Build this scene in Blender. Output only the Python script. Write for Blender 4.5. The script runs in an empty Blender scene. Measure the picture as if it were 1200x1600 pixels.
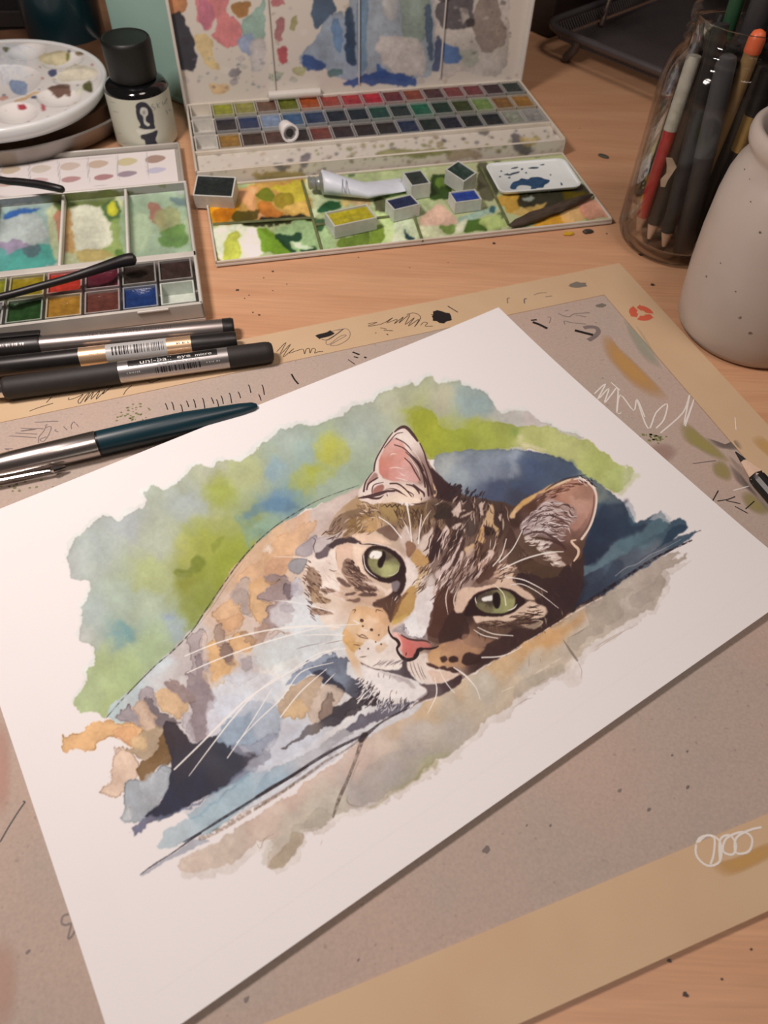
import bpy, math, random
import numpy as np
from mathutils import Vector, Matrix
# ================================================================ camera, world, lights, exposure
sc = bpy.context.scene
FPX, PITCH, ROLL, CAMH = 1141.5, math.radians(52.66), math.radians(2.55), 0.2557
_F = np.array([0, math.cos(PITCH), -math.sin(PITCH)]); _R = np.array([1., 0, 0]); _U = np.cross(_R, _F)
_c, _s = math.cos(ROLL), math.sin(ROLL); _R, _U = _c*_R+_s*_U, -_s*_R+_c*_U
CAMP = np.array([0, 0, CAMH])
cam_d = bpy.data.cameras.new('camera'); cam = bpy.data.objects.new('camera', cam_d); sc.collection.objects.link(cam)
cam_d.sensor_fit = 'VERTICAL'; cam_d.sensor_height = 32.0; cam_d.lens = FPX/1600*32.0; cam_d.clip_start = .005; cam_d.clip_end = 30
cam.matrix_world = Matrix(((_R[0], _U[0], -_F[0], CAMP[0]), (_R[1], _U[1], -_F[1], CAMP[1]), (_R[2], _U[2], -_F[2], CAMP[2]), (0, 0, 0, 1)))
cam_d.dof.use_dof = True; cam_d.dof.focus_distance = 0.325; cam_d.dof.aperture_fstop = 12.5
sc.camera = cam
sc.view_settings.view_transform = 'Standard'; sc.view_settings.look = 'None'; sc.view_settings.gamma = 1.0
sc.view_settings.use_curve_mapping = False; sc.view_settings.exposure = 0.0
world = bpy.data.worlds.new('room_ambience'); sc.world = world; world.use_nodes = True
wb = world.node_tree.nodes['Background']; wb.inputs[0].default_value = (1.0, .80, .72, 1); wb.inputs[1].default_value = .06
def area(name, loc, target, size, power, col):
    d = bpy.data.lights.new(name, 'AREA'); d.shape = 'DISK'; d.size = size; d.energy = power; d.color = col
    o = bpy.data.objects.new(name, d); sc.collection.objects.link(o); o.location = loc
    o.rotation_euler = (Vector(target)-Vector(loc)).to_track_quat('-Z', 'Y').to_euler(); return o
area('desk_lamp_light', (-.23, .22, .41), (.0, .24, 0), .10, 1.86, (1.0, .86, .80))
area('overhead_fill', (.42, -.12, 1.5), (.05, .25, 0), .5, 6.2, (1.0, .84, .76))  # added fill lamp, balances the main lamp from the right front

# ================================================================ helpers
def P(x, y, z=0.):                        # photo pixel -> point of the room at height z
    d = _F+((x-600)/FPX)*_R-((y-800)/FPX)*_U
    return CAMP+(z-CAMH)/d[2]*d
def proj(p):                              # points (N,3) -> photo pixels
    d = np.asarray(p, float)-CAMP; z = d@_F
    return 600+FPX*(d@_R)/z, 800-FPX*(d@_U)/z
def lin(c):
    c = np.asarray(c, float)/255.; return np.where(c <= .04045, c/12.92, ((c+.055)/1.055)**2.4)
WHITE = lin((231, 216, 209))
def alb(c, k=1.):                         # colour as the photo shows it under the lamp -> reflectance
    return np.clip(lin(c)/WHITE*.84/k, 0.003, .93)
col = sc.collection
def link(o, parent=None):
    col.objects.link(o); o.parent = parent; return o
def mesh_obj(name, v, f, mat=None, parent=None, smooth=False):
    me = bpy.data.meshes.new(name); me.from_pydata([tuple(map(float, p)) for p in v], [], [tuple(q) for q in f]); me.update()
    if smooth: me.polygons.foreach_set('use_smooth', [True]*len(me.polygons))
    if mat: me.materials.append(mat)
    return link(bpy.data.objects.new(name, me), parent)
def empty(name, loc=(0, 0, 0), rz=0., label=None, cat=None, group=None):
    o = bpy.data.objects.new(name, None); o.empty_display_size = .02; link(o); o.location = tuple(map(float, loc)); o.rotation_euler = (0, 0, rz)
    if label: tag(o, label, cat, group)
    return o
def tag(o, label, cat, group=None, kind=None):
    o['label'] = label; o['category'] = cat
    if group: o['group'] = group
    if kind: o['kind'] = kind
    return o
class MB:
    def __init__(s): s.v = []; s.f = []
    def add(s, v, f):
        n = len(s.v); s.v += [tuple(map(float, p)) for p in v]; s.f += [tuple(i+n for i in q) for q in f]; return s
    def box(s, x0, x1, y0, y1, z0, z1, b=0.):
        if b <= 0:
            return s.add([(x0, y0, z0), (x1, y0, z0), (x1, y1, z0), (x0, y1, z0), (x0, y0, z1), (x1, y0, z1), (x1, y1, z1), (x0, y1, z1)],
                         [(3, 2, 1, 0), (4, 5, 6, 7), (0, 1, 5, 4), (1, 2, 6, 5), (2, 3, 7, 6), (3, 0, 4, 7)])
        rings = []
        for (i, z) in ((b, z0), (0, z0+b), (0, z1-b), (b, z1)):
            rings.append(rrect(x0+i, x1-i, y0+i, y1-i, max(b*1.2-i*.5, 1e-5), z))
        return s.loft(rings)
    def loft(s, rings, cap=True, closed=True):
        n = len(rings[0]); v = [p for r in rings for p in r]; f = []
        for k in range(len(rings)-1):
            for i in range(n if closed else n-1):
                j = (i+1) % n; f.append((k*n+i, k*n+j, (k+1)*n+j, (k+1)*n+i))
        if cap: f.append(tuple(range(n-1, -1, -1))); f.append(tuple((len(rings)-1)*n+i for i in range(n)))
        return s.add(v, f)
    def tube(s, pts, r, n=10, cap=True):
        pts = [np.asarray(p, float) for p in pts]; rings = []; N = len(pts)
        for i, p in enumerate(pts):
            t = pts[min(i+1, N-1)]-pts[max(i-1, 0)]; t = t/np.linalg.norm(t)
            a = np.cross(t, (0, 0, 1.)); a = np.array([1., 0, 0]) if np.linalg.norm(a) < 1e-4 else a/np.linalg.norm(a)
            b = np.cross(a, t); rr = r[i] if hasattr(r, '__len__') else r
            rings.append([p+rr*(math.cos(w)*a+math.sin(w)*b) for w in np.linspace(0, 2*math.pi, n, endpoint=False)])
        return s.loft(rings, cap)
    def lathe(s, prof, n=48, axis='z', cap=False, off=(0, 0, 0)):
        rings = []
        for (r, z) in prof:
            ring = []
            for w in np.linspace(0, 2*math.pi, n, endpoint=False):
                q = (r*math.cos(w), r*math.sin(w), z) if axis == 'z' else (z, r*math.cos(w), r*math.sin(w))
                ring.append((q[0]+off[0], q[1]+off[1], q[2]+off[2]))
            rings.append(ring)
        return s.loft(rings, cap)
    def obj(s, name, mat, parent=None, smooth=False):
        return mesh_obj(name, s.v, s.f, mat, parent, smooth)
def rrect(x0, x1, y0, y1, r, z, n=4):
    out = []
    for cx, cy, a in ((x1-r, y1-r, 0), (x0+r, y1-r, 90), (x0+r, y0+r, 180), (x1-r, y0+r, 270)):
        for k in range(n+1):
            w = math.radians(a+90*k/n); out.append((cx+r*math.cos(w), cy+r*math.sin(w), z))
    return out
def autosm(o, ang=40):
    me = o.data; me.polygons.foreach_set('use_smooth', [True]*len(me.polygons))
    try: me.set_sharp_from_angle(angle=math.radians(ang))
    except Exception: pass
    return o
MATS = {}
def pm(name, rgb, rough=.5, metal=0., var=.06, scale=60., bump=0., coat=0., stretch=None, rgb2=None, spec=.5, bscale=None):
    if name in MATS: return MATS[name]
    m = bpy.data.materials.new(name); m.use_nodes = True; nt = m.node_tree; N = nt.nodes; b = N['Principled BSDF']
    b.inputs['Roughness'].default_value = rough; b.inputs['Metallic'].default_value = metal; b.inputs['Coat Weight'].default_value = coat; b.inputs['Specular IOR Level'].default_value = spec
    tc = N.new('ShaderNodeTexCoord'); mp = N.new('ShaderNodeMapping'); nz = N.new('ShaderNodeTexNoise'); mx = N.new('ShaderNodeMix'); mx.data_type = 'RGBA'
    nt.links.new(tc.outputs['Object'], mp.inputs[0]); nt.links.new(mp.outputs[0], nz.inputs['Vector'])
    if stretch: mp.inputs['Scale'].default_value = stretch
    nz.inputs['Scale'].default_value = scale; nz.inputs['Detail'].default_value = 5
    a = np.asarray(rgb, float); c2 = np.asarray(rgb2, float) if rgb2 is not None else a*(1+var); c1 = a if rgb2 is not None else a*(1-var)
    mx.inputs[6].default_value = (*np.clip(c1, 0, 1), 1); mx.inputs[7].default_value = (*np.clip(c2, 0, 1), 1)
    cl = N.new('ShaderNodeMapRange'); cl.inputs[1].default_value = .3; cl.inputs[2].default_value = .7
    nt.links.new(nz.outputs[0], cl.inputs[0]); nt.links.new(cl.outputs[0], mx.inputs[0]); nt.links.new(mx.outputs[2], b.inputs['Base Color'])
    if bump:
        bp = N.new('ShaderNodeBump'); bp.inputs['Strength'].default_value = bump; bp.inputs['Distance'].default_value = .0006
        n2 = N.new('ShaderNodeTexNoise'); n2.inputs['Scale'].default_value = bscale or scale*6; n2.inputs['Detail'].default_value = 4
        nt.links.new(mp.outputs[0], n2.inputs['Vector']); nt.links.new(n2.outputs[0], bp.inputs['Height']); nt.links.new(bp.outputs[0], b.inputs['Normal'])
    MATS[name] = m; return m
def attr_mat(name, rough=.6, spec=.4, bump=.0, bscale=1500, coat=0.):
    m = bpy.data.materials.new(name); m.use_nodes = True; nt = m.node_tree; N = nt.nodes; b = N['Principled BSDF']
    at = N.new('ShaderNodeAttribute'); at.attribute_name = 'Col'; nt.links.new(at.outputs['Color'], b.inputs['Base Color'])
    b.inputs['Roughness'].default_value = rough; b.inputs['Specular IOR Level'].default_value = spec; b.inputs['Coat Weight'].default_value = coat
    if bump:
        nz = N.new('ShaderNodeTexNoise'); nz.inputs['Scale'].default_value = bscale; bp = N.new('ShaderNodeBump'); bp.inputs['Strength'].default_value = bump; bp.inputs['Distance'].default_value = .0003
        tc = N.new('ShaderNodeTexCoord'); nt.links.new(tc.outputs['Object'], nz.inputs['Vector']); nt.links.new(nz.outputs[0], bp.inputs['Height']); nt.links.new(bp.outputs[0], b.inputs['Normal'])
    return m
def grid_obj(name, X, mat, parent, cols, smooth=True):
    # X: (ny,nx,3) points in the parent's frame, cols: (ny,nx,3) linear reflectance
    ny, nx = X.shape[:2]; me = bpy.data.meshes.new(name)
    me.vertices.add(nx*ny); me.vertices.foreach_set('co', X.reshape(-1).astype(np.float32))
    i = np.arange((ny-1)*(nx-1)); r, c = i//(nx-1), i % (nx-1); a = r*nx+c
    q = np.stack([a, a+1, a+nx+1, a+nx], 1).astype(np.int32)
    me.loops.add(q.size); me.loops.foreach_set('vertex_index', q.reshape(-1))
    me.polygons.add(len(q)); me.polygons.foreach_set('loop_start', (np.arange(len(q))*4).astype(np.int32)); me.polygons.foreach_set('loop_total', np.full(len(q), 4, np.int32))
    if smooth: me.polygons.foreach_set('use_smooth', np.ones(len(q), bool))
    me.update(calc_edges=True)
    at = me.color_attributes.new('Col', 'FLOAT_COLOR', 'POINT')
    at.data.foreach_set('color', np.concatenate([cols.reshape(-1, 3), np.ones((nx*ny, 1))], 1).reshape(-1).astype(np.float32))
    me.materials.append(mat)
    return link(bpy.data.objects.new(name, me), parent)
class Frame:                              # local frame on the table: origin, angle
    def __init__(s, o, ang): s.o = np.array([o[0], o[1], o[2] if len(o) > 2 else 0.], float); s.a = ang; s.c, s.s = math.cos(ang), math.sin(ang)
    def w(s, p):
        p = np.asarray(p, float); return np.stack([s.o[0]+p[..., 0]*s.c-p[..., 1]*s.s, s.o[1]+p[..., 0]*s.s+p[..., 1]*s.c, s.o[2]+p[..., 2]], -1)
    def l(s, q):
        q = np.asarray(q, float)-s.o; return np.stack([q[..., 0]*s.c+q[..., 1]*s.s, -q[..., 0]*s.s+q[..., 1]*s.c, q[..., 2]], -1)
def ribbon(name, pts, w, mat, parent, inv=lambda p: p, closed=False):
    # flat ink line on a surface: pts (N,3) world, w width (m)
    p = np.asarray(pts, float); n = len(p); W = np.broadcast_to(np.asarray(w, float), (n,)) if not np.isscalar(w) else np.full(n, w)
    p = p+np.stack([np.zeros(n), np.zeros(n), np.linspace(0, 5e-5, n)], 1)
    t = np.gradient(p, axis=0); t[:, 2] = 0; t /= np.linalg.norm(t, axis=1)[:, None]+1e-9
    nn = np.stack([-t[:, 1], t[:, 0], np.zeros(n)], 1)
    v = np.concatenate([p+nn*W[:, None]/2, p-nn*W[:, None]/2]); f = [(i, i+1, n+i+1, n+i) for i in range(n-1)]
    return mesh_obj(name, inv(v), f, mat, parent)
# ---------------------------------------------------------------- painter
S_ = 1.6; PX0, PY0, PX1, PY1 = 84, 566, 1112, 1392
NW, NH = int((PX1-PX0)*S_), int((PY1-PY0)*S_)
rng = np.random.RandomState(7)
def up(a, h, w):
    gy = np.linspace(0, a.shape[0]-1.001, h); gx = np.linspace(0, a.shape[1]-1.001, w)
    y0 = gy.astype(int); x0 = gx.astype(int); fy = gy-y0; fx = gx-x0
    fy = (fy*fy*(3-2*fy))[:, None]; fx = (fx*fx*(3-2*fx))[None]
    A = a[y0]; B = a[y0+1]
    A = A[:, x0]*(1-fx)+A[:, x0+1]*fx; B = B[:, x0]*(1-fx)+B[:, x0+1]*fx
    return A*(1-fy)+B*fy
def fbm(h, w, cell, octs=4, seed=0, pers=.55):
    r = np.random.RandomState(seed); o = np.zeros((h, w)); amp = 1.; t = 0
    for k in range(octs):
        c = max(cell/2**k, 1.5)
        o += amp*up(r.rand(int(h/c)+3, int(w/c)+3), h, w); t += amp; amp *= pers
    o /= t
    return (o-o.mean())/o.std()
def boxb(m, r):
    r = int(r)
    if r < 1: return m
    for ax in (0, 1):
        p = np.pad(m, [(r+1, r) if a == ax else (0, 0) for a in (0, 1)], mode='edge')
        c = np.cumsum(p, axis=ax)
        n = m.shape[ax]
        m = (np.take(c, range(2*r+1, 2*r+1+n), axis=ax)-np.take(c, range(0, n), axis=ax))/(2*r+1)
    return m
def blur(m, r):
    return boxb(boxb(m, round(r*.7)), round(r*.7)) if r >= 1 else m
def cr(p, n=5, closed=True):
    p = np.asarray(p, float); N = len(p)
    if N < 3: return p
    out = []
    t = np.linspace(0, 1, n, endpoint=False)[:, None]
    for i in range(N if closed else N-1):
        if closed: a, b, c, d = p[i-1], p[i], p[(i+1) % N], p[(i+2) % N]
        else: a, b, c, d = p[max(i-1, 0)], p[i], p[i+1], p[min(i+2, N-1)]
        out.append(.5*((2*b)+(c-a)*t+(2*a-5*b+4*c-d)*t*t+(3*b-a-3*c+d)*t**3))
    if not closed: out.append(p[-1:])
    return np.concatenate(out)
CROPS = {'F': (0, 0, 1), 'E1': (470, 820, 20/3), 'E2': (560, 740, 6), 'E3': (680, 760, 6), 'E4': (700, 880, 60/11), 'E5': (560, 650, 7.5),
         'E6': (790, 730, 7.5), 'E7': (520, 940, 6), 'E8': (260, 820, 60/13), 'B1': (80, 880, 3), 'B2': (80, 1080, 3), 'B3': (400, 1040, 3),
         'B4': (700, 860, 3), 'Z4': (80, 580, 3), 'Z5': (440, 580, 3), 'Z6': (780, 640, 60/17), 'Z7': (440, 820, 4), 'Z8': (640, 820, 4)}
def L(k, s):
    x, y, q = CROPS[k]
    return np.array([[float(v) for v in t.split(',')] for t in s.split()])/q+(x, y)
class Canvas:
    def __init__(s, x0, y0, w, h, sc, white):
        s.x0, s.y0, s.sc, s.w, s.h = x0, y0, sc, w, h
        s.im = np.ones((h, w, 3))*np.array(white, float)
        s.n1 = fbm(h, w, 26*sc, 4, 1); s.n2 = fbm(h, w, 26*sc, 4, 2); s.n3 = fbm(h, w, 60*sc, 5, 3); s.n4 = fbm(h, w, 4*sc, 2, 4)
        s.f1 = fbm(h, w, 7*sc, 3, 5); s.f2 = fbm(h, w, 7*sc, 3, 6)
    def bb(s, p, pad):
        q = (np.asarray(p)-(s.x0, s.y0))*s.sc
        a = np.floor(q.min(0)-pad*s.sc).astype(int); b = np.ceil(q.max(0)+pad*s.sc).astype(int)+1
        a = np.maximum(a, 0); b = np.minimum(b, (s.w, s.h))
        return q, a[0], a[1], max(b[0], a[0]+1), max(b[1], a[1]+1)
    def polymask(s, p, wob=2., soft=.6, fine=.5):
        q, xa, ya, xb, yb = s.bb(p, 3+2.5*wob+2*soft)
        h, w = yb-ya, xb-xa
        m = np.zeros((h, w)); q = q-(xa, ya)
        for r in range(h):
            yy = r+.5; xs = []
            A = q; B = np.roll(q, -1, 0)
            k = (A[:, 1] <= yy) != (B[:, 1] <= yy)
            if not k.any(): continue
            a, b = A[k], B[k]
            xs = np.sort(a[:, 0]+(yy-a[:, 1])/(b[:, 1]-a[:, 1])*(b[:, 0]-a[:, 0]))
            for i in range(0, len(xs)-1, 2):
                c0, c1 = max(0, int(round(xs[i]))), min(w, int(round(xs[i+1])))
                m[r, c0:c1] = 1
        if wob > 0:
            yy, xx = np.mgrid[0:h, 0:w]
            sl = (slice(ya, yb), slice(xa, xb)); k = wob*s.sc
            dx = s.n1[sl]*k*.6+s.f1[sl]*k*fine; dy = s.n2[sl]*k*.6+s.f2[sl]*k*fine
            m = m[np.clip((yy+dy).astype(int), 0, h-1), np.clip((xx+dx).astype(int), 0, w-1)]
        m = blur(m, max(soft*s.sc, 1))
        return m, (slice(ya, yb), slice(xa, xb))
    def field(s, anchors, sl):
        ya, yb, xa, xb = sl[0].start, sl[0].stop, sl[1].start, sl[1].stop
        hh, ww = max(2, (yb-ya)//4+2), max(2, (xb-xa)//4+2)
        Y, X = np.meshgrid(np.linspace(ya, yb, hh)/s.sc+s.y0, np.linspace(xa, xb, ww)/s.sc+s.x0, indexing='ij')
        # wander the wet-in-wet mixing
        num = np.zeros((hh, ww, 3)); den = np.zeros((hh, ww))+1e-12
        nz1 = s.n3[np.ix_(np.clip(np.linspace(ya, yb-1, hh).astype(int), 0, s.h-1), np.clip(np.linspace(xa, xb-1, ww).astype(int), 0, s.w-1))]
        nz2 = s.n1[np.ix_(np.clip(np.linspace(ya, yb-1, hh).astype(int), 0, s.h-1), np.clip(np.linspace(xa, xb-1, ww).astype(int), 0, s.w-1))]
        for a in anchors:
            x, y, c = a[0], a[1], a[2:5]; r = a[5] if len(a) > 5 else 28
            d2 = ((X+nz1*6-x)**2+(Y+nz2*6-y)**2)/r**2
            wt = 1/(d2**1.6+.02); num += wt[..., None]*np.array(c, float); den += wt
        o = num/den[..., None]
        return np.stack([up(o[..., k], yb-ya, xb-xa) for k in range(3)], -1)
    def fill(s, p, col, a=1., wob=2., soft=.6, edge=0., gran=.05, ew=2.2, smooth=5, fine=.28, mul=False):
        if smooth: p = cr(p, smooth)
        m, sl = s.polymask(p, wob, soft, fine)
        c = s.field(col, sl) if not np.isscalar(col[0]) else np.array(col, float)*np.ones(m.shape+(1,))
        c = c*(1+gran*.2*s.n4[sl]+gran*.5*s.n1[sl])[..., None]
        if edge:
            e = np.clip(m-blur(m, ew*s.sc), 0, 1)*m*2
            c = c*(1-edge*e*np.clip(.7+.5*s.n2[sl], .1, 1.4))[..., None]
        al = (a*m)[..., None]
        d = s.im[sl]
        s.im[sl] = d*(1-al)+(d*c/230. if mul else c)*al
    def stroke(s, p, w, col, a=1., smooth=6, taper=(0., 0.), soft=.5, rough=0.):
        # w: width(s) in px; taper: fraction of full width at each end
        p = cr(p, smooth, False) if smooth and len(p) > 2 else np.asarray(p, float)
        if len(p) == 2: p = p[0]+(p[1]-p[0])*np.linspace(0, 1, 6)[:, None]
        n = len(p); t = np.linspace(0, 1, n)
        if np.isscalar(w):
            W = w*np.minimum(1, np.minimum(taper[0]+(1-taper[0])*t/.35 if taper[0] < 1 else 1+t, taper[1]+(1-taper[1])*(1-t)/.35 if taper[1] < 1 else 1+t))
        else: W = np.interp(t, np.linspace(0, 1, len(w)), w)
        q, xa, ya, xb, yb = s.bb(p, W.max()+2)
        q = q-(xa, ya); W = W*s.sc*.5; h, w_ = yb-ya, xb-xa
        m = np.zeros((h, w_)); sf = max(soft*s.sc, .6)
        for i in range(n-1):
            A, B = q[i], q[i+1]; r = max(W[i], W[i+1])+sf+1
            x0, x1 = int(max(0, min(A[0], B[0])-r)), int(min(w_, max(A[0], B[0])+r+1)); y0, y1 = int(max(0, min(A[1], B[1])-r)), int(min(h, max(A[1], B[1])+r+1))
            if x1 <= x0 or y1 <= y0: continue
            yy, xx = np.mgrid[y0:y1, x0:x1]; d = B-A; l2 = d@d+1e-9
            u = np.clip(((xx-A[0])*d[0]+(yy-A[1])*d[1])/l2, 0, 1)
            D = np.hypot(xx-A[0]-u*d[0], yy-A[1]-u*d[1]); R = W[i]+(W[i+1]-W[i])*u
            v = np.clip((R-D)/sf+.5, 0, 1)*np.clip(R/.35, .15, 1)
            m[y0:y1, x0:x1] = np.maximum(m[y0:y1, x0:x1], v)
        sl = (slice(ya, yb), slice(xa, xb))
        if rough: m = m*np.clip(.75+rough*s.n4[sl], 0, 1)
        al = (a*m)[..., None]
        s.im[sl] = s.im[sl]*(1-al)+np.array(col, float)*al
    def hairs(s, poly, ang, n, ln, w, cols, a=.85, spread=12, bend=.15, seed=1):
        # short tapered fur strokes inside a polygon; ang degrees (image, y down) or callable
        r = np.random.RandomState(seed); poly = np.asarray(poly, float); lo, hi = poly.min(0), poly.max(0); k = 0; tries = 0
        A = poly; B = np.roll(poly, -1, 0)
        while k < n and tries < n*20:
            tries += 1
            x, y = lo+(hi-lo)*r.rand(2)
            cr_ = ((A[:, 1] <= y) != (B[:, 1] <= y))
            if np.sum(cr_ & (x < A[:, 0]+(y-A[:, 1])/np.where(B[:, 1] == A[:, 1], 1e-9, B[:, 1]-A[:, 1])*(B[:, 0]-A[:, 0]))) % 2 == 0: continue
            t = math.radians((ang(x, y) if callable(ang) else ang)+r.randn()*spread); l = ln*(.6+.8*r.rand()); b = bend*l*r.randn()
            dx, dy = math.cos(t), math.sin(t)
            c = np.array(cols[r.randint(len(cols))], float)*(1+.06*r.randn())
            s.stroke([(x-dx*l/2, y-dy*l/2), (x-dy*b, y+dx*b), (x+dx*l/2, y+dy*l/2)], w*(.6+.8*r.rand()), c, a, 3, (.2, .05))
            k += 1
def paint_cat():
    cv = Canvas(PX0, PY0, NW, NH, S_, (230, 215, 209)); f = cv.fill; st = cv.stroke
    INK = (38, 30, 32); DB = (62, 44, 36); WH = (232, 217, 208); CREAM = (226, 200, 176)
    # ---- background: wet greens and blues
    G = [(150,850,182,202,194),(120,880,190,205,198),(200,820,184,200,198),(300,785,170,188,182),(250,850,182,198,172),(330,735,186,198,168),(345,765,156,174,80,22),(338,745,170,182,92,14),(385,742,172,186,128),
         (420,735,128,164,172,20),(428,785,92,138,164,18),(450,780,96,140,160,16),(470,715,146,178,168),(512,705,168,178,70,18),(488,742,152,168,60,18),(470,760,150,170,110,14),(560,675,162,184,168),(585,650,172,190,172),(620,640,188,198,166),
         (640,655,156,172,48,16),(672,688,158,172,52,20),(668,660,158,166,50,10),(750,680,152,168,60,20),(735,630,150,180,176,20),(755,625,146,178,178,16),(700,625,198,202,168,16),(800,655,212,214,204),(830,655,222,212,205,20),(445,690,168,192,178),
         (330,855,152,164,66,22),(355,875,136,156,42,26),(300,865,166,176,86,16),(290,905,130,144,46,18),(310,890,128,146,44,16),(235,895,164,182,120),(200,935,164,188,168),(200,985,98,150,150,16),(185,990,112,158,156,14),(262,972,138,164,176,14),(275,990,150,174,176,12),(300,955,128,148,62,20),
         (170,1040,154,178,120),(240,1015,152,180,132),(200,1060,152,180,122),(150,1085,166,190,134),(180,1105,160,184,120),(375,905,140,156,42,18),(320,930,126,146,52,18),(408,830,122,162,136,16),(395,800,130,155,96,14),(390,815,116,150,110,12),
         (460,775,116,156,144,18),(520,765,152,178,154),(560,745,150,176,150),(230,950,168,190,160),(150,960,170,192,184),(130,1000,196,205,196),(345,815,160,172,110,14),(420,700,160,184,160,14)]
    G = [(g[0], g[1], *[c*(1-.13*min(1, max(0, (sum(g[2:5])/3-150)/45))) for c in g[2:5]], *g[5:]) for g in G]
    back = L('F', '104,870 112,848 132,828 150,812 172,806 184,815 204,802 224,786 230,766 246,758 258,764 276,752 292,738 304,726 318,723 330,732 344,722 352,714 366,718 384,714 400,704 416,690 430,676 452,668 474,662 494,664 512,656 530,648 556,634 584,628 604,612 624,602 640,596 648,604 664,592 678,586 686,598 702,594 716,592 724,602 744,608 758,618 768,630 782,644 800,638 824,640 838,652 862,666 884,674 906,684 780,712 660,720 560,770 470,800 400,862 345,925 300,985 240,1042 196,1085 166,1118 150,1112 128,1110 112,1100 126,1078 138,1050 148,1030 140,1008 124,998 128,965 132,945 140,925 136,906 114,904 106,888')
    f(back+(-4, -5), (205, 214, 204), .5, 4, 1.4, .12)
    f(back, G, .96, 3, 1.2, .16, .045, 2)
    for s_, c, a in (('Z4', '600,700 680,690 760,700 820,690 800,640 740,610 700,590 720,520 760,470 800,480 840,560 880,600 830,680 900,720 915,830 880,900 800,960 700,960 650,920 690,880 640,880 600,940 560,930 600,870 650,800', None),):
        f(L(s_, c), (140, 158, 52), .35, 5, 5, .08)
    f(L('Z4', '650,880 700,870 720,900 690,930 640,940 570,950 590,930 640,925'), (102, 124, 40), .6, 3, 2, .15)
    f(L('E8', '170,250 210,225 265,225 280,260 240,300 200,310 180,290'), (112, 134, 40), .55, 3, 2)
    f(L('E8', '60,340 130,325 190,330 180,360 120,385 60,370'), (112, 132, 44), .5, 3, 2)
    f(L('E8', '330,140 400,90 420,110 390,150 345,185'), (118, 138, 44), .55, 3, 2)
    f(L('Z4', '900,660 960,620 1040,590 1120,600 1150,640 1080,650 1000,660 930,690'), (78, 126, 158), .6, 4, 3)
    f(L('Z4', '860,690 900,670 905,720 960,740 1000,760 940,800 920,830 900,760'), (118, 158, 132), .6, 3, 1.5, .15)
    f(L('Z5', '150,370 190,310 240,330 320,350 310,410 260,450 200,440 180,400'), (172, 180, 68), .55, 5, 2.5)
    f(L('Z5', '40,540 60,470 150,440 210,450 260,460 200,520 110,560'), (158, 172, 66), .5, 6, 4)
    f(L('Z5', '590,180 650,170 720,215 735,260 680,285 650,240'), (150, 164, 40), .55, 3, 1.2, .1)
    # pale granulation flecks
    for k in range(40):
        x, y = 190+130*rng.rand(), 960+60*rng.rand()
        st([(x, y), (x+2+2*rng.rand(), y-1)], .7, (206, 216, 204), .5)
    # ---- green band on the right
    f(L('F', '640,650 660,640 676,645 690,668 720,668 760,660 790,662 808,668 836,668 862,668 878,676 900,684 926,690 944,706 964,722 986,730 984,744 972,762 956,768 930,752 900,736 872,722 840,706 800,700 760,706 720,710 690,716 670,712 652,690'),
      [(660,668,158,172,48),(720,690,150,168,52),(770,675,158,174,70),(792,672,128,162,66,14),(830,680,178,190,104),(810,690,198,200,140,10),(880,700,180,192,112),(930,720,166,184,92),(960,745,168,190,100),(980,738,190,204,140)], .92, 3, 1.0, .16)
    f(L('F', '985,738 1000,740 990,752 975,768 962,770'), (186, 200, 140), .5, 3, 2)
    f(L('Z6', '120,190 180,195 260,225 200,225 130,210'), (214, 210, 160), .8, 2, .8, .2)
    # ---- blue shadow behind the head
    f(L('F', '676,716 700,708 740,704 790,702 830,706 870,716 900,730 930,750 956,772 972,782 986,796 996,812 1014,806 1032,800 1040,806 1044,816 1062,812 1072,820 1070,828 1048,842 1082,830 1072,842 1020,878 966,912 930,938 890,962 862,980 830,960 800,860 720,790 690,760'),
      [(700,728,160,174,172,16),(730,745,140,160,166,16),(760,735,120,140,156),(800,722,132,152,168,16),(835,735,64,92,126,18),(810,755,58,84,112,18),(870,740,70,98,118),(780,770,56,76,104),(820,775,50,64,84),(905,745,100,124,126,16),(940,775,112,132,126,14),(960,800,88,114,122,14),
       (935,830,36,60,84),(920,870,30,46,66),(945,800,52,82,100,16),(980,830,44,80,100,16),(900,930,26,32,44),(880,955,30,34,44),(1000,850,84,122,136,16),(1040,820,46,84,106),(1070,825,52,90,112),(960,880,64,94,114),(930,905,44,66,88),(985,880,70,90,106),(1020,865,92,110,122),(940,930,44,60,78)], .97, 2.5, .9, .2, .06)
    f(L('Z6', '160,290 200,290 240,305 290,285 340,280 400,300 440,320 420,360 300,400 200,450 120,460 90,420 180,350'), (56, 82, 116), .45, 4, 3, .1)
    f(L('Z6', '440,880 560,800 660,720 780,650 880,590 930,610 920,650 840,690 760,740 660,820 560,860 460,915'), (96, 134, 146), .75, 3, .9, .2)
    f(L('Z6', '640,740 760,640 850,600 900,600 935,650 860,700 760,760 680,790'), (66, 104, 118), .55, 4, 2.5)
    f(L('Z6', '560,560 640,510 700,510 720,560 740,630 800,620 760,680 640,730 560,800 480,850 500,700'), (30, 52, 76), .7, 4, 3)
    f(L('Z6', '700,520 730,520 760,570 755,615 730,590'), (150, 168, 176), .6, 2, 1)
    f(L('Z6', '820,600 880,565 930,580 940,640 920,620 880,600'), (190, 196, 196), .6, 3, 1)
    f(L('Z6', '930,660 1010,635 1030,650 1000,680 940,720 880,760 840,800 900,720'), (34, 66, 90), .8, 2, .8)
    f(L('Z6', '600,880 640,840 680,860 620,960 480,1050 400,1090 420,1020 520,960'), (40, 62, 84), .5, 3, 2)
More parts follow.
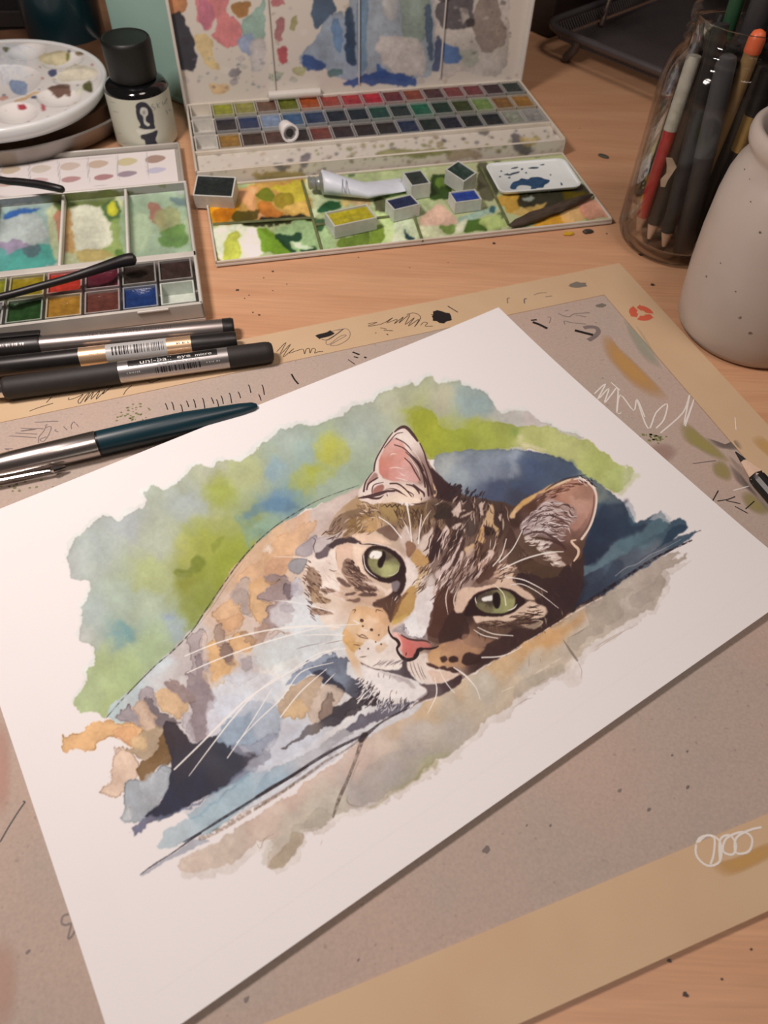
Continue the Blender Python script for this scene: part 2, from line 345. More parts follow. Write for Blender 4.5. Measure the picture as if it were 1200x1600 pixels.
    # ledge lines at right
    st(L('Z6', '380,1125 480,1062 600,985 720,905 840,830 940,775 1060,720'), [5.5, 5, 5.5, 4, 5, 3.5, 2.5], (34, 34, 44), .92, rough=.3)
    st(L('Z6', '640,920 740,850 840,790 960,725 1110,665'), [2, 3, 3.5, 3, 1.4], (76, 92, 108), .85, rough=.3)
    st(L('Z6', '640,915 700,870 760,850 830,800 900,770 1000,715'), [1.4, 2, 1.6, 1], (150, 160, 168), .6)
    # ---- ledge below
    LE = [(880,960,196,152,104,14),(850,985,206,156,94,16),(820,1010,206,162,104),(780,1030,206,172,122),(900,970,172,160,138,14),(950,930,168,158,142),(1000,900,176,166,150),(1030,890,170,160,146),(990,930,180,172,158),
          (720,1060,204,176,134),(660,1100,206,178,136),(620,1130,200,176,146),(700,1090,186,174,150),(760,1070,184,178,158),(830,1040,188,180,160),(880,1010,192,180,158),(920,990,198,186,166),(600,1170,196,178,160),(650,1150,178,170,158),
          (700,1140,172,168,156),(560,1190,198,176,160),(500,1190,204,180,164),(450,1230,204,178,160),(400,1270,200,178,160),(350,1300,188,174,156),(300,1340,208,190,172),(560,1230,172,166,158),(620,1210,170,164,156),(640,1225,156,156,124),(680,1195,152,154,120),(520,1260,178,174,156),(480,1290,182,174,156)]
    led = L('F', '872,968 900,950 940,925 980,900 1010,884 1040,866 1062,862 1050,878 1072,866 1058,884 1034,900 1040,912 1028,940 1010,955 980,968 960,985 930,1000 905,1024 890,1040 862,1052 830,1072 806,1092 786,1110 760,1124 738,1150 712,1172 690,1186 668,1206 640,1222 612,1238 588,1250 560,1260 530,1272 512,1282 500,1296 470,1300 466,1330 440,1352 424,1356 418,1342 428,1318 404,1318 384,1330 366,1346 340,1352 318,1358 296,1362 276,1356 290,1338 330,1318 420,1262 520,1195 575,1150 640,1110 740,1052')
    f(led+(6, 10), (216, 202, 192), .75, 5, 1.2, .12)
    f(led, LE, .9, 3.5, .9, .16, .05)
    f(L('B4', '640,270 700,250 760,190 850,170 860,200 800,250 820,290 760,340 720,380 640,430 600,470 560,420 660,350'), (158, 150, 132), .45, 3, 1, .18)
    f(L('B4', '860,220 960,140 1010,110 1040,130 1020,180 960,230 890,270'), (150, 142, 128), .35, 3, 1, .18)
    f(L('B4', '470,390 560,330 640,290 640,310 600,350 560,400 520,440 440,440 380,450 380,440'), (208, 144, 70), .6, 5, 7)
    f(L('B4', '540,560 540,620 590,640 625,600 610,520 580,500'), (222, 206, 196), .6, 2, .8, .12)
    f(L('B4', '330,620 450,560 530,530 545,560 480,600 400,640 310,700'), (166, 160, 142), .5, 2.5, .8, .18)
    for p_, w, a in (('240,665 330,628', 1.4, .8), ('350,605 440,560 520,510 550,492', 1.4, .7), ('600,460 690,420 760,400', 1., .6), ('390,590 460,540 550,490', .9, .5)):
        st(L('B4', p_), w, (228, 214, 190), a, rough=.4)
    st(L('B4', '540,420 560,450 580,480 605,515'), [1, 3, 4, 3], (96, 88, 74), .6, soft=1.5)
    st(L('B4', '605,515 625,560 622,605'), 1.2, (150, 138, 124), .6)
    st(L('B4', '380,480 378,560'), 1.2, (150, 118, 84), .5); st(L('B4', '430,500 436,530'), 1, (140, 118, 90), .5)
    st(L('B4', '560,410 620,380 660,348'), 1.2, (120, 108, 88), .6)
    for p_ in ('395,680 405,668 412,678', '395,640 460,600 520,570', '300,740 360,700 400,690', '660,490 740,430 800,395 840,360', '680,460 760,410 900,340'):
        st(L('B4', p_), 1.1, (150, 138, 122), .6)
    f(L('B3', '430,600 500,480 600,420 700,390 800,380 880,390 800,450 700,540 620,590 520,660 460,660'), (160, 158, 154), .4, 5, 3, .1)
    f(L('B3', '560,640 640,590 720,540 800,480 850,450 860,465 780,520 700,570 620,620 540,665 510,665'), (142, 144, 98), .5, 3, 1.6, .2)
    st(L('B3', '435,600 425,630 450,655 520,660'), 1.4, (120, 108, 84), .65)
    st(L('B3', '360,710 390,620 430,530 465,440 492,360'), [3, 6, 5, 5, 7], (86, 76, 68), .75, soft=1.0, rough=.25)
    st(L('B3', '430,580 470,470 490,440'), 1.4, (150, 136, 118), .6)
    f(L('B3', '60,935 90,890 140,840 170,780 220,790 215,830 180,880 130,945 90,950'), (162, 150, 124), .75, 2, .8, .3)
    f(L('B3', '30,900 70,830 130,790 170,790 130,840 80,890 50,930'), (182, 178, 160), .5, 3, 1)
    f(L('B3', '170,770 230,730 300,670 340,700 370,700 320,750 270,780 220,790'), (168, 164, 144), .55, 3, 1, .2)
    st(L('B3', '0,830 20,855 40,810 100,780'), 1.4, (136, 120, 100), .6); st(L('B3', '300,845 312,810'), 1, (160, 148, 132), .6)
    f(L('B2', '590,830 620,790 700,760 760,760 730,800 690,835 640,845'), (208, 190, 172), .6, 3, .8, .2)
    # ---- body base
    body = L('F', '168,1118 210,1072 260,1020 300,985 328,945 350,905 400,850 440,818 480,798 520,780 560,766 600,790 640,1040 660,1100 575,1150 520,1190 420,1250 330,1290 290,1270 250,1240 240,1180')
    f(body, [(180,1110,172,196,196,14),(220,1070,178,198,200,14),(260,1040,190,202,204,16),(300,1000,190,184,178),(340,960,200,176,154),(360,1010,194,170,144),(310,1040,180,174,172),(380,1040,204,186,168),(470,810,206,168,136,18),(430,860,208,172,132),(400,900,202,168,134),(500,800,196,180,170),(420,960,200,178,162),(470,960,214,210,206),
             (480,1000,206,206,204),(440,1030,206,206,200),(400,1060,224,214,206),(420,1080,212,210,208),(470,1060,196,202,206),(500,1100,206,204,202),(540,1120,222,212,206),(450,1140,190,196,204),(400,1160,196,198,206),(350,1120,206,204,208),(330,1080,218,208,202),(480,1180,206,206,210),(560,1150,200,198,200)], 1, 2, .8, .1)
    # line along the back
    st(L('F', '165,1122 195,1088 240,1042 268,1018 300,985 320,955 345,918 372,880 400,848 430,822 460,802 500,780 560,758'), [1.2, 2.2, 1.6, 2.6, 1.8, 2.4, 1.8, 2.4, 2, 1.6, 2, 1.2, 1], (52, 58, 56), .85, rough=.3)
    st(L('F', '300,990 330,950 355,912 385,872'), 1, (120, 112, 100), .6)
    TN, GY, VI = (206, 166, 116), (158, 148, 144), (150, 134, 132)
    def wsh(k, s, c, a=.8, e=.3):
        p = L(k, s); p = p.mean(0)+(p-p.mean(0))*1.12; f(p, c, min(1, a*1.05), 2.6, .5, e*1.7, .07, ew=1.6, fine=.5)
    wsh('E8', '520,390 600,310 700,210 760,160 880,60 1000,10 1060,20 960,140 900,250 860,330 800,380 700,390 600,430', (208, 166, 124), .75, .15)
    wsh('E8', '700,300 780,240 880,230 900,280 840,340 740,380', (200, 152, 118), .5, .1)
    wsh('E8', '690,180 740,140 750,190 700,190', (226, 206, 184), .8)
    wsh('E8', '470,470 540,410 600,400 590,520 630,620 590,660 530,610 480,550', (170, 158, 150), .75)
    wsh('E8', '480,490 560,460 600,540 610,620 570,650 520,600', (152, 138, 130), .5)
    wsh('E8', '600,430 690,390 740,420 720,470 680,500 690,540 750,560 720,600 750,620 700,700 640,660 600,580 610,500', (206, 164, 112), .8)
    wsh('E8', '330,660 400,570 480,550 530,620 530,700 470,760 420,740 370,700', (206, 166, 122), .85)
    wsh('E8', '380,700 430,690 520,640 540,720 480,780 400,800', (200, 152, 108), .5)
    wsh('E8', '690,390 760,370 900,420 930,450 900,520 840,540 900,560 830,590 900,650 890,680 800,720 720,720 660,750 700,680 740,640 720,600 770,560 670,540 690,490 740,470 740,420', VI, .85, .45)
    wsh('E8', '700,395 760,390 790,405 745,425', (176, 142, 112), .8, .5)
    wsh('E8', '850,430 930,430 920,480 890,520 840,480', (112, 102, 110), .8, .4)
    wsh('E8', '830,580 890,570 910,610 870,635 830,610', (112, 102, 108), .8, .4)
    wsh('E8', '900,400 960,400 975,480 950,520 910,510 900,450', (188, 190, 200), .7, .3)
    wsh('E8', '640,760 690,720 740,740 700,800 680,870 640,860', (172, 142, 120), .7)
    wsh('E8', '700,810 800,760 880,785 810,790 780,820 740,815', (196, 174, 162), .6, .5)
    wsh('E8', '460,840 520,780 600,800 640,860 600,900 520,920 460,900', (208, 162, 106), .8)
    wsh('E8', '540,800 580,770 640,820 630,870 580,840', (160, 130, 102), .7)
    wsh('E8', '300,880 380,850 460,950 500,1000 430,1100 380,1150 340,1140 320,1060 300,980', (208, 164, 106), .85)
    wsh('E8', '360,760 400,730 420,800 440,860 480,930 460,990 420,970 390,880 360,830', (150, 130, 116), .75)
    wsh('E8', '400,890 450,870 480,930 450,980 410,960', (124, 104, 94), .7)
    wsh('E8', '530,980 570,945 605,960 600,1030 560,1050 530,1030', (118, 110, 108), .85)
    wsh('E8', '490,1010 520,960 620,950 650,1000 620,1100 520,1150 450,1130 440,1100', (196, 192, 194), .6, .3)
    wsh('E8', '150,870 200,800 270,760 280,800 240,850 250,930 300,1000 270,1060 200,1060 180,980', (166, 156, 156), .85, .4)
    wsh('E8', '200,960 250,950 260,1060 290,1090 290,1200 200,1200 150,1090 170,1060 220,1070', (140, 130, 132), .85, .4)
    wsh('E8', '250,800 290,780 300,830 290,960 250,940', (206, 186, 170), .7)
    wsh('E8', '0,1130 60,1120 160,1190 100,1200 20,1180', (150, 132, 126), .85, .5)
    wsh('E8', '270,1060 340,1060 340,1160 290,1150', (190, 164, 136), .6)
    wsh('B1', '640,590 700,560 740,590 760,650 720,730 740,790 690,820 640,770 650,690', (136, 126, 130), .85, .4)
    wsh('B1', '540,560 600,570 650,600 670,640 630,650 600,640 560,610', (144, 128, 124), .85, .5)
    wsh('B1', '490,610 540,590 600,640 620,660 590,720 530,690 500,660', (212, 176, 130), .9, .35)
    wsh('B1', '420,600 470,590 490,640 500,680 560,730 590,740 560,760 500,770 440,690 410,640', (156, 148, 150), .85, .4)
    wsh('B1', '430,650 460,640 500,690 570,730 560,760 510,770 460,720', (108, 102, 106), .8, .3)
    wsh('B1', '310,720 350,680 390,690 440,760 400,760 340,740', (150, 144, 148), .9, .45)
    wsh('B1', '390,660 430,650 480,740 480,790 430,770 390,700', (204, 172, 142), .8)
    wsh('B1', '600,720 640,700 650,770 680,830 640,810', (186, 182, 186), .7)
    # orange-tan brush mark at the tail end
    wsh('B1', '65,840 80,815 150,795 210,750 260,740 300,760 370,755 410,780 430,800 420,830 380,860 330,840 300,820 240,830 210,870 190,875 130,855 75,880', (218, 172, 116), .95, .35)
    wsh('B1', '300,790 380,770 410,800 380,850 330,840', (206, 150, 104), .5, .2)
    wsh('B2', '270,420 300,300 350,290 400,350 380,430 330,480 300,490 240,470', (214, 186, 160), .9, .4)
    wsh('B2', '300,260 350,300 330,290 300,300', (200, 176, 156), .6)
    wsh('B2', '360,280 400,250 440,190 520,180 560,240 540,300 480,330 430,310', (168, 148, 116), .85, .35)
    wsh('B2', '380,230 430,210 440,270 400,270', (214, 182, 132), .8)
    wsh('B2', '410,350 480,290 510,220 560,220 560,330 500,360 460,420 420,390', (112, 86, 48), .85, .3)
    wsh('B2', '350,440 400,420 460,420 520,360 560,390 540,460 480,540 440,590 380,600 340,580 360,520', (146, 160, 166), .9, .45)
    wsh('B2', '420,440 500,380 550,400 520,490 450,530', (168, 178, 184), .5)
    wsh('B2', '345,575 375,545 380,595 350,590', (188, 196, 196), .8, .4)
    # navy shadow
    f(L('B2', '530,150 570,145 610,190 660,240 700,230 770,200 820,240 870,240 900,290 960,280 1000,290 1030,290 1020,320 960,350 880,390 800,460 700,500 600,560 520,600 480,590 440,580 500,530 540,470 560,390 560,300 530,220'),
      [(270,1140,52,52,60),(290,1180,44,50,62),(330,1180,48,58,70),(300,1230,34,46,66),(360,1170,40,54,70),(260,1265,32,46,68),(400,1180,62,66,80)], .96, 1.8, .6, .3)
    wsh('B2', '470,590 530,570 580,560 690,510 800,450 870,380 940,360 900,410 800,460 690,520 600,560 520,600', (98, 116, 140), .75, .3)
    wsh('B2', '390,640 440,590 480,590 490,605 430,640 410,665 390,665', (108, 116, 140), .95, .45)
    wsh('B2', '790,200 860,120 940,60 1010,60 1070,110 1040,190 1010,250 950,280 890,240 830,240', (132, 160, 180), .85, .25)
    wsh('B2', '860,250 960,240 1040,200 1040,260 960,290 900,300', (140, 150, 166), .7, .3)
    wsh('B2', '990,280 1020,280 1030,310 1000,330 985,310', (70, 80, 96), .8)
    wsh('B2', '740,60 830,20 900,30 860,90 790,150 740,190', (200, 200, 208), .6, .15)
    # blue strip above the ledge line
    f(L('B2', '530,660 600,610 640,590 700,560 760,520 860,440 940,380 1010,360 1020,400 1100,380 1180,350 1190,370 1060,450 900,560 800,620 700,680 600,720 500,740 510,700'),
      [(270,1300,160,188,196),(330,1270,138,174,186),(380,1230,130,168,182),(420,1210,148,176,190),(460,1210,150,150,152)], .8, 3, .8, .15)
    f(L('B2', '640,570 680,540 760,480 840,430 900,400 940,400 880,440 780,520 720,560 660,590'), (122, 164, 180), .6, 3, .8, .3)
    f(L('B2', '440,840 560,770 640,710 700,690 740,700 680,730 620,760 560,790 480,830 420,865'), (138, 154, 168), .7, 2, .8, .15)
    f(L('B3', '0,600 40,500 100,470 180,440 280,380 340,330 460,270 480,290 400,350 300,420 180,500 60,580'), [(410,1220,138,170,186),(480,1180,180,186,190),(540,1140,146,150,156)], .8, 3, 1, .15)
    if True:
        f(L('B1', '1110,560 1160,520 1200,500 1200,530 1150,560'), (126, 142, 164), .7, 2, .8, .3)
    f(L('F', '400,1010 450,990 500,985 520,1000 480,1020 430,1040 395,1035'), (188, 196, 196), .6, 4, 2, .2); f(L('F', '330,1075 370,1050 420,1050 440,1075 390,1110 345,1120'), (196, 202, 210), .6, 4, 2, .2)
    f(L('F', '440,1150 500,1120 540,1120 500,1150 450,1185 400,1205 380,1200'), (188, 196, 206), .6, 4, 1.5, .25); f(L('F', '395,1100 430,1090 445,1120 420,1150 395,1150'), (176, 184, 192), .55, 3, 1.5, .25)
    f(L('F', '430,945 470,930 500,950 490,985 450,985 425,970'), (212, 214, 216), .6, 4, 2, .15)
    # chest: ochre leaf, blue patch, dark hollow
    wsh('Z7', '40,990 100,920 180,860 280,820 330,830 300,860 230,900 130,960 60,990', (130, 150, 170), .85, .35)
    wsh('Z7', '200,910 280,860 380,840 410,860 400,920 480,970 540,960 600,1080 540,1110 480,1120 420,1060 340,1020 260,960', [(500,1045,96,116,138),(530,1060,128,148,166),(520,1070,52,60,76),(560,1080,70,80,94),(580,1095,60,62,70)], .95, .3)
    f(L('Z7', '200,920 260,905 320,960 380,1000 380,1050 300,1010 240,970'), (42, 52, 68), .85, 1.6, .7, .2)
    wsh('Z7', '0,1120 60,1030 150,970 230,960 240,1000 200,1080 140,1180 60,1200 10,1180', (176, 154, 126), .9, .35)
    wsh('Z7', '40,1130 120,1100 160,1150 110,1200 30,1200', (214, 180, 130), .7, .2)
    wsh('Z7', '170,1180 240,1030 300,1000 360,1040 350,1090 310,1130 280,1050 240,1200', (196, 176, 154), .8, .3)
    wsh('Z7', '230,1200 290,1050 320,1130 380,1140 330,1200', (140, 122, 108), .9, .4)
    wsh('Z7', '330,1170 400,1110 480,1100 500,1160 420,1200 320,1200', (66, 68, 74), .9, .3)
    wsh('B3', '190,340 260,270 330,240 360,200 440,170 500,200 430,220 380,270 300,300 230,330 160,380 140,380', [(480,1130,110,104,98),(530,1110,60,64,72),(460,1150,96,100,106)], .9, .35)
    wsh('B3', '440,280 480,260 520,230 580,190 640,170 700,180 720,185 640,230 560,260 500,285 450,295', (92, 96, 110), .9, .3)
    wsh('B3', '320,400 400,350 460,330 500,310 500,330 420,370 340,420', (176, 178, 186), .6, .3)
    # ledge main line
    st(L('B2', '415,860 480,812 560,762 640,705 700,665'), [1, 2.2, 1.6, 2.4, 2.8], (40, 44, 56), .9)
    st(L('B2', '620,705 700,660 780,610 860,560 940,510 1040,450 1120,400 1200,350'), [2, 3, 4.4, 4.4, 4, 5, 5, 4], (34, 38, 48), .95, rough=.06)
    st(L('B3', '0,615 80,565 160,520 260,455 360,395 460,345 520,318 580,270 640,235 720,195'), [4, 5, 4, 5, 5, 4, 6, 3, 3, 2], (38, 38, 44), .95, rough=.06)
    st(L('B3', '0,670 80,620 180,550 260,495 330,445 420,395 480,350'), [3, 5, 4, 5, 4, 3, 3], (92, 76, 58), .6, rough=.2, soft=1.8)
    st(L('B2', '700,690 800,640 900,580 1000,520 1100,460 1190,400'), [8, 9, 8, 6, 5, 3], (104, 90, 70), .5, rough=.4, soft=2)
    f(L('B3', '480,350 500,310 525,320 500,360'), (44, 42, 46), .9, 1, .6)
    return cv
def paint_head(cv):
    f = cv.fill; st = cv.stroke
    INK = (40, 30, 32); DK = (58, 44, 40); BR = (104, 78, 60); WH = (234, 219, 210); CR_ = (228, 202, 180); TN = (206, 166, 122); OL = (132, 108, 66)
    def w(k, s, c, a=.9, e=.15, wob=1.2, soft=.6): f(L(k, s), c, a, wob, soft, e)
    def ln(k, s, wd, c=INK, a=.9, sm=6, tp=(.3, .1)): st(L(k, s), wd, c, a, sm, tp)
    # ---- head base colours
    head = L('F', '478,868 482,850 500,828 528,800 556,776 580,772 640,790 668,770 690,762 720,772 760,780 790,786 806,790 860,780 905,850 912,890 906,930 880,965 840,990 790,1020 740,1050 690,1080 660,1090 620,1100 590,1092 560,1060 544,1030 536,1000 540,975 520,985 500,965 486,930 478,900')
    f(head, [(490,850,206,190,180),(520,820,190,172,158),(500,880,228,206,188),(540,850,226,200,178),(560,800,170,140,100),(600,790,150,124,84),(580,830,208,184,158),(640,800,120,96,70),(650,850,196,176,160),(640,900,230,212,200),(600,960,214,180,146),
             (560,930,206,178,150),(510,930,220,198,176),(520,970,226,206,190),(560,1000,218,184,140),(600,1010,228,212,200),(660,960,226,216,210),(690,900,204,184,172),(700,800,90,74,64),(740,800,76,64,58),(780,810,66,54,48),(760,860,104,82,68),(720,860,150,128,116),(700,940,92,70,58),(690,990,96,74,62),
             (730,960,58,44,42),(760,980,84,66,54),(820,960,92,74,62),(860,960,48,40,42),(830,900,72,58,46),(870,880,66,52,46),(880,920,48,40,44),(900,880,60,48,46),(780,880,196,160,136),(720,1010,178,134,98),(760,1000,140,106,82),(800,1000,56,44,44),(760,1030,56,44,44),(690,1040,222,198,176),(640,1060,222,212,206),(600,1070,226,216,210),(840,840,84,70,56),(810,860,74,62,52)],
      1, 1.2, .8, 0, .03)
    # fur strokes radiating: broad texture
    FC = [(60, 48, 44), (84, 66, 54), (120, 98, 80), (150, 126, 106), (72, 58, 48), (48, 40, 40)]
    cv.hairs(L('F', '690,770 790,790 850,800 900,860 900,930 860,975 800,1010 760,1030 740,980 800,900 760,860 700,850'), lambda x, y: 112-(x-690)*.25, 420, 15, 2.0, FC, .55, 14, .12, 3)
    cv.hairs(L('F', '560,780 640,790 690,790 690,860 650,850 600,820 540,830'), lambda x, y: 60+(x-560)*.4, 130, 12, 1.8, [(104, 82, 56), (140, 114, 70), (80, 62, 50), (176, 148, 112)], .55, 18, .12, 4)
    # ---- left cheek / temple
    w('Z7', '90,180 110,130 200,70 220,90 195,140 190,180 150,200 100,195', (158, 152, 156), .95, .35)
    w('Z7', '190,160 215,90 330,60 380,50 330,110 260,150 240,190 215,180', (186, 176, 174), .9, .25)
    w('Z7', '40,240 100,210 165,215 140,280 100,315 50,290', (140, 144, 148), .95, .4)
    w('Z5', '220,760 240,700 320,650 390,640 370,700 300,740 250,760', (110, 90, 70), .7)
    w('Z5', '300,720 340,680 420,660 450,700 440,740 400,760 350,770', (140, 112, 66), .85, .2)
    w('Z5', '370,700 430,680 470,700 450,740 410,750', (196, 158, 108), .7)
    w('E1', '430,110 500,40 560,10 640,20 640,80 560,100 480,120', (128, 100, 58), .85, .25)
    w('E1', '640,40 700,10 740,20 760,60 700,80', (200, 158, 98), .8)
    w('E1', '780,50 860,10 940,0 1000,40 1030,110 990,160 940,150 880,130 820,90', (104, 82, 70), .8)
    w('E1', '520,110 600,85 700,80 800,110 880,150 940,200 860,190 760,190 660,195 600,170', (224, 192, 164), .95, .15)
    w('E1', '650,195 760,185 880,205 980,250 1060,330 1100,400 1110,480 1090,520 1060,430 1000,340 900,250 800,215 700,215', (228, 202, 184), .95)
    w('E1', '1080,340 1140,380 1190,440 1190,560 1160,640 1090,690 1060,700 1085,600 1095,480', (232, 212, 200), .98, .1)
    # white cheek
    w('E1', '90,350 150,330 220,350 290,300 370,230 380,290 370,380 390,450 340,480 300,460 330,500 420,600 420,650 480,680 560,720 500,760 440,800 380,740 300,730 230,700 200,640 220,560 190,500 130,430 90,420', (230, 210, 196), .95, .12)
    w('E1', '360,260 390,210 440,180 520,195 560,220 550,300 560,380 520,370 470,330 440,370 430,460 390,440 370,350', (214, 180, 154), .9, .25)
    w('E1', '550,210 620,215 700,240 660,280 640,330 650,450 700,520 640,500 590,440 560,380', (228, 198, 174), .95)
    # brow stroke dark grey
    w('E1', '150,300 200,280 260,220 310,190 330,215 300,270 270,320 210,350 170,345', (92, 86, 92), .95, .3, 1.6)
    w('E1', '290,215 330,180 370,140 440,125 520,122 580,155 640,190 600,195 540,185 470,180 400,200 340,235', (62, 54, 58), .97, .15, 1.4)
    ln('E1', '265,150 340,132', 1.4); ln('E1', '120,130 150,160 130,230 150,300', 1.6, (70, 60, 66), .7); ln('E1', '250,60 300,95 380,80 440,20', 2.6, (84, 72, 60), .8)
    # cheek edge, jagged
    for k in range(26):
        t = k/25.; x = 470+np.interp(t, [0, .3, .6, 1], [75, 40, 60, 110])/6.667; y = 820+(390+t*560)/6.667
        x += 2.5*rng.randn(); y += 2*rng.randn(); q = .5+rng.rand()
        st([(x-1.5*q, y), (x+2*q, y+2.5*q), (x+(1+6*rng.rand())*q, y+6*q)], 1.2+1.6*rng.rand(), (78+20*rng.rand(), 60, 52), .55+.3*rng.rand(), 3, (.4, .1))
    w('E1', '80,460 130,440 190,520 220,600 190,650 230,690 330,690 250,700 190,680 130,700 90,640 60,560', (136, 112, 90), .8, .2, 1.6)
    w('E1', '90,660 150,640 190,700 250,760 310,790 260,815 180,800 110,790', (168, 138, 100), .8, .2, 1.6)
    w('E1', '110,850 180,850 300,900 330,933 200,933 110,920', (158, 128, 108), .8, .25)
    w('E1', '200,660 280,655 370,690 300,705 230,700', (122, 96, 80), .85, .2)
    w('E1', '330,720 420,760 480,800 600,800 620,780 540,780 470,740 420,690', (206, 172, 144), .7, .2)
    BRN = [(92, 72, 58), (120, 96, 76), (70, 54, 48), (150, 122, 98)]
    cv.hairs(L('E1', '60,440 200,480 220,620 330,700 250,820 110,810 70,620'), lambda x, y: 40, 70, 9, 1.7, BRN, .7, 14, .12, 41)
    cv.hairs(L('E1', '110,850 300,890 330,930 130,930'), lambda x, y: 24, 22, 10, 1.5, BRN, .6, 10, .1, 42)
    cv.hairs(L('E1', '200,90 420,20 640,20 760,80 520,110 300,150'), lambda x, y: -28, 46, 11, 1.7, BRN+[(190, 164, 128)], .65, 12, .1, 43)
    cv.hairs(L('E1', '220,350 380,300 400,480 560,720 430,790 240,700'), lambda x, y: 38, 40, 10, 1.1, [(206, 178, 156), (192, 160, 138), (236, 218, 204)], .55, 14, .1, 44)
    cv.hairs(L('Z5', '200,760 260,680 380,620 440,680 380,760 300,790'), lambda x, y: -40, 40, 10, 1.7, BRN+[(206, 184, 164)], .65, 12, .1, 45)
    w('E1', '430,590 560,680 700,720 860,740 800,830 620,810 480,800 420,700', (188, 154, 128), .55, .1, 2, 1.5)
    # stripes under the left eye
    w('E1', '430,440 440,380 490,340 540,370 570,430 640,520 700,570 760,610 800,660 780,690 700,690 600,680 540,640 500,600 450,510', (132, 106, 90), .92, .15, 1.5)
    cv.hairs(L('E1', '450,420 500,360 560,420 700,570 800,660 760,740 600,700 540,650 470,530'), lambda x, y: 28, 90, 13, 1.7, [(66, 50, 46), (84, 64, 56), (100, 78, 66), (176, 146, 124)], .8, 10, .1, 8)
    cv.hairs(L('E1', '490,370 560,390 620,470 570,500 500,430'), lambda x, y: 45, 26, 8, 1.8, [(62, 48, 44), (80, 60, 52)], .85, 12, .1, 9)
    w('E1', '375,545 420,545 480,590 530,640 490,640 430,610', (96, 74, 64), .9, .2); w('E1', '460,720 520,700 580,705 540,730 480,735', (92, 70, 60), .9)
    w('E1', '470,790 540,770 600,755 620,770 590,800 520,800', (106, 82, 72), .85, .3); w('E1', '590,730 680,710 790,720 740,750 640,745', (88, 68, 60), .9)
    w('E1', '560,660 680,650 800,680 740,690 620,690', (78, 60, 54), .8)
    ln('E1', '290,460 330,480 380,475', 1.5, (120, 92, 80)); ln('E1', '370,270 365,330 375,380', 1.2, (150, 116, 96), .7)
    # ---- left eye
    w('E1', '640,600 740,600 830,640 900,680 950,650 945,700 880,740 860,700 780,650', (232, 206, 186), .95, .1)
    f(L('E1', '700,240 660,310 655,420 690,500 760,560 860,600 960,600 1040,560 1080,490 1080,400 1030,320 960,260 870,220 770,212'), INK, .98, .6, .6)
    f(L('E1', '1000,470 1085,430 1090,520 1085,620 1060,690 1010,760 960,790 900,800 880,770 960,690 950,600'), INK, .96, .7, .6)
    f(L('E1', '718,270 700,340 705,420 750,490 830,535 910,545 985,505 1030,430 1010,370 950,310 870,262 790,250'), [(590,880,138,142,92,8),(600,895,166,172,112,8),(612,890,150,156,100,8),(582,870,72,70,58,6),(600,862,84,80,64,6),(615,873,120,124,82,8),(620,885,172,176,118,6)], 1, .4, .7, .35)
    f(L('E1', '712,330 730,285 770,265 830,275 848,300 835,335 800,355 760,355 725,350'), (238, 226, 216), 1, .4, .5)
    st(L('E1', '725,355 760,320 750,350 800,350'), 1.2, (150, 150, 110), .8)
    f(L('E1', '800,395 815,345 840,320 850,270 880,300 875,360 850,430 820,445 800,430'), (28, 24, 26), 1, .3, .5)
    st(L('E1', '900,530 960,520 1010,480 1020,430'), 1.5, (214, 214, 170), .8, 5, (.2, .2))
    st(L('E1', '655,320 665,420 710,490 800,555'), 1.6, WH, .95, 6, (.4, .2)); st(L('E1', '642,290 645,380 670,450'), 1.4, INK, .9)
    ln('E1', '640,200 720,200 820,210', 1.8); ln('E1', '640,200 600,190', 1.8)
    w('E1', '950,600 1000,575 1030,600 1020,660 990,700 960,680', (126, 118, 122), .95, .2)
    # inner corner, dark brown fur towards the nose
    w('E1', '740,830 820,780 900,740 960,720 1040,740 1040,800 1000,850 950,900 900,900 820,860', (72, 54, 48), .92, .1, 1.6)
    w('E1', '780,860 860,830 960,870 1010,860 960,933 880,933', (98, 72, 58), .85, .1)
    for p_ in ('885,810 895,850 910,885', '955,750 945,810 938,855', '1005,740 965,800', '1020,775 985,825'): ln('E1', p_, 1.5, WH, .85)
    # olive along the nose bridge (left)
    w('Z7', '700,600 680,560 740,480 780,410 830,380 850,400 840,440 830,500 800,560 740,590', (182, 142, 74), .92, .12, 1.6)
    w('Z7', '690,600 720,580 790,555 760,590 700,625', (206, 172, 84), .9, .1)
    w('Z7', '650,540 700,500 760,440 790,430 740,500 690,590 675,605', (108, 78, 52), .8, .05, 1.6)
    w('Z7', '820,180 870,150 910,180 910,240 880,250 840,240', (196, 154, 92), .95, .1)
    w('Z7', '840,240 900,240 920,290 880,340 850,400 835,380 850,310', (204, 172, 128), .85)
    cv.hairs(L('Z7', '850,250 960,280 930,360 860,420 835,400'), -50, 34, 14, 1.3, [(84, 64, 50), (110, 86, 62), (70, 54, 46)], .85, 10, .1, 11)
    cv.hairs(L('Z7', '840,300 900,340 860,420 830,420'), -30, 16, 10, 1.0, [(236, 224, 200), (220, 196, 150)], .85, 8, .1, 12)
    # nose bridge white
    w('E7', '690,170 760,90 830,30 850,0 940,0 950,120 910,210 870,290 830,330 740,330 670,270 620,240', (228, 218, 214), .98, .05, 1.2)
    w('Z7', '830,520 850,440 900,400 930,330 1020,290 1040,320 1000,400 960,470 950,540 920,620 860,650', (222, 208, 202), .9, .05)
    w('Z7', '900,330 960,295 1040,300 1030,340 980,370 920,390', (186, 172, 162), .7, .25)
    w('E7', '545,280 600,240 660,210 690,260 720,310 780,335 860,330 900,270 930,260 890,345 780,360 700,330 630,290', (146, 142, 148), .75, .1, 1.6, 1.)
    cv.hairs(L('E7', '600,240 680,230 740,320 880,320 860,345 740,350'), 40, 36, 7, 1.1, [(96, 92, 98), (176, 172, 176)], .6, 30, .1, 13)
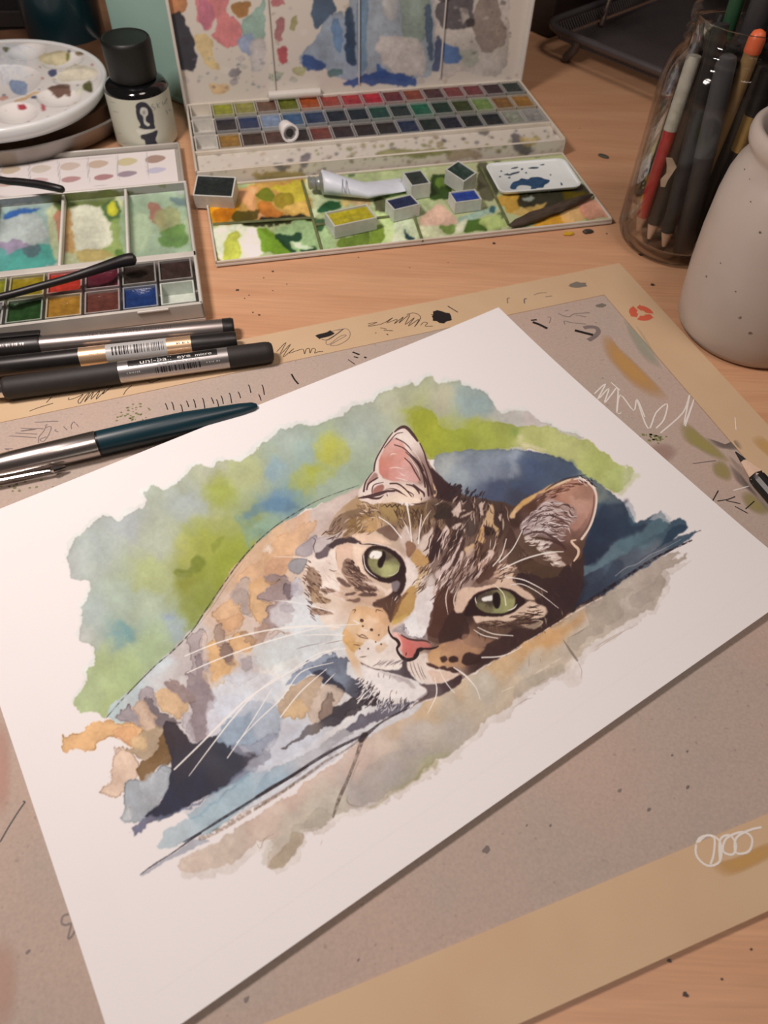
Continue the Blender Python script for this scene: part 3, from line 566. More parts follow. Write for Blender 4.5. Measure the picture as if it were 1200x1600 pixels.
    # ---- forehead stripes
    w('Z8', '60,20 260,-20 560,-40 720,80 680,230 500,300 340,380 210,420 150,330 100,200', (84, 66, 56), .6, 0, 3, 3)
    w('Z7', '590,470 660,455 705,480 692,560 672,605 640,545', (88, 64, 52), .85, .05, 1.6, .8)
    w('E2', '200,290 300,290 440,310 430,380 360,440 300,450 240,400', (164, 138, 84), .85, .2, 1.8)
    w('E2', '440,300 560,300 620,340 600,420 520,440 460,420', (116, 96, 62), .8, .1, 1.8)
    w('E2', '600,280 760,260 900,330 900,400 820,450 720,440 640,400', (92, 78, 62), .7, .1, 1.8)
    cv.hairs(L('E2', '330,320 640,290 920,330 1000,460 860,640 700,520 440,560 380,470'), lambda x, y: 70+(x-620)*.35, 170, 13, 2.2, [(70, 54, 46), (92, 72, 54), (56, 44, 40), (130, 104, 70), (160, 130, 92)], .65, 16, .12, 46)
    w('E2', '400,560 440,480 470,520 500,640 450,740 400,660', (206, 186, 174), .9)
    w('E2', '440,640 500,640 540,690 500,760 460,790 440,740', (140, 102, 76), .9)
    w('E2', '480,790 540,710 640,760 650,830 560,870 500,830', (200, 156, 94), .95, .1)
    w('E2', '560,700 600,600 660,540 700,500 690,620 660,740 620,760', (216, 196, 180), .92)
    for a_, c in (('720,560 740,490 770,500 790,560 780,640 770,720 720,800 680,830 650,820 640,760 680,680 690,620', (48, 38, 42)), ('800,390 860,360 920,350 980,380 1020,440 960,460 900,470 850,520 830,480', (58, 48, 46)),
                  ('830,640 880,570 960,560 970,620 920,700 880,720 840,690', (56, 46, 46)), ('880,780 920,700 970,620 1000,600 990,720 960,760 930,850 890,880', (66, 50, 46)), ('1000,500 1050,420 1110,440 1120,540 1060,590 1010,570', (76, 68, 64)),
                  ('950,860 1000,760 1080,700 1120,720 1060,860 1000,940 950,940', (82, 58, 48)), ('700,400 780,330 860,320 850,400 760,430', (50, 44, 42)), ('880,500 960,480 990,540 900,580', (64, 54, 52))):
        w('E2', a_, c, .92, .1, 1.6)
    for a_ in ('800,530 820,490 850,520 840,620 790,720 770,660', '770,880 830,800 880,720 930,660 960,600 960,650 900,760 870,830 820,900', '910,870 960,760 985,740 970,820 930,930 910,900', '880,345 920,300 940,240 980,290 970,330 1000,350 950,360',
               '890,520 920,470 970,460 930,500', '1000,540 1010,480 1080,350 1000,400 980,480 990,560', '1140,280 1190,260 1160,330 1180,380 1150,370'):
        w('E2', a_, (212, 190, 176), .85, .05, 1.2)
    w('E2', '1120,600 1160,580 1180,640 1140,650', (206, 168, 118), .9)
    for a_, c in (('260,170 300,100 350,240 300,320 240,270', (66, 54, 50)), ('180,390 250,320 330,240 300,330 250,420 200,420', (60, 50, 48)), ('460,380 560,360 560,430 510,460 460,440', (42, 34, 34)), ('560,250 620,240 600,320 640,400 600,500 560,430', (62, 50, 46)),
                  ('250,700 330,600 400,520 440,560 380,680 320,800 260,900 230,840', (74, 52, 44)), ('380,850 460,760 540,700 600,720 560,800 480,880 400,900', (76, 54, 46)), ('680,400 760,420 800,440 740,540 680,600 640,560', (70, 54, 48)), ('700,620 760,560 780,640 720,760 680,720', (84, 68, 56)),
                  ('760,700 900,640 1000,680 980,760 860,800 780,780', (70, 54, 44)), ('740,840 800,800 900,870 850,940 760,900', (46, 38, 40)), ('0,180 120,160 180,240 120,300 20,280', (52, 48, 44)), ('940,560 1000,600 960,700 860,640', (58, 44, 40))):
        w('E3', a_, c, .85, .08, 1.8)
    for a_, c in (('150,230 190,210 230,110 265,160 250,210 290,215 240,240 230,290 190,280', (206, 184, 168)), ('240,300 300,240 360,230 300,270', (190, 166, 148)), ('410,170 470,145 440,190 460,250 430,250', (190, 168, 152)), ('490,240 520,160 550,200 550,340 600,400 580,470 550,400 480,370 460,340', (200, 166, 120)),
                  ('395,480 440,360 460,400 440,520 400,510', (212, 166, 106)), ('280,580 330,550 370,540 360,590 310,660 290,620', (206, 172, 128)), ('590,290 620,250 610,320', (200, 176, 158)), ('360,780 440,680 490,600 550,610 500,700 440,760 370,830', (206, 172, 152)), ('480,620 550,610 520,680 480,720', (222, 196, 180)),
                  ('50,540 60,480 110,360 120,420 100,470 110,520 70,600', (214, 190, 178)), ('150,640 200,560 250,460 240,540 180,640 140,720', (208, 186, 176)), ('230,640 260,600 270,640 220,760 190,800', (206, 182, 170)), ('160,380 240,335 250,360 190,400', (206, 184, 170)),
                  ('690,290 720,230 800,170 860,130 880,120 830,180 760,240 730,300', (214, 166, 92)), ('0,820 80,740 160,640 200,560 180,660 140,760 100,830 40,900', (206, 184, 176))):
        w('E3', a_, c, .9, .08, 1.3)
    w('Z7', '960,360 1030,300 1100,250 1160,180 1200,150 1200,330 1120,420 1050,430 1000,500 960,480', (178, 156, 146), .65, .05, 2)
    cv.hairs(L('Z8', '160,360 260,260 380,200 480,170 440,330 330,390 230,460 150,500'), 122, 120, 22, 2.0, [(70, 50, 44), (58, 44, 42), (50, 38, 38), (84, 62, 54), (62, 46, 42), (96, 72, 62), (150, 124, 112), (206, 184, 172), (222, 200, 186)], .8, 9, .08, 14)
    cv.hairs(L('Z8', '100,60 300,40 340,160 220,280 120,240'), 115, 64, 18, 1.9, [(60, 46, 44), (52, 40, 40), (66, 50, 46), (206, 184, 170), (90, 72, 62)], .8, 10, .08, 15)
    cv.hairs(L('Z8', '380,60 560,40 600,200 480,280 400,240'), 112, 60, 18, 1.6, [(60, 46, 42), (190, 156, 128), (90, 70, 58)], .6, 10, .08, 16)
    # ---- right of the nose: dark brown side
    w('E7', '940,60 960,0 1200,0 1200,350 1080,370 1000,400 930,380 890,330 920,230', [(690,950,92,68,56),(700,970,66,48,42),(680,990,92,70,60),(715,985,70,58,48)], .92, .05, 2, 1.2)
    w('Z8', '150,490 200,400 230,380 260,440 290,560 340,560 330,620 220,700 140,700 110,640', (74, 50, 42), .85, .05, 2)
    w('Z8', '240,560 330,540 360,600 380,680 330,720 240,740 180,720', (54, 40, 38), .85, .05, 2, 1.2)
    for p_ in ('245,380 225,460 240,565', '300,395 275,470 290,545'): ln('Z8', p_, 1.8, (226, 206, 192), .9)
    # right eye surround
    w('Z8', '280,540 290,440 330,390 430,380 520,370 560,330 640,300 640,270 560,310 580,250 650,270 640,330 660,370 740,420 780,470 740,470 680,440 600,400 520,395 430,420 370,470 330,540 310,550', (222, 190, 164), .95, .08)
    w('Z8', '395,570 460,560 560,565 640,545 690,500 750,480 850,510 850,560 780,590 700,570 620,600 540,590 470,600 420,610', (222, 194, 168), .95, .08)
    f(L('Z8', '340,560 360,500 410,430 480,400 560,393 640,410 700,450 720,480 690,510 640,548 560,568 470,568 400,565'), INK, .98, .6, .6)
    f(L('Z8', '412,500 425,450 470,420 540,405 600,412 645,440 660,480 640,525 580,550 500,550 450,535'), [(757,945,112,110,76,8),(760,930,72,68,56,8),(770,950,142,150,96,8),(790,945,146,152,96,8),(795,930,120,122,82,8),(775,955,156,164,106,8),(800,940,150,154,98,8)], 1, .4, .7, .3)
    f(L('Z8', '450,455 500,440 520,440 520,468 480,475 455,475'), (240, 228, 218), 1, .3, .4)
    f(L('Z8', '516,440 540,418 560,430 568,470 555,515 535,520 520,490'), (26, 22, 24), 1, .3, .5)
    ln('Z8', '410,450 410,470 420,495', 1.6, WH); ln('Z8', '610,535 650,520 672,492', 2., WH, .9)
    st(L('Z8', '520,370 560,400 590,440 600,500'), [1, 1.8, 1.6, 2.4], (224, 214, 180), .9)
    cv.hairs(L('Z8', '700,540 780,505 850,515 850,570 780,640 700,640 560,640 430,622 440,608 600,608'), lambda x, y: 8-(x-760)*.18, 90, 15, 1.6, [(70, 54, 46), (60, 46, 42), (48, 38, 36), (96, 76, 60), (186, 156, 130)], .8, 9, .1, 17)
    cv.hairs(L('Z8', '560,250 660,260 650,330 540,350'), -25, 26, 14, 1.8, [(226, 198, 172), (204, 170, 144), (70, 54, 48)], .85, 12, .1, 18)
    w('Z8', '700,640 760,620 830,600 820,630 760,650', (168, 148, 124), .8, .2); ln('Z8', '760,600 800,595 830,610 790,640', 1.2, (206, 186, 160))
    # right cheek darkness
    w('Z8', '660,330 760,300 860,250 960,260 1050,280 1080,420 980,520 900,570 850,560 850,510 780,480 860,420 760,380', (52, 42, 44), .8, .05, 2, 1.5)
    w('Z8', '700,260 780,220 900,230 960,270 900,330 800,330 740,300', (82, 66, 50), .8, .05, 2, 1.2)
    w('Z8', '470,760 600,680 720,640 840,640 900,590 940,560 860,640 740,720 620,800 520,850 420,880 440,820', (56, 42, 42), .88, .05, 2, 1)
    w('Z8', '420,640 520,640 640,650 560,700 470,700', (104, 82, 66), .6, .1, 2, 1)
    w('Z8', '330,680 440,700 480,760 400,770 340,740', (146, 112, 90), .7, .05, 2, 1)
    # ---- muzzle right
    w('E7', '880,500 920,450 1000,410 1100,370 1200,360 1200,540 1100,600 1000,600 920,580 890,540', [(680,1020,204,156,104),(700,1015,176,130,98),(715,1010,166,126,102),(690,1030,208,164,112)], .95, .08, 1.6)
    w('Z8', '200,770 330,740 420,770 480,770 420,830 360,880 300,890 220,870', (176, 134, 98), .7, .05, 2, 1)
    w('E7', '700,560 800,500 870,480 890,560 930,610 1060,650 1180,680 1100,740 1000,780 900,770 820,740 760,690 710,640', (226, 206, 192), .95, .1)
    w('E7', '900,640 1040,650 1150,680 1080,740 980,770 930,720', (206, 172, 144), .6, .05, 2, 1)
    for p_ in ('720,560 740,640 780,720', '750,560 780,650 830,740', '790,570 820,660 860,740', '820,600 850,680 880,730'): ln('E7', p_, 1.3, (110, 98, 98), .8)
    for a_ in ('1005,520 1060,515 1075,545 1030,565 1010,545', '1085,525 1130,512 1170,530 1165,560 1110,560', '880,570 960,590 1000,610 990,630 900,600', '1000,610 1050,600 1090,640 1040,640', '1070,620 1130,605 1180,650 1120,660'): w('E7', a_, (62, 44, 40), .95, 0, 1)
    w('Z8', '320,850 340,810 380,800 450,820 430,860 370,880 330,870', (52, 38, 38), .95, 0, 1); w('Z8', '250,830 280,820 300,840 270,860 245,850', (56, 40, 38), .95, 0, .8)
    # ---- muzzle left
    w('E7', '110,390 110,280 130,180 190,60 240,30 360,50 470,70 520,170 530,260 480,330 420,380 300,330 220,350 190,460 140,440', [(545,975,222,190,150),(560,960,216,172,122),(590,970,212,166,120),(600,985,216,176,134),(545,1000,214,170,112),(570,990,226,196,164),(550,1010,208,160,92)], .95, .12, 1.8)
    w('E7', '120,390 200,370 260,390 300,420 250,450 190,470 140,430', (208, 164, 100), .75, .1, 1.8)
    w('E7', '200,470 260,420 340,350 440,370 540,300 590,370 610,450 650,530 640,600 500,640 400,630 280,590 220,530', (230, 212, 200), .95, .06)
    w('E7', '390,420 460,390 520,430 470,460 410,490', (218, 188, 150), .7, .05, 2, 1)
    for x, y, r in ((270, 175, 5.5), (280, 228, 3), (362, 262, 4.6), (430, 312, 2.6), (400, 376, 2.2), (452, 398, 2.8), (250, 440, 2.4), (330, 440, 2.6)):
        st(L('E7', f'{x-r*2.2},{y-r} {x+r*2},{y+r}'), r, (72, 50, 40), .9, 0)
    for p_ in ('220,300 260,330 340,350', '240,320 280,310 330,345', '190,400 260,410', '250,520 320,510', '180,80 210,75 195,110', '470,90 410,75 405,105'): ln('E7', p_, 1.6, (90, 66, 52), .85)
    for k in range(16):
        x = 360+18*k+8*rng.randn(); ln('E7', f'{x:.0f},{600+10*rng.randn():.0f} {x+40:.0f},{585-k*1.5:.0f} {x+90:.0f},{540+8*rng.randn():.0f}', 1.0, (120, 112, 116), .75)
    # nose
    f(L('E7', '550,300 590,290 640,310 690,340 760,365 850,365 900,390 920,420 880,445 830,430 790,440 770,470 760,510 700,530 660,510 650,480 630,440 625,390 600,340 560,320'), [(625,992,232,176,164,8),(640,1005,212,118,108,8),(650,1015,206,106,98,8),(660,1004,204,112,104,8),(670,1010,160,98,94,6),(630,1015,226,150,140,6)], 1, .6, .5, .1)
    w('E7', '560,300 600,300 640,350 650,420 640,460 625,410 600,340', (234, 190, 176), .7, 0, .6, .8)
    st(L('E7', '520,230 525,280 555,330 600,360 620,400 600,440 620,490 660,530 700,545 760,530 790,490 800,450 850,440 910,440 960,430 990,415'), [1.6, 3, 3.5, 5, 5, 3.5, 4, 6, 6, 5, 6, 5, 3, 3.5, 3, 1.5], INK, .96)
    f(L('E7', '770,470 790,440 830,430 850,450 810,470 790,500 760,530 740,540'), INK, .96, .5, .5)
    st(L('E7', '640,310 700,345 780,360 860,365 910,385'), [2, 3, 3.5, 3, 1.5], (74, 52, 50), .9); st(L('E7', '690,470 680,510'), 2.2, (90, 44, 44), .9)
    st(L('E7', '545,295 590,275 640,290'), 1.4, (150, 140, 140), .8)
    # mouth
    f(L('E7', '650,560 690,540 700,620 740,690 790,740 830,790 880,830 900,870 860,900 800,930 790,900 880,840 850,790 780,740 720,720 640,690 560,670 470,650 400,635 470,640 560,640 620,630 650,600'), [(640,1040,70,66,72),(620,1050,88,86,92),(660,1075,70,66,70),(630,1045,54,48,54)], .95, .8, .6, .1)
    f(L('E7', '830,770 920,780 1010,770 1100,740 1200,680 1200,770 1100,830 1000,880 900,910 820,940 740,990 720,1000 800,930 880,850'), [(690,1072,62,54,58),(720,1060,56,44,46),(670,1085,86,80,86),(660,1095,110,88,76)], .95, 1, .7, .1)
    w('E7', '380,640 470,655 560,680 680,710 720,750 690,770 600,700 560,730 430,700 400,670', (190, 182, 178), .75, .1, 1.5, .8)
    st(L('E7', '260,570 300,600 380,630 440,635'), [1.5, 4.5, 3, 1.5], (104, 88, 84), .9)
    w('E7', '260,600 400,640 520,700 620,740 700,780 780,790 860,800 880,850 830,900 750,940 680,940 600,900 500,920 440,900 380,830 320,760 270,680', (230, 216, 210), .9, .05, 1.5, .8)
    w('E7', '560,690 650,700 720,740 780,800 740,810 680,760 600,740', (168, 162, 162), .6, .05, 1.5, 1)
    for p_ in ('430,660 425,700 440,710', '480,670 470,720', '540,680 525,730', '530,890 545,840 565,830', '590,870 598,830'): ln('E7', p_, 1.6, (150, 138, 134), .8)
    # chin fur fringe
    cv.hairs(L('E7', '220,720 330,740 420,850 430,940 330,980 220,940'), -48, 60, 13, 1.8, [(50, 46, 52), (66, 62, 68), (40, 38, 44), (226, 214, 208), (90, 92, 102)], .9, 10, .15, 19)
    cv.hairs(L('E7', '440,930 560,910 700,930 740,960 640,1000 520,1020 420,1010'), -62, 54, 10, 1.8, [(84, 86, 96), (60, 58, 66), (120, 124, 136), (200, 198, 200)], .85, 14, .15, 20)
    ln('E7', '880,840 850,880 800,910 770,930', 2.2, (150, 146, 150), .9); ln('E7', '700,1000 745,975 740,945', 1.6, WH, .9)
    # ---- left ear
    f(L('E5', '0,960 10,860 70,760 130,690 180,600 200,500 260,370 330,280 400,190 460,140 520,125 590,170 650,230 720,320 780,430 830,540 870,620 930,680 1000,760 1120,830 1160,930 1060,1000 900,960 800,990 740,1010 640,1020 400,960 240,1010 140,1020'), [(630,690,226,206,194),(590,750,226,206,194),(600,770,222,200,186),(650,770,206,184,172),(665,750,150,124,112),(680,765,70,52,50),(700,770,54,42,44),(640,780,228,202,178)], 1, .9, .6, .05)
    f(L('E5', '840,620 940,690 1040,770 1130,830 1190,800 1200,960 1100,1000 980,960 920,950 890,830 860,720'), (52, 40, 44), .92, 1.2, .8)
    f(L('E5', '235,600 250,480 300,380 370,290 440,255 520,300 560,380 600,480 650,600 690,690 710,760 640,780 540,760 420,760 320,740 250,680'), [(600,700,214,160,146),(610,690,216,168,158),(605,715,206,132,112),(595,730,204,122,106),(630,720,212,146,132),(640,745,208,160,152),(610,745,204,140,128),(590,740,198,122,110)], .97, .9, .6, .12)
    f(L('E5', '170,890 190,830 260,800 300,820 270,880 200,910'), (156, 102, 92), .95, 1, .6, .2)
    f(L('E5', '120,740 180,660 220,690 200,730 150,760 100,830 90,790'), (158, 120, 110), .9, .8, .6, .1)
    for p_, wd in (('420,185 470,145 530,125 580,150 640,220 690,290', [2, 4, 5, 5, 5, 3]), ('180,640 200,520 260,400 340,270 400,190', [2.6, 2.4, 2, 2, 1.5]), ('60,880 80,780 130,700 180,640', [3, 2.4, 1.6, 1]), ('95,860 120,790 200,735 230,720', [2.4, 2.6, 2.6, 1]), ('160,920 160,850 190,800 290,775', [1.2, 1.8, 1.6, 1]),
                   ('300,370 360,300 440,210 520,190', [1.2, 1.6, 1.4, 1]), ('440,262 520,300 580,350 620,400', [2, 1.6, 1.6, .8]), ('420,335 520,370 600,440 700,540 760,640', [1.6, 1.6, 1.8, 2.6, 2]), ('540,490 610,560 660,650 720,750', [1.4, 2, 2, 1.6]), ('550,420 640,500 720,600 760,700 780,830', [1, 2, 3, 3, 2.5]),
                   ('670,440 720,520 770,600 820,760 860,920', [1.2, 1.6, 2, 2.6, 2.8]), ('720,320 770,430 800,540 860,680 900,820', [2, 2.2, 2.4, 3, 3]), ('690,530 740,650 800,770 820,930', [2, 3, 4, 3]), ('370,790 450,790 520,830 570,880 620,940', [2.5, 2.5, 2.2, 2, 1.6]), ('500,830 580,880 640,920 630,960', 1.5),
                   ('300,880 420,870 500,900 580,950', 2), ('290,860 400,850 480,880 540,930', 1.6), ('0,960 120,940 240,910 330,880 420,880', [2, 5, 6, 4, 2]), ('40,930 150,960 240,960 300,920', 3.5), ('560,800 640,820 700,880 710,910', [1.6, 2.6, 3, 1.5]), ('640,800 700,850 760,900 770,940', [1.5, 3, 3.5, 2]), ('330,900 340,940 370,965', 1.4), ('740,950 730,1000', 1.6), ('600,1020 700,1030 800,1010', 1.6)):
        st(L('E5', p_), wd, (62, 44, 46), .9)
    for p_ in ('370,460 400,440 450,445', '360,610 440,600 530,620', '480,660 520,690 550,690', '430,720 520,740 580,760', '590,470 650,560 700,640 720,720', '640,400 690,470 750,570', '520,330 600,420 660,480', '340,890 360,930', '400,830 480,850', '640,250 680,320'): ln('E5', p_, 1.6, (238, 212, 198), .8)
    f(L('E5', '870,780 900,830 915,900 890,950 875,930 890,880'), (228, 190, 144), .95, .5, .5)
    w('E5', '240,1010 320,940 440,920 560,960 700,960 740,1000 640,1020 500,1010 380,1010', (228, 204, 182), .95, 0, 1)
    st(L('E5', '250,1020 270,1060 310,1030 330,1065 370,1035 390,1065 430,1035 450,1065 490,1030 500,1065 545,1035'), 1.5, INK, .85, 3)
    # forelock strokes
    cv.hairs(L('E2', '0,260 180,300 200,400 60,440 0,420'), 20, 26, 12, 1.6, [(226, 200, 178), (90, 70, 56), (150, 118, 76)], .8, 16, .1, 21)
    # ---- right ear
    f(L('E6', '30,610 60,520 150,430 270,340 400,270 520,210 680,140 800,125 920,125 1000,190 1060,280 1075,400 1050,540 1010,680 960,790 930,860 870,880 870,960 860,1040 800,1100 700,1150 500,1160 300,1060 160,900 100,760'),
      [(800,800,66,50,44),(830,780,84,60,50),(880,765,176,124,102),(910,770,184,138,118),(915,790,178,134,116),(860,790,170,132,116),(860,800,184,160,152),(840,820,158,140,138),(900,810,166,122,108),(890,830,128,96,86),(880,850,92,68,60),(850,850,90,72,66),(895,865,86,64,54),(860,870,86,68,54),(830,850,84,68,54)], 1, .8, .6)
    f(L('E6', '560,330 700,250 850,200 960,220 1010,300 1010,460 960,600 880,700 820,760 760,700 820,560 820,480 700,400 580,390'), [(890,770,194,142,118),(905,785,202,158,136),(912,800,192,148,130),(905,820,166,122,106),(875,775,170,116,96),(915,770,160,120,98)], .85, 1.5, 1.2)
    f(L('E6', '160,680 250,570 380,460 500,400 620,400 760,440 830,520 840,620 740,700 700,760 640,860 540,800 420,760 320,760 220,800'), [(830,800,160,146,148),(850,790,196,180,176),(870,800,176,156,150),(880,815,150,118,108),(850,810,208,194,190),(840,825,170,156,158),(870,830,140,118,112)], .85, 1.5, 1)
    RF = [(222, 206, 198), (206, 190, 186), (90, 66, 60), (180, 160, 154), (70, 50, 48)]
    cv.hairs(L('E6', '160,680 260,560 420,450 600,390 760,450 820,540 740,720 640,850 500,800 380,780 220,800'), lambda x, y: -46+(x-812)*.95, 150, 15, 1.5, RF, .85, 8, .18, 22)
    cv.hairs(L('E6', '300,420 420,320 600,230 760,180 900,180 760,260 600,330 480,400'), lambda x, y: -34+(x-830)*.4, 60, 14, 1.5, [(84, 56, 46), (120, 82, 66), (200, 156, 132), (64, 46, 42)], .75, 8, .12, 23)
    for p_, wd, c in (('340,600 480,560 600,590 760,640', [1, 2, 2, 1], (70, 50, 50)), ('480,660 560,700 660,690 740,700', [1, 2.4, 2, 1], (70, 50, 50)), ('220,790 320,760 440,760 560,830 640,880', [1.2, 2.5, 3, 4, 2], (78, 58, 56)), ('360,820 500,850 640,900 700,960', [1.5, 4, 5, 3], (72, 52, 48)), ('240,630 320,570 420,520 560,490', [1, 1.6, 1.6, 1], (90, 68, 66))):
        st(L('E6', p_), wd, c, .85)
    # gold rim and pale rim
    f(L('E6', '40,590 60,530 150,430 260,350 330,310 400,280 470,240 560,190 700,140 780,130 700,180 580,230 460,290 380,310 330,370 250,430 190,470 120,540 100,600'), [(800,805,226,190,140),(820,785,210,164,96),(850,765,218,174,112),(885,750,232,206,166)], .97, .6, .5, .05)
    st(L('E6', '800,140 880,130 940,160 1000,210 1040,260 1062,340 1060,430 1040,540 1005,650 960,740 890,840'), [2, 3, 4, 3.4, 4, 3, 3.2, 3, 3.4, 3, 4], (230, 208, 190), .97)
    cv.hairs(L('E6', '780,130 900,110 1010,180 1060,240 1010,260 900,180'), 35, 16, 8, 1.4, [(238, 222, 208), (60, 46, 46)], .9, 12, .1, 24)
    st(L('E6', '1030,330 1030,440 1000,580 950,700 870,820'), [1.4, 1.8, 1.8, 2, 1.2], (110, 80, 72), .8)
    st(L('E6', '820,850 770,865 800,910 850,960 850,1020 800,1095'), [2, 3.4, 4, 4.6, 4.4, 2.4], (228, 196, 164), .97)
    f(L('E6', '840,880 900,860 940,870 900,980 870,1060 840,1080 870,1000 865,950'), (92, 70, 56), .9, 1, .8)
    f(L('E6', '220,830 270,800 320,850 420,860 540,880 500,920 440,980 360,950 380,900 280,880'), (212, 194, 184), .92, 1, .6, .1)
    f(L('E6', '430,920 480,895 500,910 440,935'), (72, 54, 52), .9, .5, .5)
    f(L('E6', '420,1000 520,980 600,1000 620,1030 660,1050 660,1100 700,1160 560,1170 540,1130 570,1110 480,1080 540,1050'), (202, 182, 168), .92, 1.2, .6, .1)
    cv.hairs(L('E6', '420,990 640,1000 680,1160 540,1170 480,1090'), 12, 22, 11, 1.4, [(230, 212, 200), (90, 70, 60), (180, 156, 142)], .85, 14, .1, 25)
    cv.hairs(L('E6', '220,830 540,880 440,980 260,890'), -14, 18, 10, 1.4, [(230, 212, 202), (104, 82, 74)], .85, 14, .1, 26)
    # ear shadow edge into the blue
    st(L('E6', '460,270 560,200 690,140 800,110 940,85'), [1, 3, 3, 2, 1], (46, 44, 54), .7, soft=1)
    cv.hairs(L('E6', '860,100 1000,140 1070,230 1000,190 920,130'), 40, 12, 6, 1.2, [(40, 36, 42)], .9, 12, .1, 27)
    # ---- fur edge to the shadow behind
    cv.hairs(L('E2', '700,120 900,100 1100,150 1200,200 1200,260 900,240 720,220'), -60, 50, 9, 2.6, [(44, 38, 44), (56, 50, 54), (40, 44, 56)], .8, 16, .1, 28)
    # pale rim of the ledge under the cheek, dark gap below it
    st(L('Z8', '420,890 520,840 640,770 740,705 840,640 940,580 1060,510 1200,440'), [2, 3, 3, 3.5, 3, 3.5, 4, 4], (62, 48, 46), .75, rough=.2)
    st(L('Z8', '560,838 660,775 760,712 860,650 960,588 1060,528 1200,452'), [1, 1.6, 1.4, 2, 2.2, 3, 3], (222, 200, 178), .8, rough=.35)
    cv.hairs(L('E3', '0,100 260,100 480,150 640,200 700,300 560,420 300,420 120,300'), lambda x, y: 100-(x-740)*.3, 70, 14, 2.2, [(58, 46, 44), (50, 42, 42), (70, 56, 48), (200, 176, 158), (64, 54, 50)], .7, 14, .12, 51)
    # ---- eyebrow hairs and whiskers
    for k, p_, wd in (('E2', '450,275 480,450 497,635', [3., 2., 2.]), ('E2', '190,405 300,480 400,600', [1.4, 1.8, 2.2]), ('E2', '395,400 450,500 490,620', 1.2), ('E2', '590,380 575,500 560,655', [1, 2, 2.2]), ('E2', '690,330 620,430 570,560', 1.3),
                      ('E3', '665,490 620,640 540,745', [1.4, 1.8, 1.8]), ('E3', '815,410 720,590 600,710', [1.4, 1.8, 2]), ('E3', '1200,610 1050,620 830,680 620,775', [1.2, 2.2, 2.4, 1.8]), ('E3', '570,470 555,560 530,620', 1), ('E3', '520,480 510,590', 1),
                      ('Z8', '600,325 700,340 780,375 860,420', [1.2, 2, 1.8, 1]), ('Z8', '630,375 700,370 800,420 930,520', [1, 1.6, 1.4, .8]), ('Z8', '425,640 520,680 645,692', [1.2, 1.6, 1.4]), ('Z8', '400,655 460,690 550,708', [1, 1.6, 1.2]), ('Z8', '450,828 560,822 640,795 700,760', [2, 2, 1.6, 1.2]),
                      ('Z8', '275,890 340,935 380,975', [1.6, 3, 2]), ('Z8', '380,975 415,1020 440,1090', [2, 1.2, .8]), ('Z8', '155,950 168,1020 160,1080 110,1180', [.8, 2, 2, .8]), ('Z8', '185,910 230,990 280,1050', [.8, 1.6, 1]), ('E7', '180,170 270,215', 2.2), ('E7', '270,260 340,275', 1.4),
                      ('Z7', '195,508 330,545', [2.4, 1.4]), ('Z7', '0,640 180,628 360,640', [.8, 1.8, 1.6]), ('Z7', '120,690 260,685 390,690', [.8, 1.6, 1.4]), ('Z7', '200,760 300,730 390,725', 1), ('Z7', '80,890 240,800 400,770', [1, 1.6, 1.2]),
                      ('F', '288,1025 340,1004 400,988 450,981 560,975', [1.4, 2, 2.2, 2, 1]), ('F', '292,1051 340,1030 400,1008 460,990 520,975', [1.4, 2, 2.2, 1.6, 1]),
                      ('F', '272,1202 310,1165 355,1120 395,1085 460,1045 530,1010', [2.4, 2.6, 3, 2.6, 1.8, 1]), ('F', '295,1212 330,1165 365,1120 400,1082 440,1052', [1, 2, 2.4, 2, 1]), ('F', '355,1184 385,1140 410,1100 425,1075', [1.6, 1.6, 1.6, .8]), ('F', '370,1160 400,1128 440,1090 470,1050 520,1035', [1.2, 1.6, 2, 1.6, 1]),
                      ('F', '438,1120 470,1080 510,1045', [1.8, 2, 1]), ('F', '500,1075 525,1050', 1.6), ('E7', '230,950 290,870 360,810', [2, 2, 1]), ('E7', '320,920 380,830', 1.8), ('F', '420,870 460,870 490,874', .9), ('F', '420,938 455,940 500,948', 1.0)):
        st(L(k, p_), wd, (236, 222, 212), .92)
    ln('Z7', '90,775 160,755 240,740', 1.1, (110, 104, 104), .7); ln('Z7', '270,740 330,730 385,720', 1.1, (110, 96, 96), .7)
    return cv
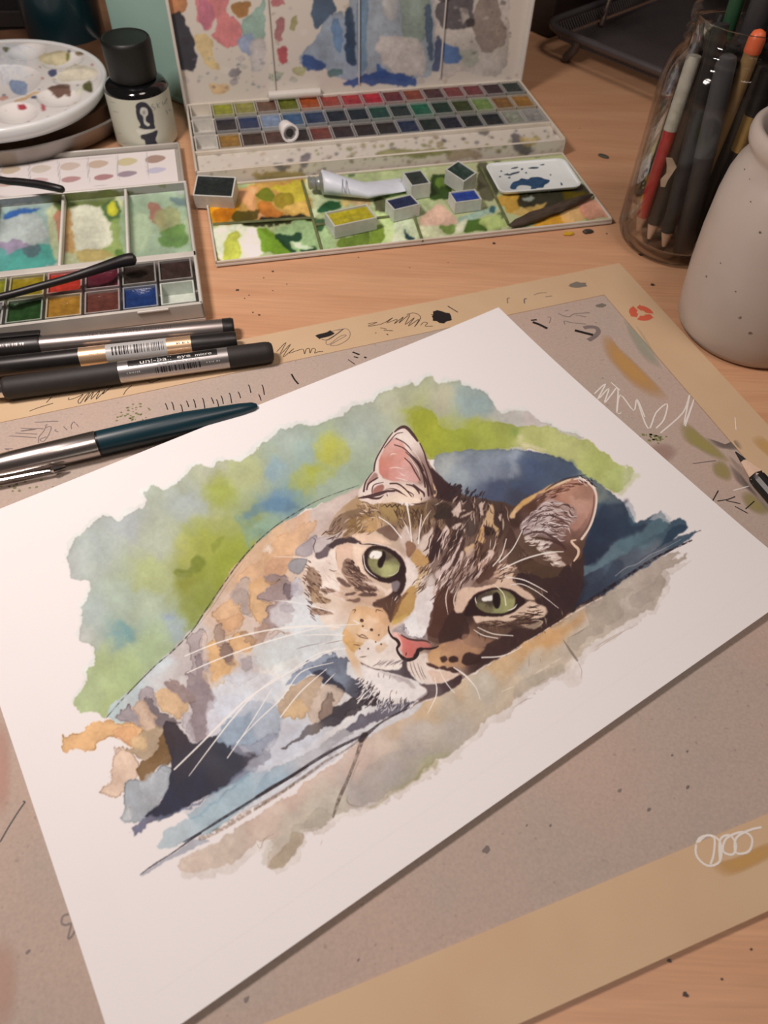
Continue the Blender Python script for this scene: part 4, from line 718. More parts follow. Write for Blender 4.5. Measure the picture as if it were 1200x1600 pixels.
# ================================================================ setting
wood = bpy.data.materials.new('beech_veneer'); wood.use_nodes = True
def build_wood():
    nt = wood.node_tree; N = nt.nodes; b = N['Principled BSDF']; b.inputs['Roughness'].default_value = .42; b.inputs['Specular IOR Level'].default_value = .35
    tc = N.new('ShaderNodeTexCoord'); mp = N.new('ShaderNodeMapping'); mp.inputs['Scale'].default_value = (3.2, 46, 1); mp.inputs['Rotation'].default_value = (0, 0, math.radians(3))
    n1 = N.new('ShaderNodeTexNoise'); n1.inputs['Scale'].default_value = 1.6; n1.inputs['Detail'].default_value = 6; n1.inputs['Distortion'].default_value = .6
    mp2 = N.new('ShaderNodeMapping'); mp2.inputs['Scale'].default_value = (30, 700, 1); mp2.inputs['Rotation'].default_value = (0, 0, math.radians(3))
    n2 = N.new('ShaderNodeTexNoise'); n2.inputs['Scale'].default_value = 1.; n2.inputs['Detail'].default_value = 3
    rp = N.new('ShaderNodeValToRGB'); e = rp.color_ramp.elements
    e[0].position = .3; e[0].color = (*alb((196, 139, 103)), 1); e[1].position = .72; e[1].color = (*alb((208, 154, 116)), 1)
    mx = N.new('ShaderNodeMix'); mx.data_type = 'RGBA'; mx.blend_type = 'MULTIPLY'; mx.inputs[0].default_value = 1
    r2 = N.new('ShaderNodeMapRange'); r2.inputs[1].default_value = .3; r2.inputs[2].default_value = .7; r2.inputs[3].default_value = .90; r2.inputs[4].default_value = 1.05
    nt.links.new(tc.outputs['Object'], mp.inputs[0]); nt.links.new(tc.outputs['Object'], mp2.inputs[0]); nt.links.new(mp.outputs[0], n1.inputs['Vector']); nt.links.new(mp2.outputs[0], n2.inputs['Vector'])
    nt.links.new(n1.outputs[0], rp.inputs[0]); nt.links.new(n2.outputs[0], r2.inputs[0]); nt.links.new(rp.outputs[0], mx.inputs[6]); nt.links.new(r2.outputs[0], mx.inputs[7]); nt.links.new(mx.outputs[2], b.inputs['Base Color'])
build_wood()
def struct(o): o['kind'] = 'structure'; return o
wallm = pm('wall_plaster', alb((150, 132, 120)), .9, var=.04, scale=12, bump=.2)
struct(MB().box(-1.6, 1.6, 1.02, 1.1, -.75, 1.7).obj('wall_back', wallm))
struct(MB().box(-1.6, 1.6, -1.2, 1.02, -.80, -.75).obj('floor', pm('floor_carpet', alb((110, 92, 82)), .95, var=.1, scale=80)))
desk = MB().box(-.85, .85, -.35, 1.015, -.028, 0, .002).obj('desk_top', wood)
tag(desk, 'beech veneer desk top speckled with paint, everything stands on it', 'desk')
INKM = pm('black_ink', (.016, .013, .014), .5, var=.1); INK2 = pm('thin_brown_ink', alb((110, 92, 80)), .6, var=.1); STAIN = pm('dark_paint_speck', alb((64, 46, 40)), .5, var=.2)
def blotch(name, c, r, mat, parent, inv=lambda p: p, seed=0, asp=1., ang=0., n=12):
    q = np.random.RandomState(seed); w = np.linspace(0, 2*math.pi, n, endpoint=False); k = r*(.75+.5*q.rand(n))
    x, y = k*np.cos(w), k*np.sin(w)*asp; ca, sa = math.cos(ang), math.sin(ang)
    v = np.stack([c[0]+x*ca-y*sa, c[1]+x*sa+y*ca, np.full(n, c[2])], 1)
    return mesh_obj(name, inv(v), [tuple(range(n))], mat, parent)
for i, (x, y, r) in enumerate([(371, 453, 3.2), (382, 466, 1.6), (389, 461, 1.6), (395, 488, 1.8), (426, 424, 2.6), (412, 434, 1.6), (426, 454, 1.5), (405, 492, 2.4), (448, 444, 1.3), (1046, 1501, 2.6), (1071, 1554, 3), (772, 380, 4), (1002, 398, 5.5),
                                (1020, 445, 4.5), (948, 365, 2.4), (906, 200, 1.6), (925, 190, 1.4), (888, 118, 1.6), (345, 505, 1.6), (1174, 1483, 1.5), (1128, 1530, 1.4), (560, 402, 1.5), (640, 418, 1.4), (700, 410, 1.2)]):
    blotch('paint_speck', P(x, y, .00015), r*.00030, STAIN, desk, seed=i, asp=.8)
# ---------------------------------------------------------------- taped drawing board
BT = .0022
bo = P(967, 412, BT); bd = bo-P(407, 525, BT); BA = math.atan2(bd[1], bd[0])
BF = Frame((bo[0], bo[1], 0), BA)
board = empty('drawing_board', (bo[0], bo[1], 0), BA, 'grey cardboard drawing board edged with cream tape, lying under the cat painting', 'board')
gboard = bpy.data.materials.new('grey_cardboard'); gboard.use_nodes = True
def build_board():
    nt = gboard.node_tree; N = nt.nodes; b = N['Principled BSDF']; b.inputs['Roughness'].default_value = .85; b.inputs['Specular IOR Level'].default_value = .2
    tc = N.new('ShaderNodeTexCoord')
    def nz(s, d, k): 
        n = N.new('ShaderNodeTexNoise'); n.inputs['Scale'].default_value = s; n.inputs['Detail'].default_value = d; nt.links.new(tc.outputs['Object'], n.inputs['Vector'])
        r = N.new('ShaderNodeMapRange'); r.inputs[1].default_value = k[0]; r.inputs[2].default_value = k[1]; r.inputs[3].default_value = k[2]; r.inputs[4].default_value = k[3]; nt.links.new(n.outputs[0], r.inputs[0]); return r
    m1 = N.new('ShaderNodeMix'); m1.data_type = 'RGBA'; m1.inputs[6].default_value = (*alb((184, 154, 138)), 1); m1.inputs[7].default_value = (*alb((174, 152, 138)), 1)
    nt.links.new(nz(18, 4, (.35, .65, 0, 1)).outputs[0], m1.inputs[0])
    m2 = N.new('ShaderNodeMix'); m2.data_type = 'RGBA'; m2.blend_type = 'MULTIPLY'; m2.inputs[0].default_value = 1
    nt.links.new(m1.outputs[2], m2.inputs[6]); nt.links.new(nz(900, 5, (.3, .7, .92, 1.05)).outputs[0], m2.inputs[7])
    m3 = N.new('ShaderNodeMix'); m3.data_type = 'RGBA'; m3.blend_type = 'MULTIPLY'; m3.inputs[0].default_value = 1
    nt.links.new(m2.outputs[2], m3.inputs[6]); nt.links.new(nz(420, 2, (.68, .76, 1, .78)).outputs[0], m3.inputs[7]); nt.links.new(m3.outputs[2], b.inputs['Base Color'])
build_board()
BW, BH, TW = .430, .3165, .0240
MB().box(-BW, 0, -BH, 0, .0001, BT-.0003, .0003).obj('backing_board', gboard, board)
tape = pm('cream_masking_tape', alb((199, 160, 125)), .55, var=.045, scale=35, rgb2=alb((203, 167, 131)), spec=.3)
MB().box(-BW-.0004, -BW+TW, -BH-.0004, .0004, BT, BT+.0002).obj('tape_strip', tape, board)
tp = [MB().box(-BW, 0, -TW, .0003, BT-.0003, BT).obj('tape_strip', tape, board), MB().box(-BW, 0, -BH-.0003, -BH+TW, BT-.0003, BT).obj('tape_strip', tape, board), MB().box(-TW, .0004, -BH-.0004, .0004, BT, BT+.0002).obj('tape_strip', tape, board)]
BZ = BT+.0004; inv_b = BF.l
def on_board(x, y):                       # point of the board's top (card or tape) under a photo pixel
    q = BF.l(P(x, y, BT)); z = BT+.00026 if q[0] > -TW else BT+.00006 if (q[1] > -TW or q[1] < -BH+TW) else BT-.00024
    return P(x, y, z)
def scr(name, s, w=.0005, mat=None, k=4, closed=False, z=BZ, crop=None):
    pts = np.array([[float(q) for q in t.split(',')] for t in s.split()])
    if crop: pts = pts/crop[2]+(crop[0], crop[1])
    if len(pts) > 2: pts = cr(pts, k, False)
    return ribbon(name, np.array([on_board(x, y) for x, y in pts]), w, mat or INKM, board, inv_b)
PENG = pm('pencil_graphite_mark', alb((120, 102, 96)), .6, var=.15); WHTM = pm('white_gel_mark', alb((226, 208, 196)), .5, var=.04)
c1 = (430, 460, 1200/290); c2 = (780, 440, 1200/220); c3 = (20, 580, 5); c4 = (0, 640, 1200/170); c5 = (780, 400, 1200/420); c6 = (1000, 380, 40/11)
for s in ('10,370 70,310 30,390 100,320 50,405 120,350 90,380 150,360 180,355 190,385 200,355 220,350 225,380 240,350 260,355 255,380 275,372 310,370', '360,240 430,225 390,260 330,300 345,325 420,270 460,265 400,300 355,330 410,325 470,290 485,250 460,222 400,232',
          '300,290 350,290 440,225', '600,190 660,180 600,205 690,190 760,150 720,185 790,160 770,190 830,145 800,185 870,130 840,195 900,150 860,205 930,160 900,210 940,150 900,120 850,130', '940,200 960,180 985,185 970,205 1020,205'):
    scr('ink_scribble', s, .00035, PENG if '360' == s[:3] else INKM, crop=c1)
scr('ink_scribble', '272,278 290,270 340,258 370,242', .0036, INKM, crop=c1)
for s, w in (('1115,75 1180,115', .0006), ('680,215 720,225', .0004), ('700,232 760,235', .0004), ('645,248 655,250', .0004), ('720,255 730,262', .0006), ('500,372 545,390', .001), ('508,402 535,410', .0008), ('575,405 590,410', .001), ('470,420 515,452', .0005), ('105,515 125,550 150,580', .0009)): scr('ink_tick', s, w, crop=c1)
blotch('ink_blot', on_board(430+1070*290/1200, 460+147*290/1200), .0058, INKM, board, inv_b, 3, .9, .3, 16)
scr('ink_tick', '1010,130 1040,135', .0006, crop=c1); scr('ink_tick', '1100,150 1140,165', .0012, crop=c1)
# marks in the corner, right of the painting
for s, w in (('270,330 320,325', .0010), ('285,345 340,365 410,400', .0017), ('410,300 440,310 425,355', .0004), ('560,250 590,245', .0004), ('500,272 590,300 640,275 770,265', .00045), ('560,365 555,335 620,350 740,362', .00045), ('650,285 740,300', .0004), ('815,350 830,352', .0005), ('72,185 70,145 90,140', .0006), ('215,185 215,150 235,145', .0008), ('295,115 340,98 405,95', .0004), ('395,130 450,122', .0005), ('880,820 886,824', .0008), ('330,580 340,582', .0009)):
    scr('ink_tick', s, w, INKM if w > .0008 else PENG, crop=c2)
scr('ink_scribble', '645,415 720,435 800,455', .0019, INKM, crop=c2)
scr('grey_wash_ring', '720,395 770,385 830,395 845,430 810,470 760,500', .0026, PENG, crop=c2)
GREYP = pm('grey_paint_dab', alb((120, 106, 94)), .6, var=.1)
blotch('grey_paint_dab', on_board(780+675*.1833, 440+30*.1833), .0052, GREYP, board, inv_b, 5, .55, .2); blotch('grey_paint_dab', on_board(780+865*.1833, 440+203*.1833), .0030, GREYP, board, inv_b, 6, .6, .3)
for s in ('425,615 475,570 440,640 490,590 470,655 500,620 530,590 525,700 540,620 600,690 615,640 650,720', '615,640 665,770 700,700 750,660 735,730 700,770', '720,790 820,700 850,620 825,755 870,640 830,760'): scr('white_scribble', s, .00075, WHTM, crop=c5)
scr('white_scribble', '500,565 540,600', .0006, WHTM, crop=c5); scr('white_scribble', '530,705 545,700', .0006, WHTM, crop=c5)
scr('white_scribble', '540,990 545,1060', .0005, WHTM, crop=c6); scr('white_scribble', '530,1405 620,1380', .0005, WHTM, crop=c6)
for s in ('412,1465 445,1405', '440,1465 500,1455 540,1440', '490,1462 570,1480', '600,1510 650,1465', '540,1495 612,1535', '300,1252 430,1235'): scr('ink_tick', s, .0005, INKM if '300' != s[:3] else PENG, crop=c6)
scr('white_scribble', '975,440 1010,410 1050,430 1050,490 1010,505 975,470 985,420 1030,415 1030,470 1020,500', .0007, WHTM, crop=(600, 1100, 2))
scr('white_scribble', '1050,490 1050,425 1080,410 1100,440 1090,470 1060,460 1070,420 1120,400 1150,420 1140,460 1100,465 1100,420 1140,395 1180,385', .0007, WHTM, crop=(600, 1100, 2))
# marks under the pens
for s in ('130,312 200,285 315,250', '262,245 305,200', '440,205 435,222 470,215 520,195 550,180 510,230 525,250 570,190 600,170 560,240 630,160 610,220 680,150 650,220 720,150 700,180 780,115', '865,185 885,150 930,110', '1060,75 1080,90 1120,75 1160,60'): scr('ink_scribble', s, .00035, INKM, crop=c3)
for s in ('100,290 200,295 400,310', '170,258 410,270', '230,205 400,215 230,237 390,210 480,212', '385,140 560,130 640,128', '515,160 480,240 430,300 425,365', '500,200 545,185 565,205 530,290 480,350 440,330 510,300', '620,215 605,230 640,245', '700,185 740,225', '790,215 785,175 810,135 830,150', '840,155 865,185', '50,430 140,432', '60,440 100,445'): scr('pencil_scribble', s, .0004, PENG, crop=c4)
for i, (x, y) in enumerate([(258, 634), (268, 632), (282, 636), (291, 630), (302, 628), (316, 626), (330, 625), (345, 622), (358, 618), (372, 616), (388, 605), (409, 605), (404, 620), (338, 628)]):
    scr('ink_tick', f'{x},{y-4} {x+2},{y} {x+4},{y+6+3*(i%3)}', .0005, INKM)
q_ = np.random.RandomState(4); OLIV = pm('olive_paint_dots', alb((112, 108, 66)), .6, var=.2)
for i in range(34): blotch('olive_paint_dot', on_board(207+16*q_.randn(), 648+7*q_.randn()), .0004+.0004*q_.rand(), OLIV, board, inv_b, 20+i, .8, 0, 6)
for i in range(26): blotch('olive_paint_dot', on_board(1022+14*q_.randn(), 684+4*q_.randn()), .0004+.0006*q_.rand(), OLIV, board, inv_b, 60+i, .8, 0, 6)
for i in range(14): blotch('olive_paint_dot', on_board(30+25*q_.randn(), 762+6*q_.randn()), .0004+.0005*q_.rand(), OLIV, board, inv_b, 90+i, .8, 0, 6)
# pencil line and curl at lower left
scr('pencil_scribble', '0,690 40,620 90,540 118,500 125,490 115,486', .0005, INKM, crop=(0, 1100, 3.2)); scr('pencil_scribble', '345,1050 315,1060 308,1095 330,1105 355,1100 340,1170 360,1160 375,1130', .0006, PENG, crop=(0, 1100, 3.2))
for i, (x, y, r) in enumerate([(760, 1327, .0016), (860, 1290, .0006), (669, 1235, .0008), (968, 1235, .0009), (1075, 1230, .0008), (1074, 1174, .0006), (44, 1487, .0009), (1014, 1265, .0008), (385, 1562, .0010), (823, 1290, .0005), (1050, 1180, .0006), (560, 1500, .0005)]):
    blotch('pulp_fleck', on_board(x, y), r, PENG, board, inv_b, 130+i, .6, .8)
# soft colour stains with a feathered rim
def stain(name, poly, rgb, a, z=BZ-.0001, feather=.45):
    p = cr(np.array([on_board(x, y)-(0, 0, .00002) for x, y in poly]), 5); c = p.mean(0); n = len(p); v = [c]; al = [a]
    for k, t in ((.45, 1.), (.78, .72), (1.0, .35), (1.22, 0)):
        for q in p: v.append(c+(q-c)*k); al.append(a*t)
    f = [(0, 1+i, 1+(i+1) % n) for i in range(n)]
    for r in range(3):
        for i in range(n): j = (i+1) % n; f.append((1+r*n+i, 1+(r+1)*n+i, 1+(r+1)*n+j, 1+r*n+j))
    o = mesh_obj(name, inv_b(np.array(v)), f, None, board); at = o.data.attributes.new('Al', 'FLOAT', 'POINT'); at.data.foreach_set('value', np.array(al, np.float32))
    m = bpy.data.materials.new(name+'_pigment'); m.use_nodes = True; nt = m.node_tree; N = nt.nodes; b = N['Principled BSDF']; b.inputs['Base Color'].default_value = (*alb(rgb), 1); b.inputs['Roughness'].default_value = .8
    tr = N.new('ShaderNodeBsdfTransparent'); mx = N.new('ShaderNodeMixShader'); aa = N.new('ShaderNodeAttribute'); aa.attribute_name = 'Al'
    nz = N.new('ShaderNodeTexNoise'); nz.inputs['Scale'].default_value = 300; mu = N.new('ShaderNodeMath'); mu.operation = 'MULTIPLY'; r = N.new('ShaderNodeMapRange'); r.inputs[1].default_value = .3; r.inputs[2].default_value = .65; r.inputs[3].default_value = .6
    nt.links.new(nz.outputs[0], r.inputs[0]); nt.links.new(r.outputs[0], mu.inputs[0]); nt.links.new(aa.outputs['Fac'], mu.inputs[1]); nt.links.new(mu.outputs[0], mx.inputs[0]); nt.links.new(tr.outputs[0], mx.inputs[1]); nt.links.new(b.outputs[0], mx.inputs[2])
    nt.links.new(mx.outputs[0], N['Material Output'].inputs['Surface']); o.data.materials.append(m); return o
stain('ochre_stain', [(945, 533), (956, 530), (968, 545), (985, 560), (1010, 585), (1034, 612), (1018, 615), (990, 600), (965, 575), (950, 555)], (200, 144, 76), .85)
stain('olive_stain', [(1066, 668), (1078, 665), (1098, 682), (1120, 700), (1135, 718), (1112, 712), (1090, 700), (1072, 688)], (160, 142, 74), .85)
stain('olive_stain', [(1115, 725), (1130, 722), (1142, 738), (1138, 750), (1118, 742)], (158, 138, 78), .8)
stain('olive_stain', [(1160, 775), (1172, 770), (1190, 785), (1200, 800), (1185, 802), (1168, 792)], (156, 136, 78), .8)
stain('dark_smudge', [(1108, 686), (1122, 690), (1136, 696), (1148, 688), (1156, 700), (1140, 702), (1122, 698)], (104, 88, 82), .8)
stain('dark_smudge', [(1142, 728), (1156, 740), (1172, 760), (1182, 774), (1166, 764), (1150, 750)], (112, 96, 90), .7)  # soft dark strip along the lower left of the black pencil
stain('pink_stain', [(1012, 700), (1040, 694), (1056, 706), (1040, 722), (1018, 716)], (170, 128, 114), .55)
stain('pink_stain', [(-40, 1150), (6, 1140), (14, 1200), (6, 1260), (-40, 1250)], (206, 150, 132), .6)
stain('pink_stain', [(-40, 1490), (14, 1480), (26, 1540), (10, 1600), (-40, 1610)], (200, 152, 132), .5)
stain('ochre_stain', [(1120, 1350), (1150, 1340), (1200, 1318), (1215, 1330), (1180, 1352), (1140, 1366)], (206, 154, 86), .8)
stain('ochre_stain', [(1178, 690), (1192, 684), (1215, 704), (1222, 724), (1200, 712)], (206, 158, 92), .7)
stain('green_stain', [(978, 505), (998, 515), (1018, 545), (1030, 572), (1008, 560), (990, 535)], (160, 158, 136), .6)
# recycling emblem on the right tape: three bent arrows
RED = pm('red_print', alb((200, 88, 62)), .6, var=.05)
ec = BF.l(on_board(1002, 489)); 
for k in range(3):
    a0 = math.radians(90+120*k+8); R_, r_ = .0068, .0026; pts = []
    for t in np.linspace(a0, a0+math.radians(84), 6): pts.append((R_*math.cos(t), R_*math.sin(t)))
    t = a0+math.radians(112); pts += [(R_*1.12*math.cos(a0+math.radians(86)), R_*1.12*math.sin(a0+math.radians(86))), (.0050*math.cos(t), .0050*math.sin(t)), (r_*.75*math.cos(a0+math.radians(80)), r_*.75*math.sin(a0+math.radians(80)))]
    for t in np.linspace(a0+math.radians(72), a0+math.radians(8), 3): pts.append((r_*math.cos(t), r_*math.sin(t)))
    mesh_obj('recycling_arrow', [(ec[0]+x, ec[1]+y, ec[2]) for x, y in pts], [tuple(range(len(pts)))], RED, board)

# ---------------------------------------------------------------- the cat painting
def paper_z(u, v):                        # u along the long side, v from near edge (0) to far edge (1)
    far = np.clip((v-.55)/.45, 0, 1); near = np.clip((.22-v)/.22, 0, 1); rt = np.clip((u-.75)/.25, 0, 1)
    return .0031+.0050*far**2*(1-.35*u)+.0016*near**2+.0010*rt**2
_zc = {k: float(paper_z(np.float64(k[0]), np.float64(k[1]))) for k in ((0, 0), (1, 0), (1, 1), (0, 1))}
PC = {(0, 0): P(186, 1668, _zc[0, 0]), (1, 0): P(1266, 910, _zc[1, 0]), (1, 1): P(779, 480, _zc[1, 1]), (0, 1): P(-95, 833, _zc[0, 1])}
def paper_pt(u, v, dz=0.):
    u = np.asarray(u, float); v = np.asarray(v, float)
    p = sum(np.multiply.outer(w, PC[k][:2]) for w, k in (((1-u)*(1-v), (0, 0)), (u*(1-v), (1, 0)), (u*v, (1, 1)), ((1-u)*v, (0, 1))))
    return np.concatenate([p, (paper_z(u, v)+dz)[..., None]], -1)
print('PAPER SIZE', [float(np.linalg.norm((PC[a]-PC[b])[:2])) for a, b in (((0, 0), (1, 0)), ((1, 0), (1, 1)), ((0, 1), (1, 1)), ((0, 0), (0, 1)))])
painting = empty('cat_painting', (0, 0, 0), 0, 'white watercolour sheet painted with a tabby cat resting its head on a ledge', 'painting')
PAPERW = (230, 215, 209)
uu, vv = np.meshgrid(np.linspace(0, 1, 61), np.linspace(0, 1, 45))
top = paper_pt(uu, vv); bot = top-(0, 0, .00035)
papm = pm('watercolour_paper', alb(PAPERW), .75, var=.006, scale=90, bump=.05, bscale=1300, spec=.25)
mb = MB(); ny, nx = uu.shape; V = np.concatenate([top.reshape(-1, 3), bot.reshape(-1, 3)]); n0 = nx*ny; Fq = []
for j in range(ny-1):
    for i in range(nx-1): a = j*nx+i; Fq += [(a, a+1, a+nx+1, a+nx), (n0+a+nx, n0+a+nx+1, n0+a+1, n0+a)]
rim = [i for i in range(nx)]+[j*nx+nx-1 for j in range(1, ny)]+[(ny-1)*nx+i for i in range(nx-2, -1, -1)]+[j*nx for j in range(ny-2, 0, -1)]
for a, b in zip(rim, rim[1:]+rim[:1]): Fq.append((b, a, n0+a, n0+b))
autosm(mesh_obj('paper_sheet', V, Fq, papm, painting), 30)
def to_uv(px, py, it=8):                  # photo pixel -> sheet coordinates (Newton on the curved sheet)
    u, v = .5, .5
    for _ in range(it):
        def g(u, v): x, y = proj(paper_pt(np.float64(u), np.float64(v))); return np.array([x-px, y-py])
        e = g(u, v); J = np.stack([(g(u+1e-4, v)-e)/1e-4, (g(u, v+1e-4)-e)/1e-4], 1); d = np.linalg.solve(J, e); u -= d[0]; v -= d[1]
    return u, v
cvp = paint_cat(); paint_head(cvp)
corners = np.array([to_uv(*q) for q in ((PX0, PY0+230), (PX0, 1120), (PX0+130, PY1-20), (PX1-640, PY1), (PX1-10, 900), (PX1, 790), (990, 640), (700, 572))])
u0, v0 = np.maximum(corners.min(0)-.004, .01); u1, v1 = np.minimum(corners.max(0)+.004, .99)
NU, NV = 1060, 740
uu, vv = np.meshgrid(np.linspace(u0, u1, NU), np.linspace(v0, v1, NV))
Xp = paper_pt(uu, vv, .00003); qx, qy = proj(Xp.reshape(-1, 3)); qx = (qx.reshape(uu.shape)-PX0)*S_-.5; qy = (qy.reshape(uu.shape)-PY0)*S_-.5
def samp(im, x, y, fallback):
    h, w = im.shape[:2]; ok = (x >= 0) & (x < w-1) & (y >= 0) & (y < h-1); x = np.clip(x, 0, w-1.001); y = np.clip(y, 0, h-1.001)
    xi, yi = x.astype(int), y.astype(int); fx, fy = (x-xi)[..., None], (y-yi)[..., None]
    o = (im[yi, xi]*(1-fx)+im[yi, xi+1]*fx)*(1-fy)+(im[yi+1, xi]*(1-fx)+im[yi+1, xi+1]*fx)*fy
    return np.where(ok[..., None], o, np.asarray(fallback, float))
def tone(im, sat, shift, paper=None):      # pull a canvas towards the dulled, slightly warm pigment of the photograph
    Y = (im[..., :1]+2*im[..., 1:2]+im[..., 2:3])/4; o = Y+sat*(im-Y)+np.array(shift, float)
    if paper is None: return np.clip(o, 5, 252)
    w = np.clip(np.abs(im-np.array(paper, float)).max(-1, keepdims=True)/45, 0, 1); return np.clip(im*(1-w)+o*w, 5, 252)
cvp.im = tone(cvp.im, .82, (7, -4, -6), PAPERW)
cp = samp(cvp.im, qx, qy, PAPERW)
paintm = attr_mat('watercolour_pigment', .72, .25, .05, 1300)
grid_obj('painted_picture', Xp, paintm, painting, alb(cp))
# ================================================================ pens and pencils
blackp = pm('black_satin_plastic', (.013, .012, .012), .38, var=.15, scale=200); blackr = pm('black_rubber_grip', (.020, .017, .016), .62, var=.12, scale=300)
silver = pm('silver_barrel', (.55, .53, .53), .30, .9, var=.03, scale=200); gunm = pm('grey_metal_barrel', (.30, .27, .26), .34, .85, var=.03, scale=200); chrome = pm('polished_chrome', (.75, .73, .72), .12, 1., var=.02)
gold = pm('gold_foil_label', (.80, .56, .36), .34, .75, var=.04); cleargr = pm('grey_label_film', alb((176, 166, 160)), .35, var=.06); tealp = pm('teal_lacquer', (.004, .030, .044), .36, var=.08); steel = pm('brushed_steel_cap', (.56, .52, .50), .26, 1., var=.05, scale=300, stretch=(1, 12, 12)); whitep = pm('white_print', alb((226, 214, 206)), .5, var=.02)
def pen_base(name, a, b, z, label, cat, group=None):
    pa, pb = P(*a, z), P(*b, z); ang = math.atan2(pb[1]-pa[1], pb[0]-pa[0]); fr = Frame((pa[0], pa[1], 0), ang)
    e = empty(name, (pa[0], pa[1], 0), ang, label, cat, group)
    def tx(x):
        t = (x-a[0])/(b[0]-a[0]); return float(fr.l(P(x, a[1]+t*(b[1]-a[1]), z))[0])
    return e, fr, tx, float(np.linalg.norm((pb-pa)[:2]))
def seg(name, prof, z, mat, parent, n=40): return autosm(MB().lathe([(r, x) for x, r in prof], n, 'x', True, (0, 0, z)).obj(name, mat, parent), 35)
def wrap(pts, r, z): return [(x, -r*math.cos(w), z+r*math.sin(w)) for x, w in pts]
def patch(name, x0, x1, w0, w1, r, z, mat, parent, n=10):
    v = wrap([(x, w) for w in np.linspace(w0, w1, n) for x in (x0, x1)], r, z); return mesh_obj(name, v, [(2*i, 2*i+1, 2*i+3, 2*i+2) for i in range(n-1)], mat, parent, True)
def text_mesh(body, size):
    c = bpy.data.curves.new('t', 'FONT'); c.body = body; c.size = size; c.resolution_u = 2; o = bpy.data.objects.new('t', c); col.objects.link(o)
    me = bpy.data.meshes.new_from_object(o.evaluated_get(bpy.context.evaluated_depsgraph_get())); v = np.array([q.co[:] for q in me.vertices]); f = [tuple(p.vertices) for p in me.polygons]
    bpy.data.objects.remove(o); bpy.data.curves.remove(c); bpy.data.meshes.remove(me); return v, f
def wrap_text(name, body, size, x0, w0, r, z, mat, parent, width=None):
    v, f = text_mesh(body, size); k = width/(v[:, 0].max()-v[:, 0].min()) if width else 1.
    return mesh_obj(name, wrap([(x0+p[0]*k, w0+p[1]/r) for p in v], r, z), f, mat, parent)
def barcode(x0, x1, w0, w1, r, z, mat, parent, seed):
    q = random.Random(seed); x = x0; mb = MB()
    while x < x1:
        b = q.choice((.0003, .0005, .0008)); v = wrap([(xx, w) for w in np.linspace(w0, w1, 4) for xx in (x, x+b)], r, z); mb.add(v, [(2*i, 2*i+1, 2*i+3, 2*i+2) for i in range(3)]); x += b+q.choice((.0004, .0006, .0009, .0012))
    return mb.obj('barcode', mat, parent)
D = math.radians
# front pen: black grip, silver label barrel
rA = .0055; zA = BT+rA
pA, fA, tA, LA = pen_base('rollerball_pen', (6, 607.5), (427, 549), zA, 'black rollerball pen with silver barcode barrel, nearest of the three rollerballs', 'pen', 'rollerball pens in a row')
x1, x2 = tA(187), tA(357)
seg('grip', [(0, .0046), (.0008, .0053), (.002, rA), (x1, rA)], zA, blackr, pA); brl = seg('barrel', [(x1, rA*.97), (x2, rA*.97)], zA, silver, pA)
seg('end_cap', [(x2, rA), (LA-.004, rA*.97), (LA-.0015, rA*.9), (LA-.0004, rA*.75), (LA, rA*.5)], zA, blackr, pA)
seg('nib_section', [(-.016, .0008), (-.012, .0014), (-.008, .0030), (-.004, .0042), (0.0004, .0044)], zA, chrome, pA)
ra = rA*.97+.00004
patch('label_panel', x1+.005, x2-.005, D(64), D(112), ra, zA, blackp, brl); wrap_text('lettering', 'uni-ball', .0034, x1+.0105, D(72), ra+.00004, zA, whitep, brl, .0150); wrap_text('lettering', 'eye', .0030, x1+.0285, D(74), ra+.00004, zA, whitep, brl, .0065); wrap_text('lettering', 'micro', .0024, x2-.0160, D(72), ra+.00004, zA, whitep, brl, .008)
wrap_text('lettering', 'MITSUBISHI PENCIL CO.LTD', .0013, x1+.0190, D(50), ra, zA, INKM, brl, .020); barcode(x1+.0175, x2-.014, D(10), D(42), ra, zA, INKM, brl, 3); barcode(x1+.004, x1+.011, D(28), D(36), ra, zA, cleargr, brl, 8).name = 'small_print'; barcode(x2-.011, x2-.004, D(28), D(35), ra, zA, cleargr, brl, 9).name = 'small_print'
# middle pen: black with gold and grey label
rB = .0049; zB = BT+rB
pB, fB, tB, LB = pen_base('rollerball_pen', (-40, 577.5), (370, 531.5), zB, 'black rollerball pen with a gold and grey barcode label, middle of the three', 'pen', 'rollerball pens in a row')
x1, x2 = tB(126), tB(300); xa, xb = tB(168), tB(262)
seg('body', [(0, .003), (.004, .0046), (.008, rB), (x1, rB), (x2, rB), (LB-.002, rB), (LB, rB*.9)], zB, blackp, pB)
for u0_, u1_, m in ((x1, xa, gold), (xa, xb, cleargr), (xb, x2, gold)): seg('label_band', [(u0_, rB+.00008), (u1_, rB+.00008)], zB, m, pB)
wrap_text('lettering', 'BLACK', .0016, x1+.005, D(52), rB+.00013, zB, STAIN, pB, .006); barcode(xb+.005, xb+.011, D(54), D(64), rB+.00013, zB, STAIN, pB, 10).name = 'small_print'; barcode(xa+.003, xb-.0015, D(32), D(84), rB+.00013, zB, INKM, pB, 5)
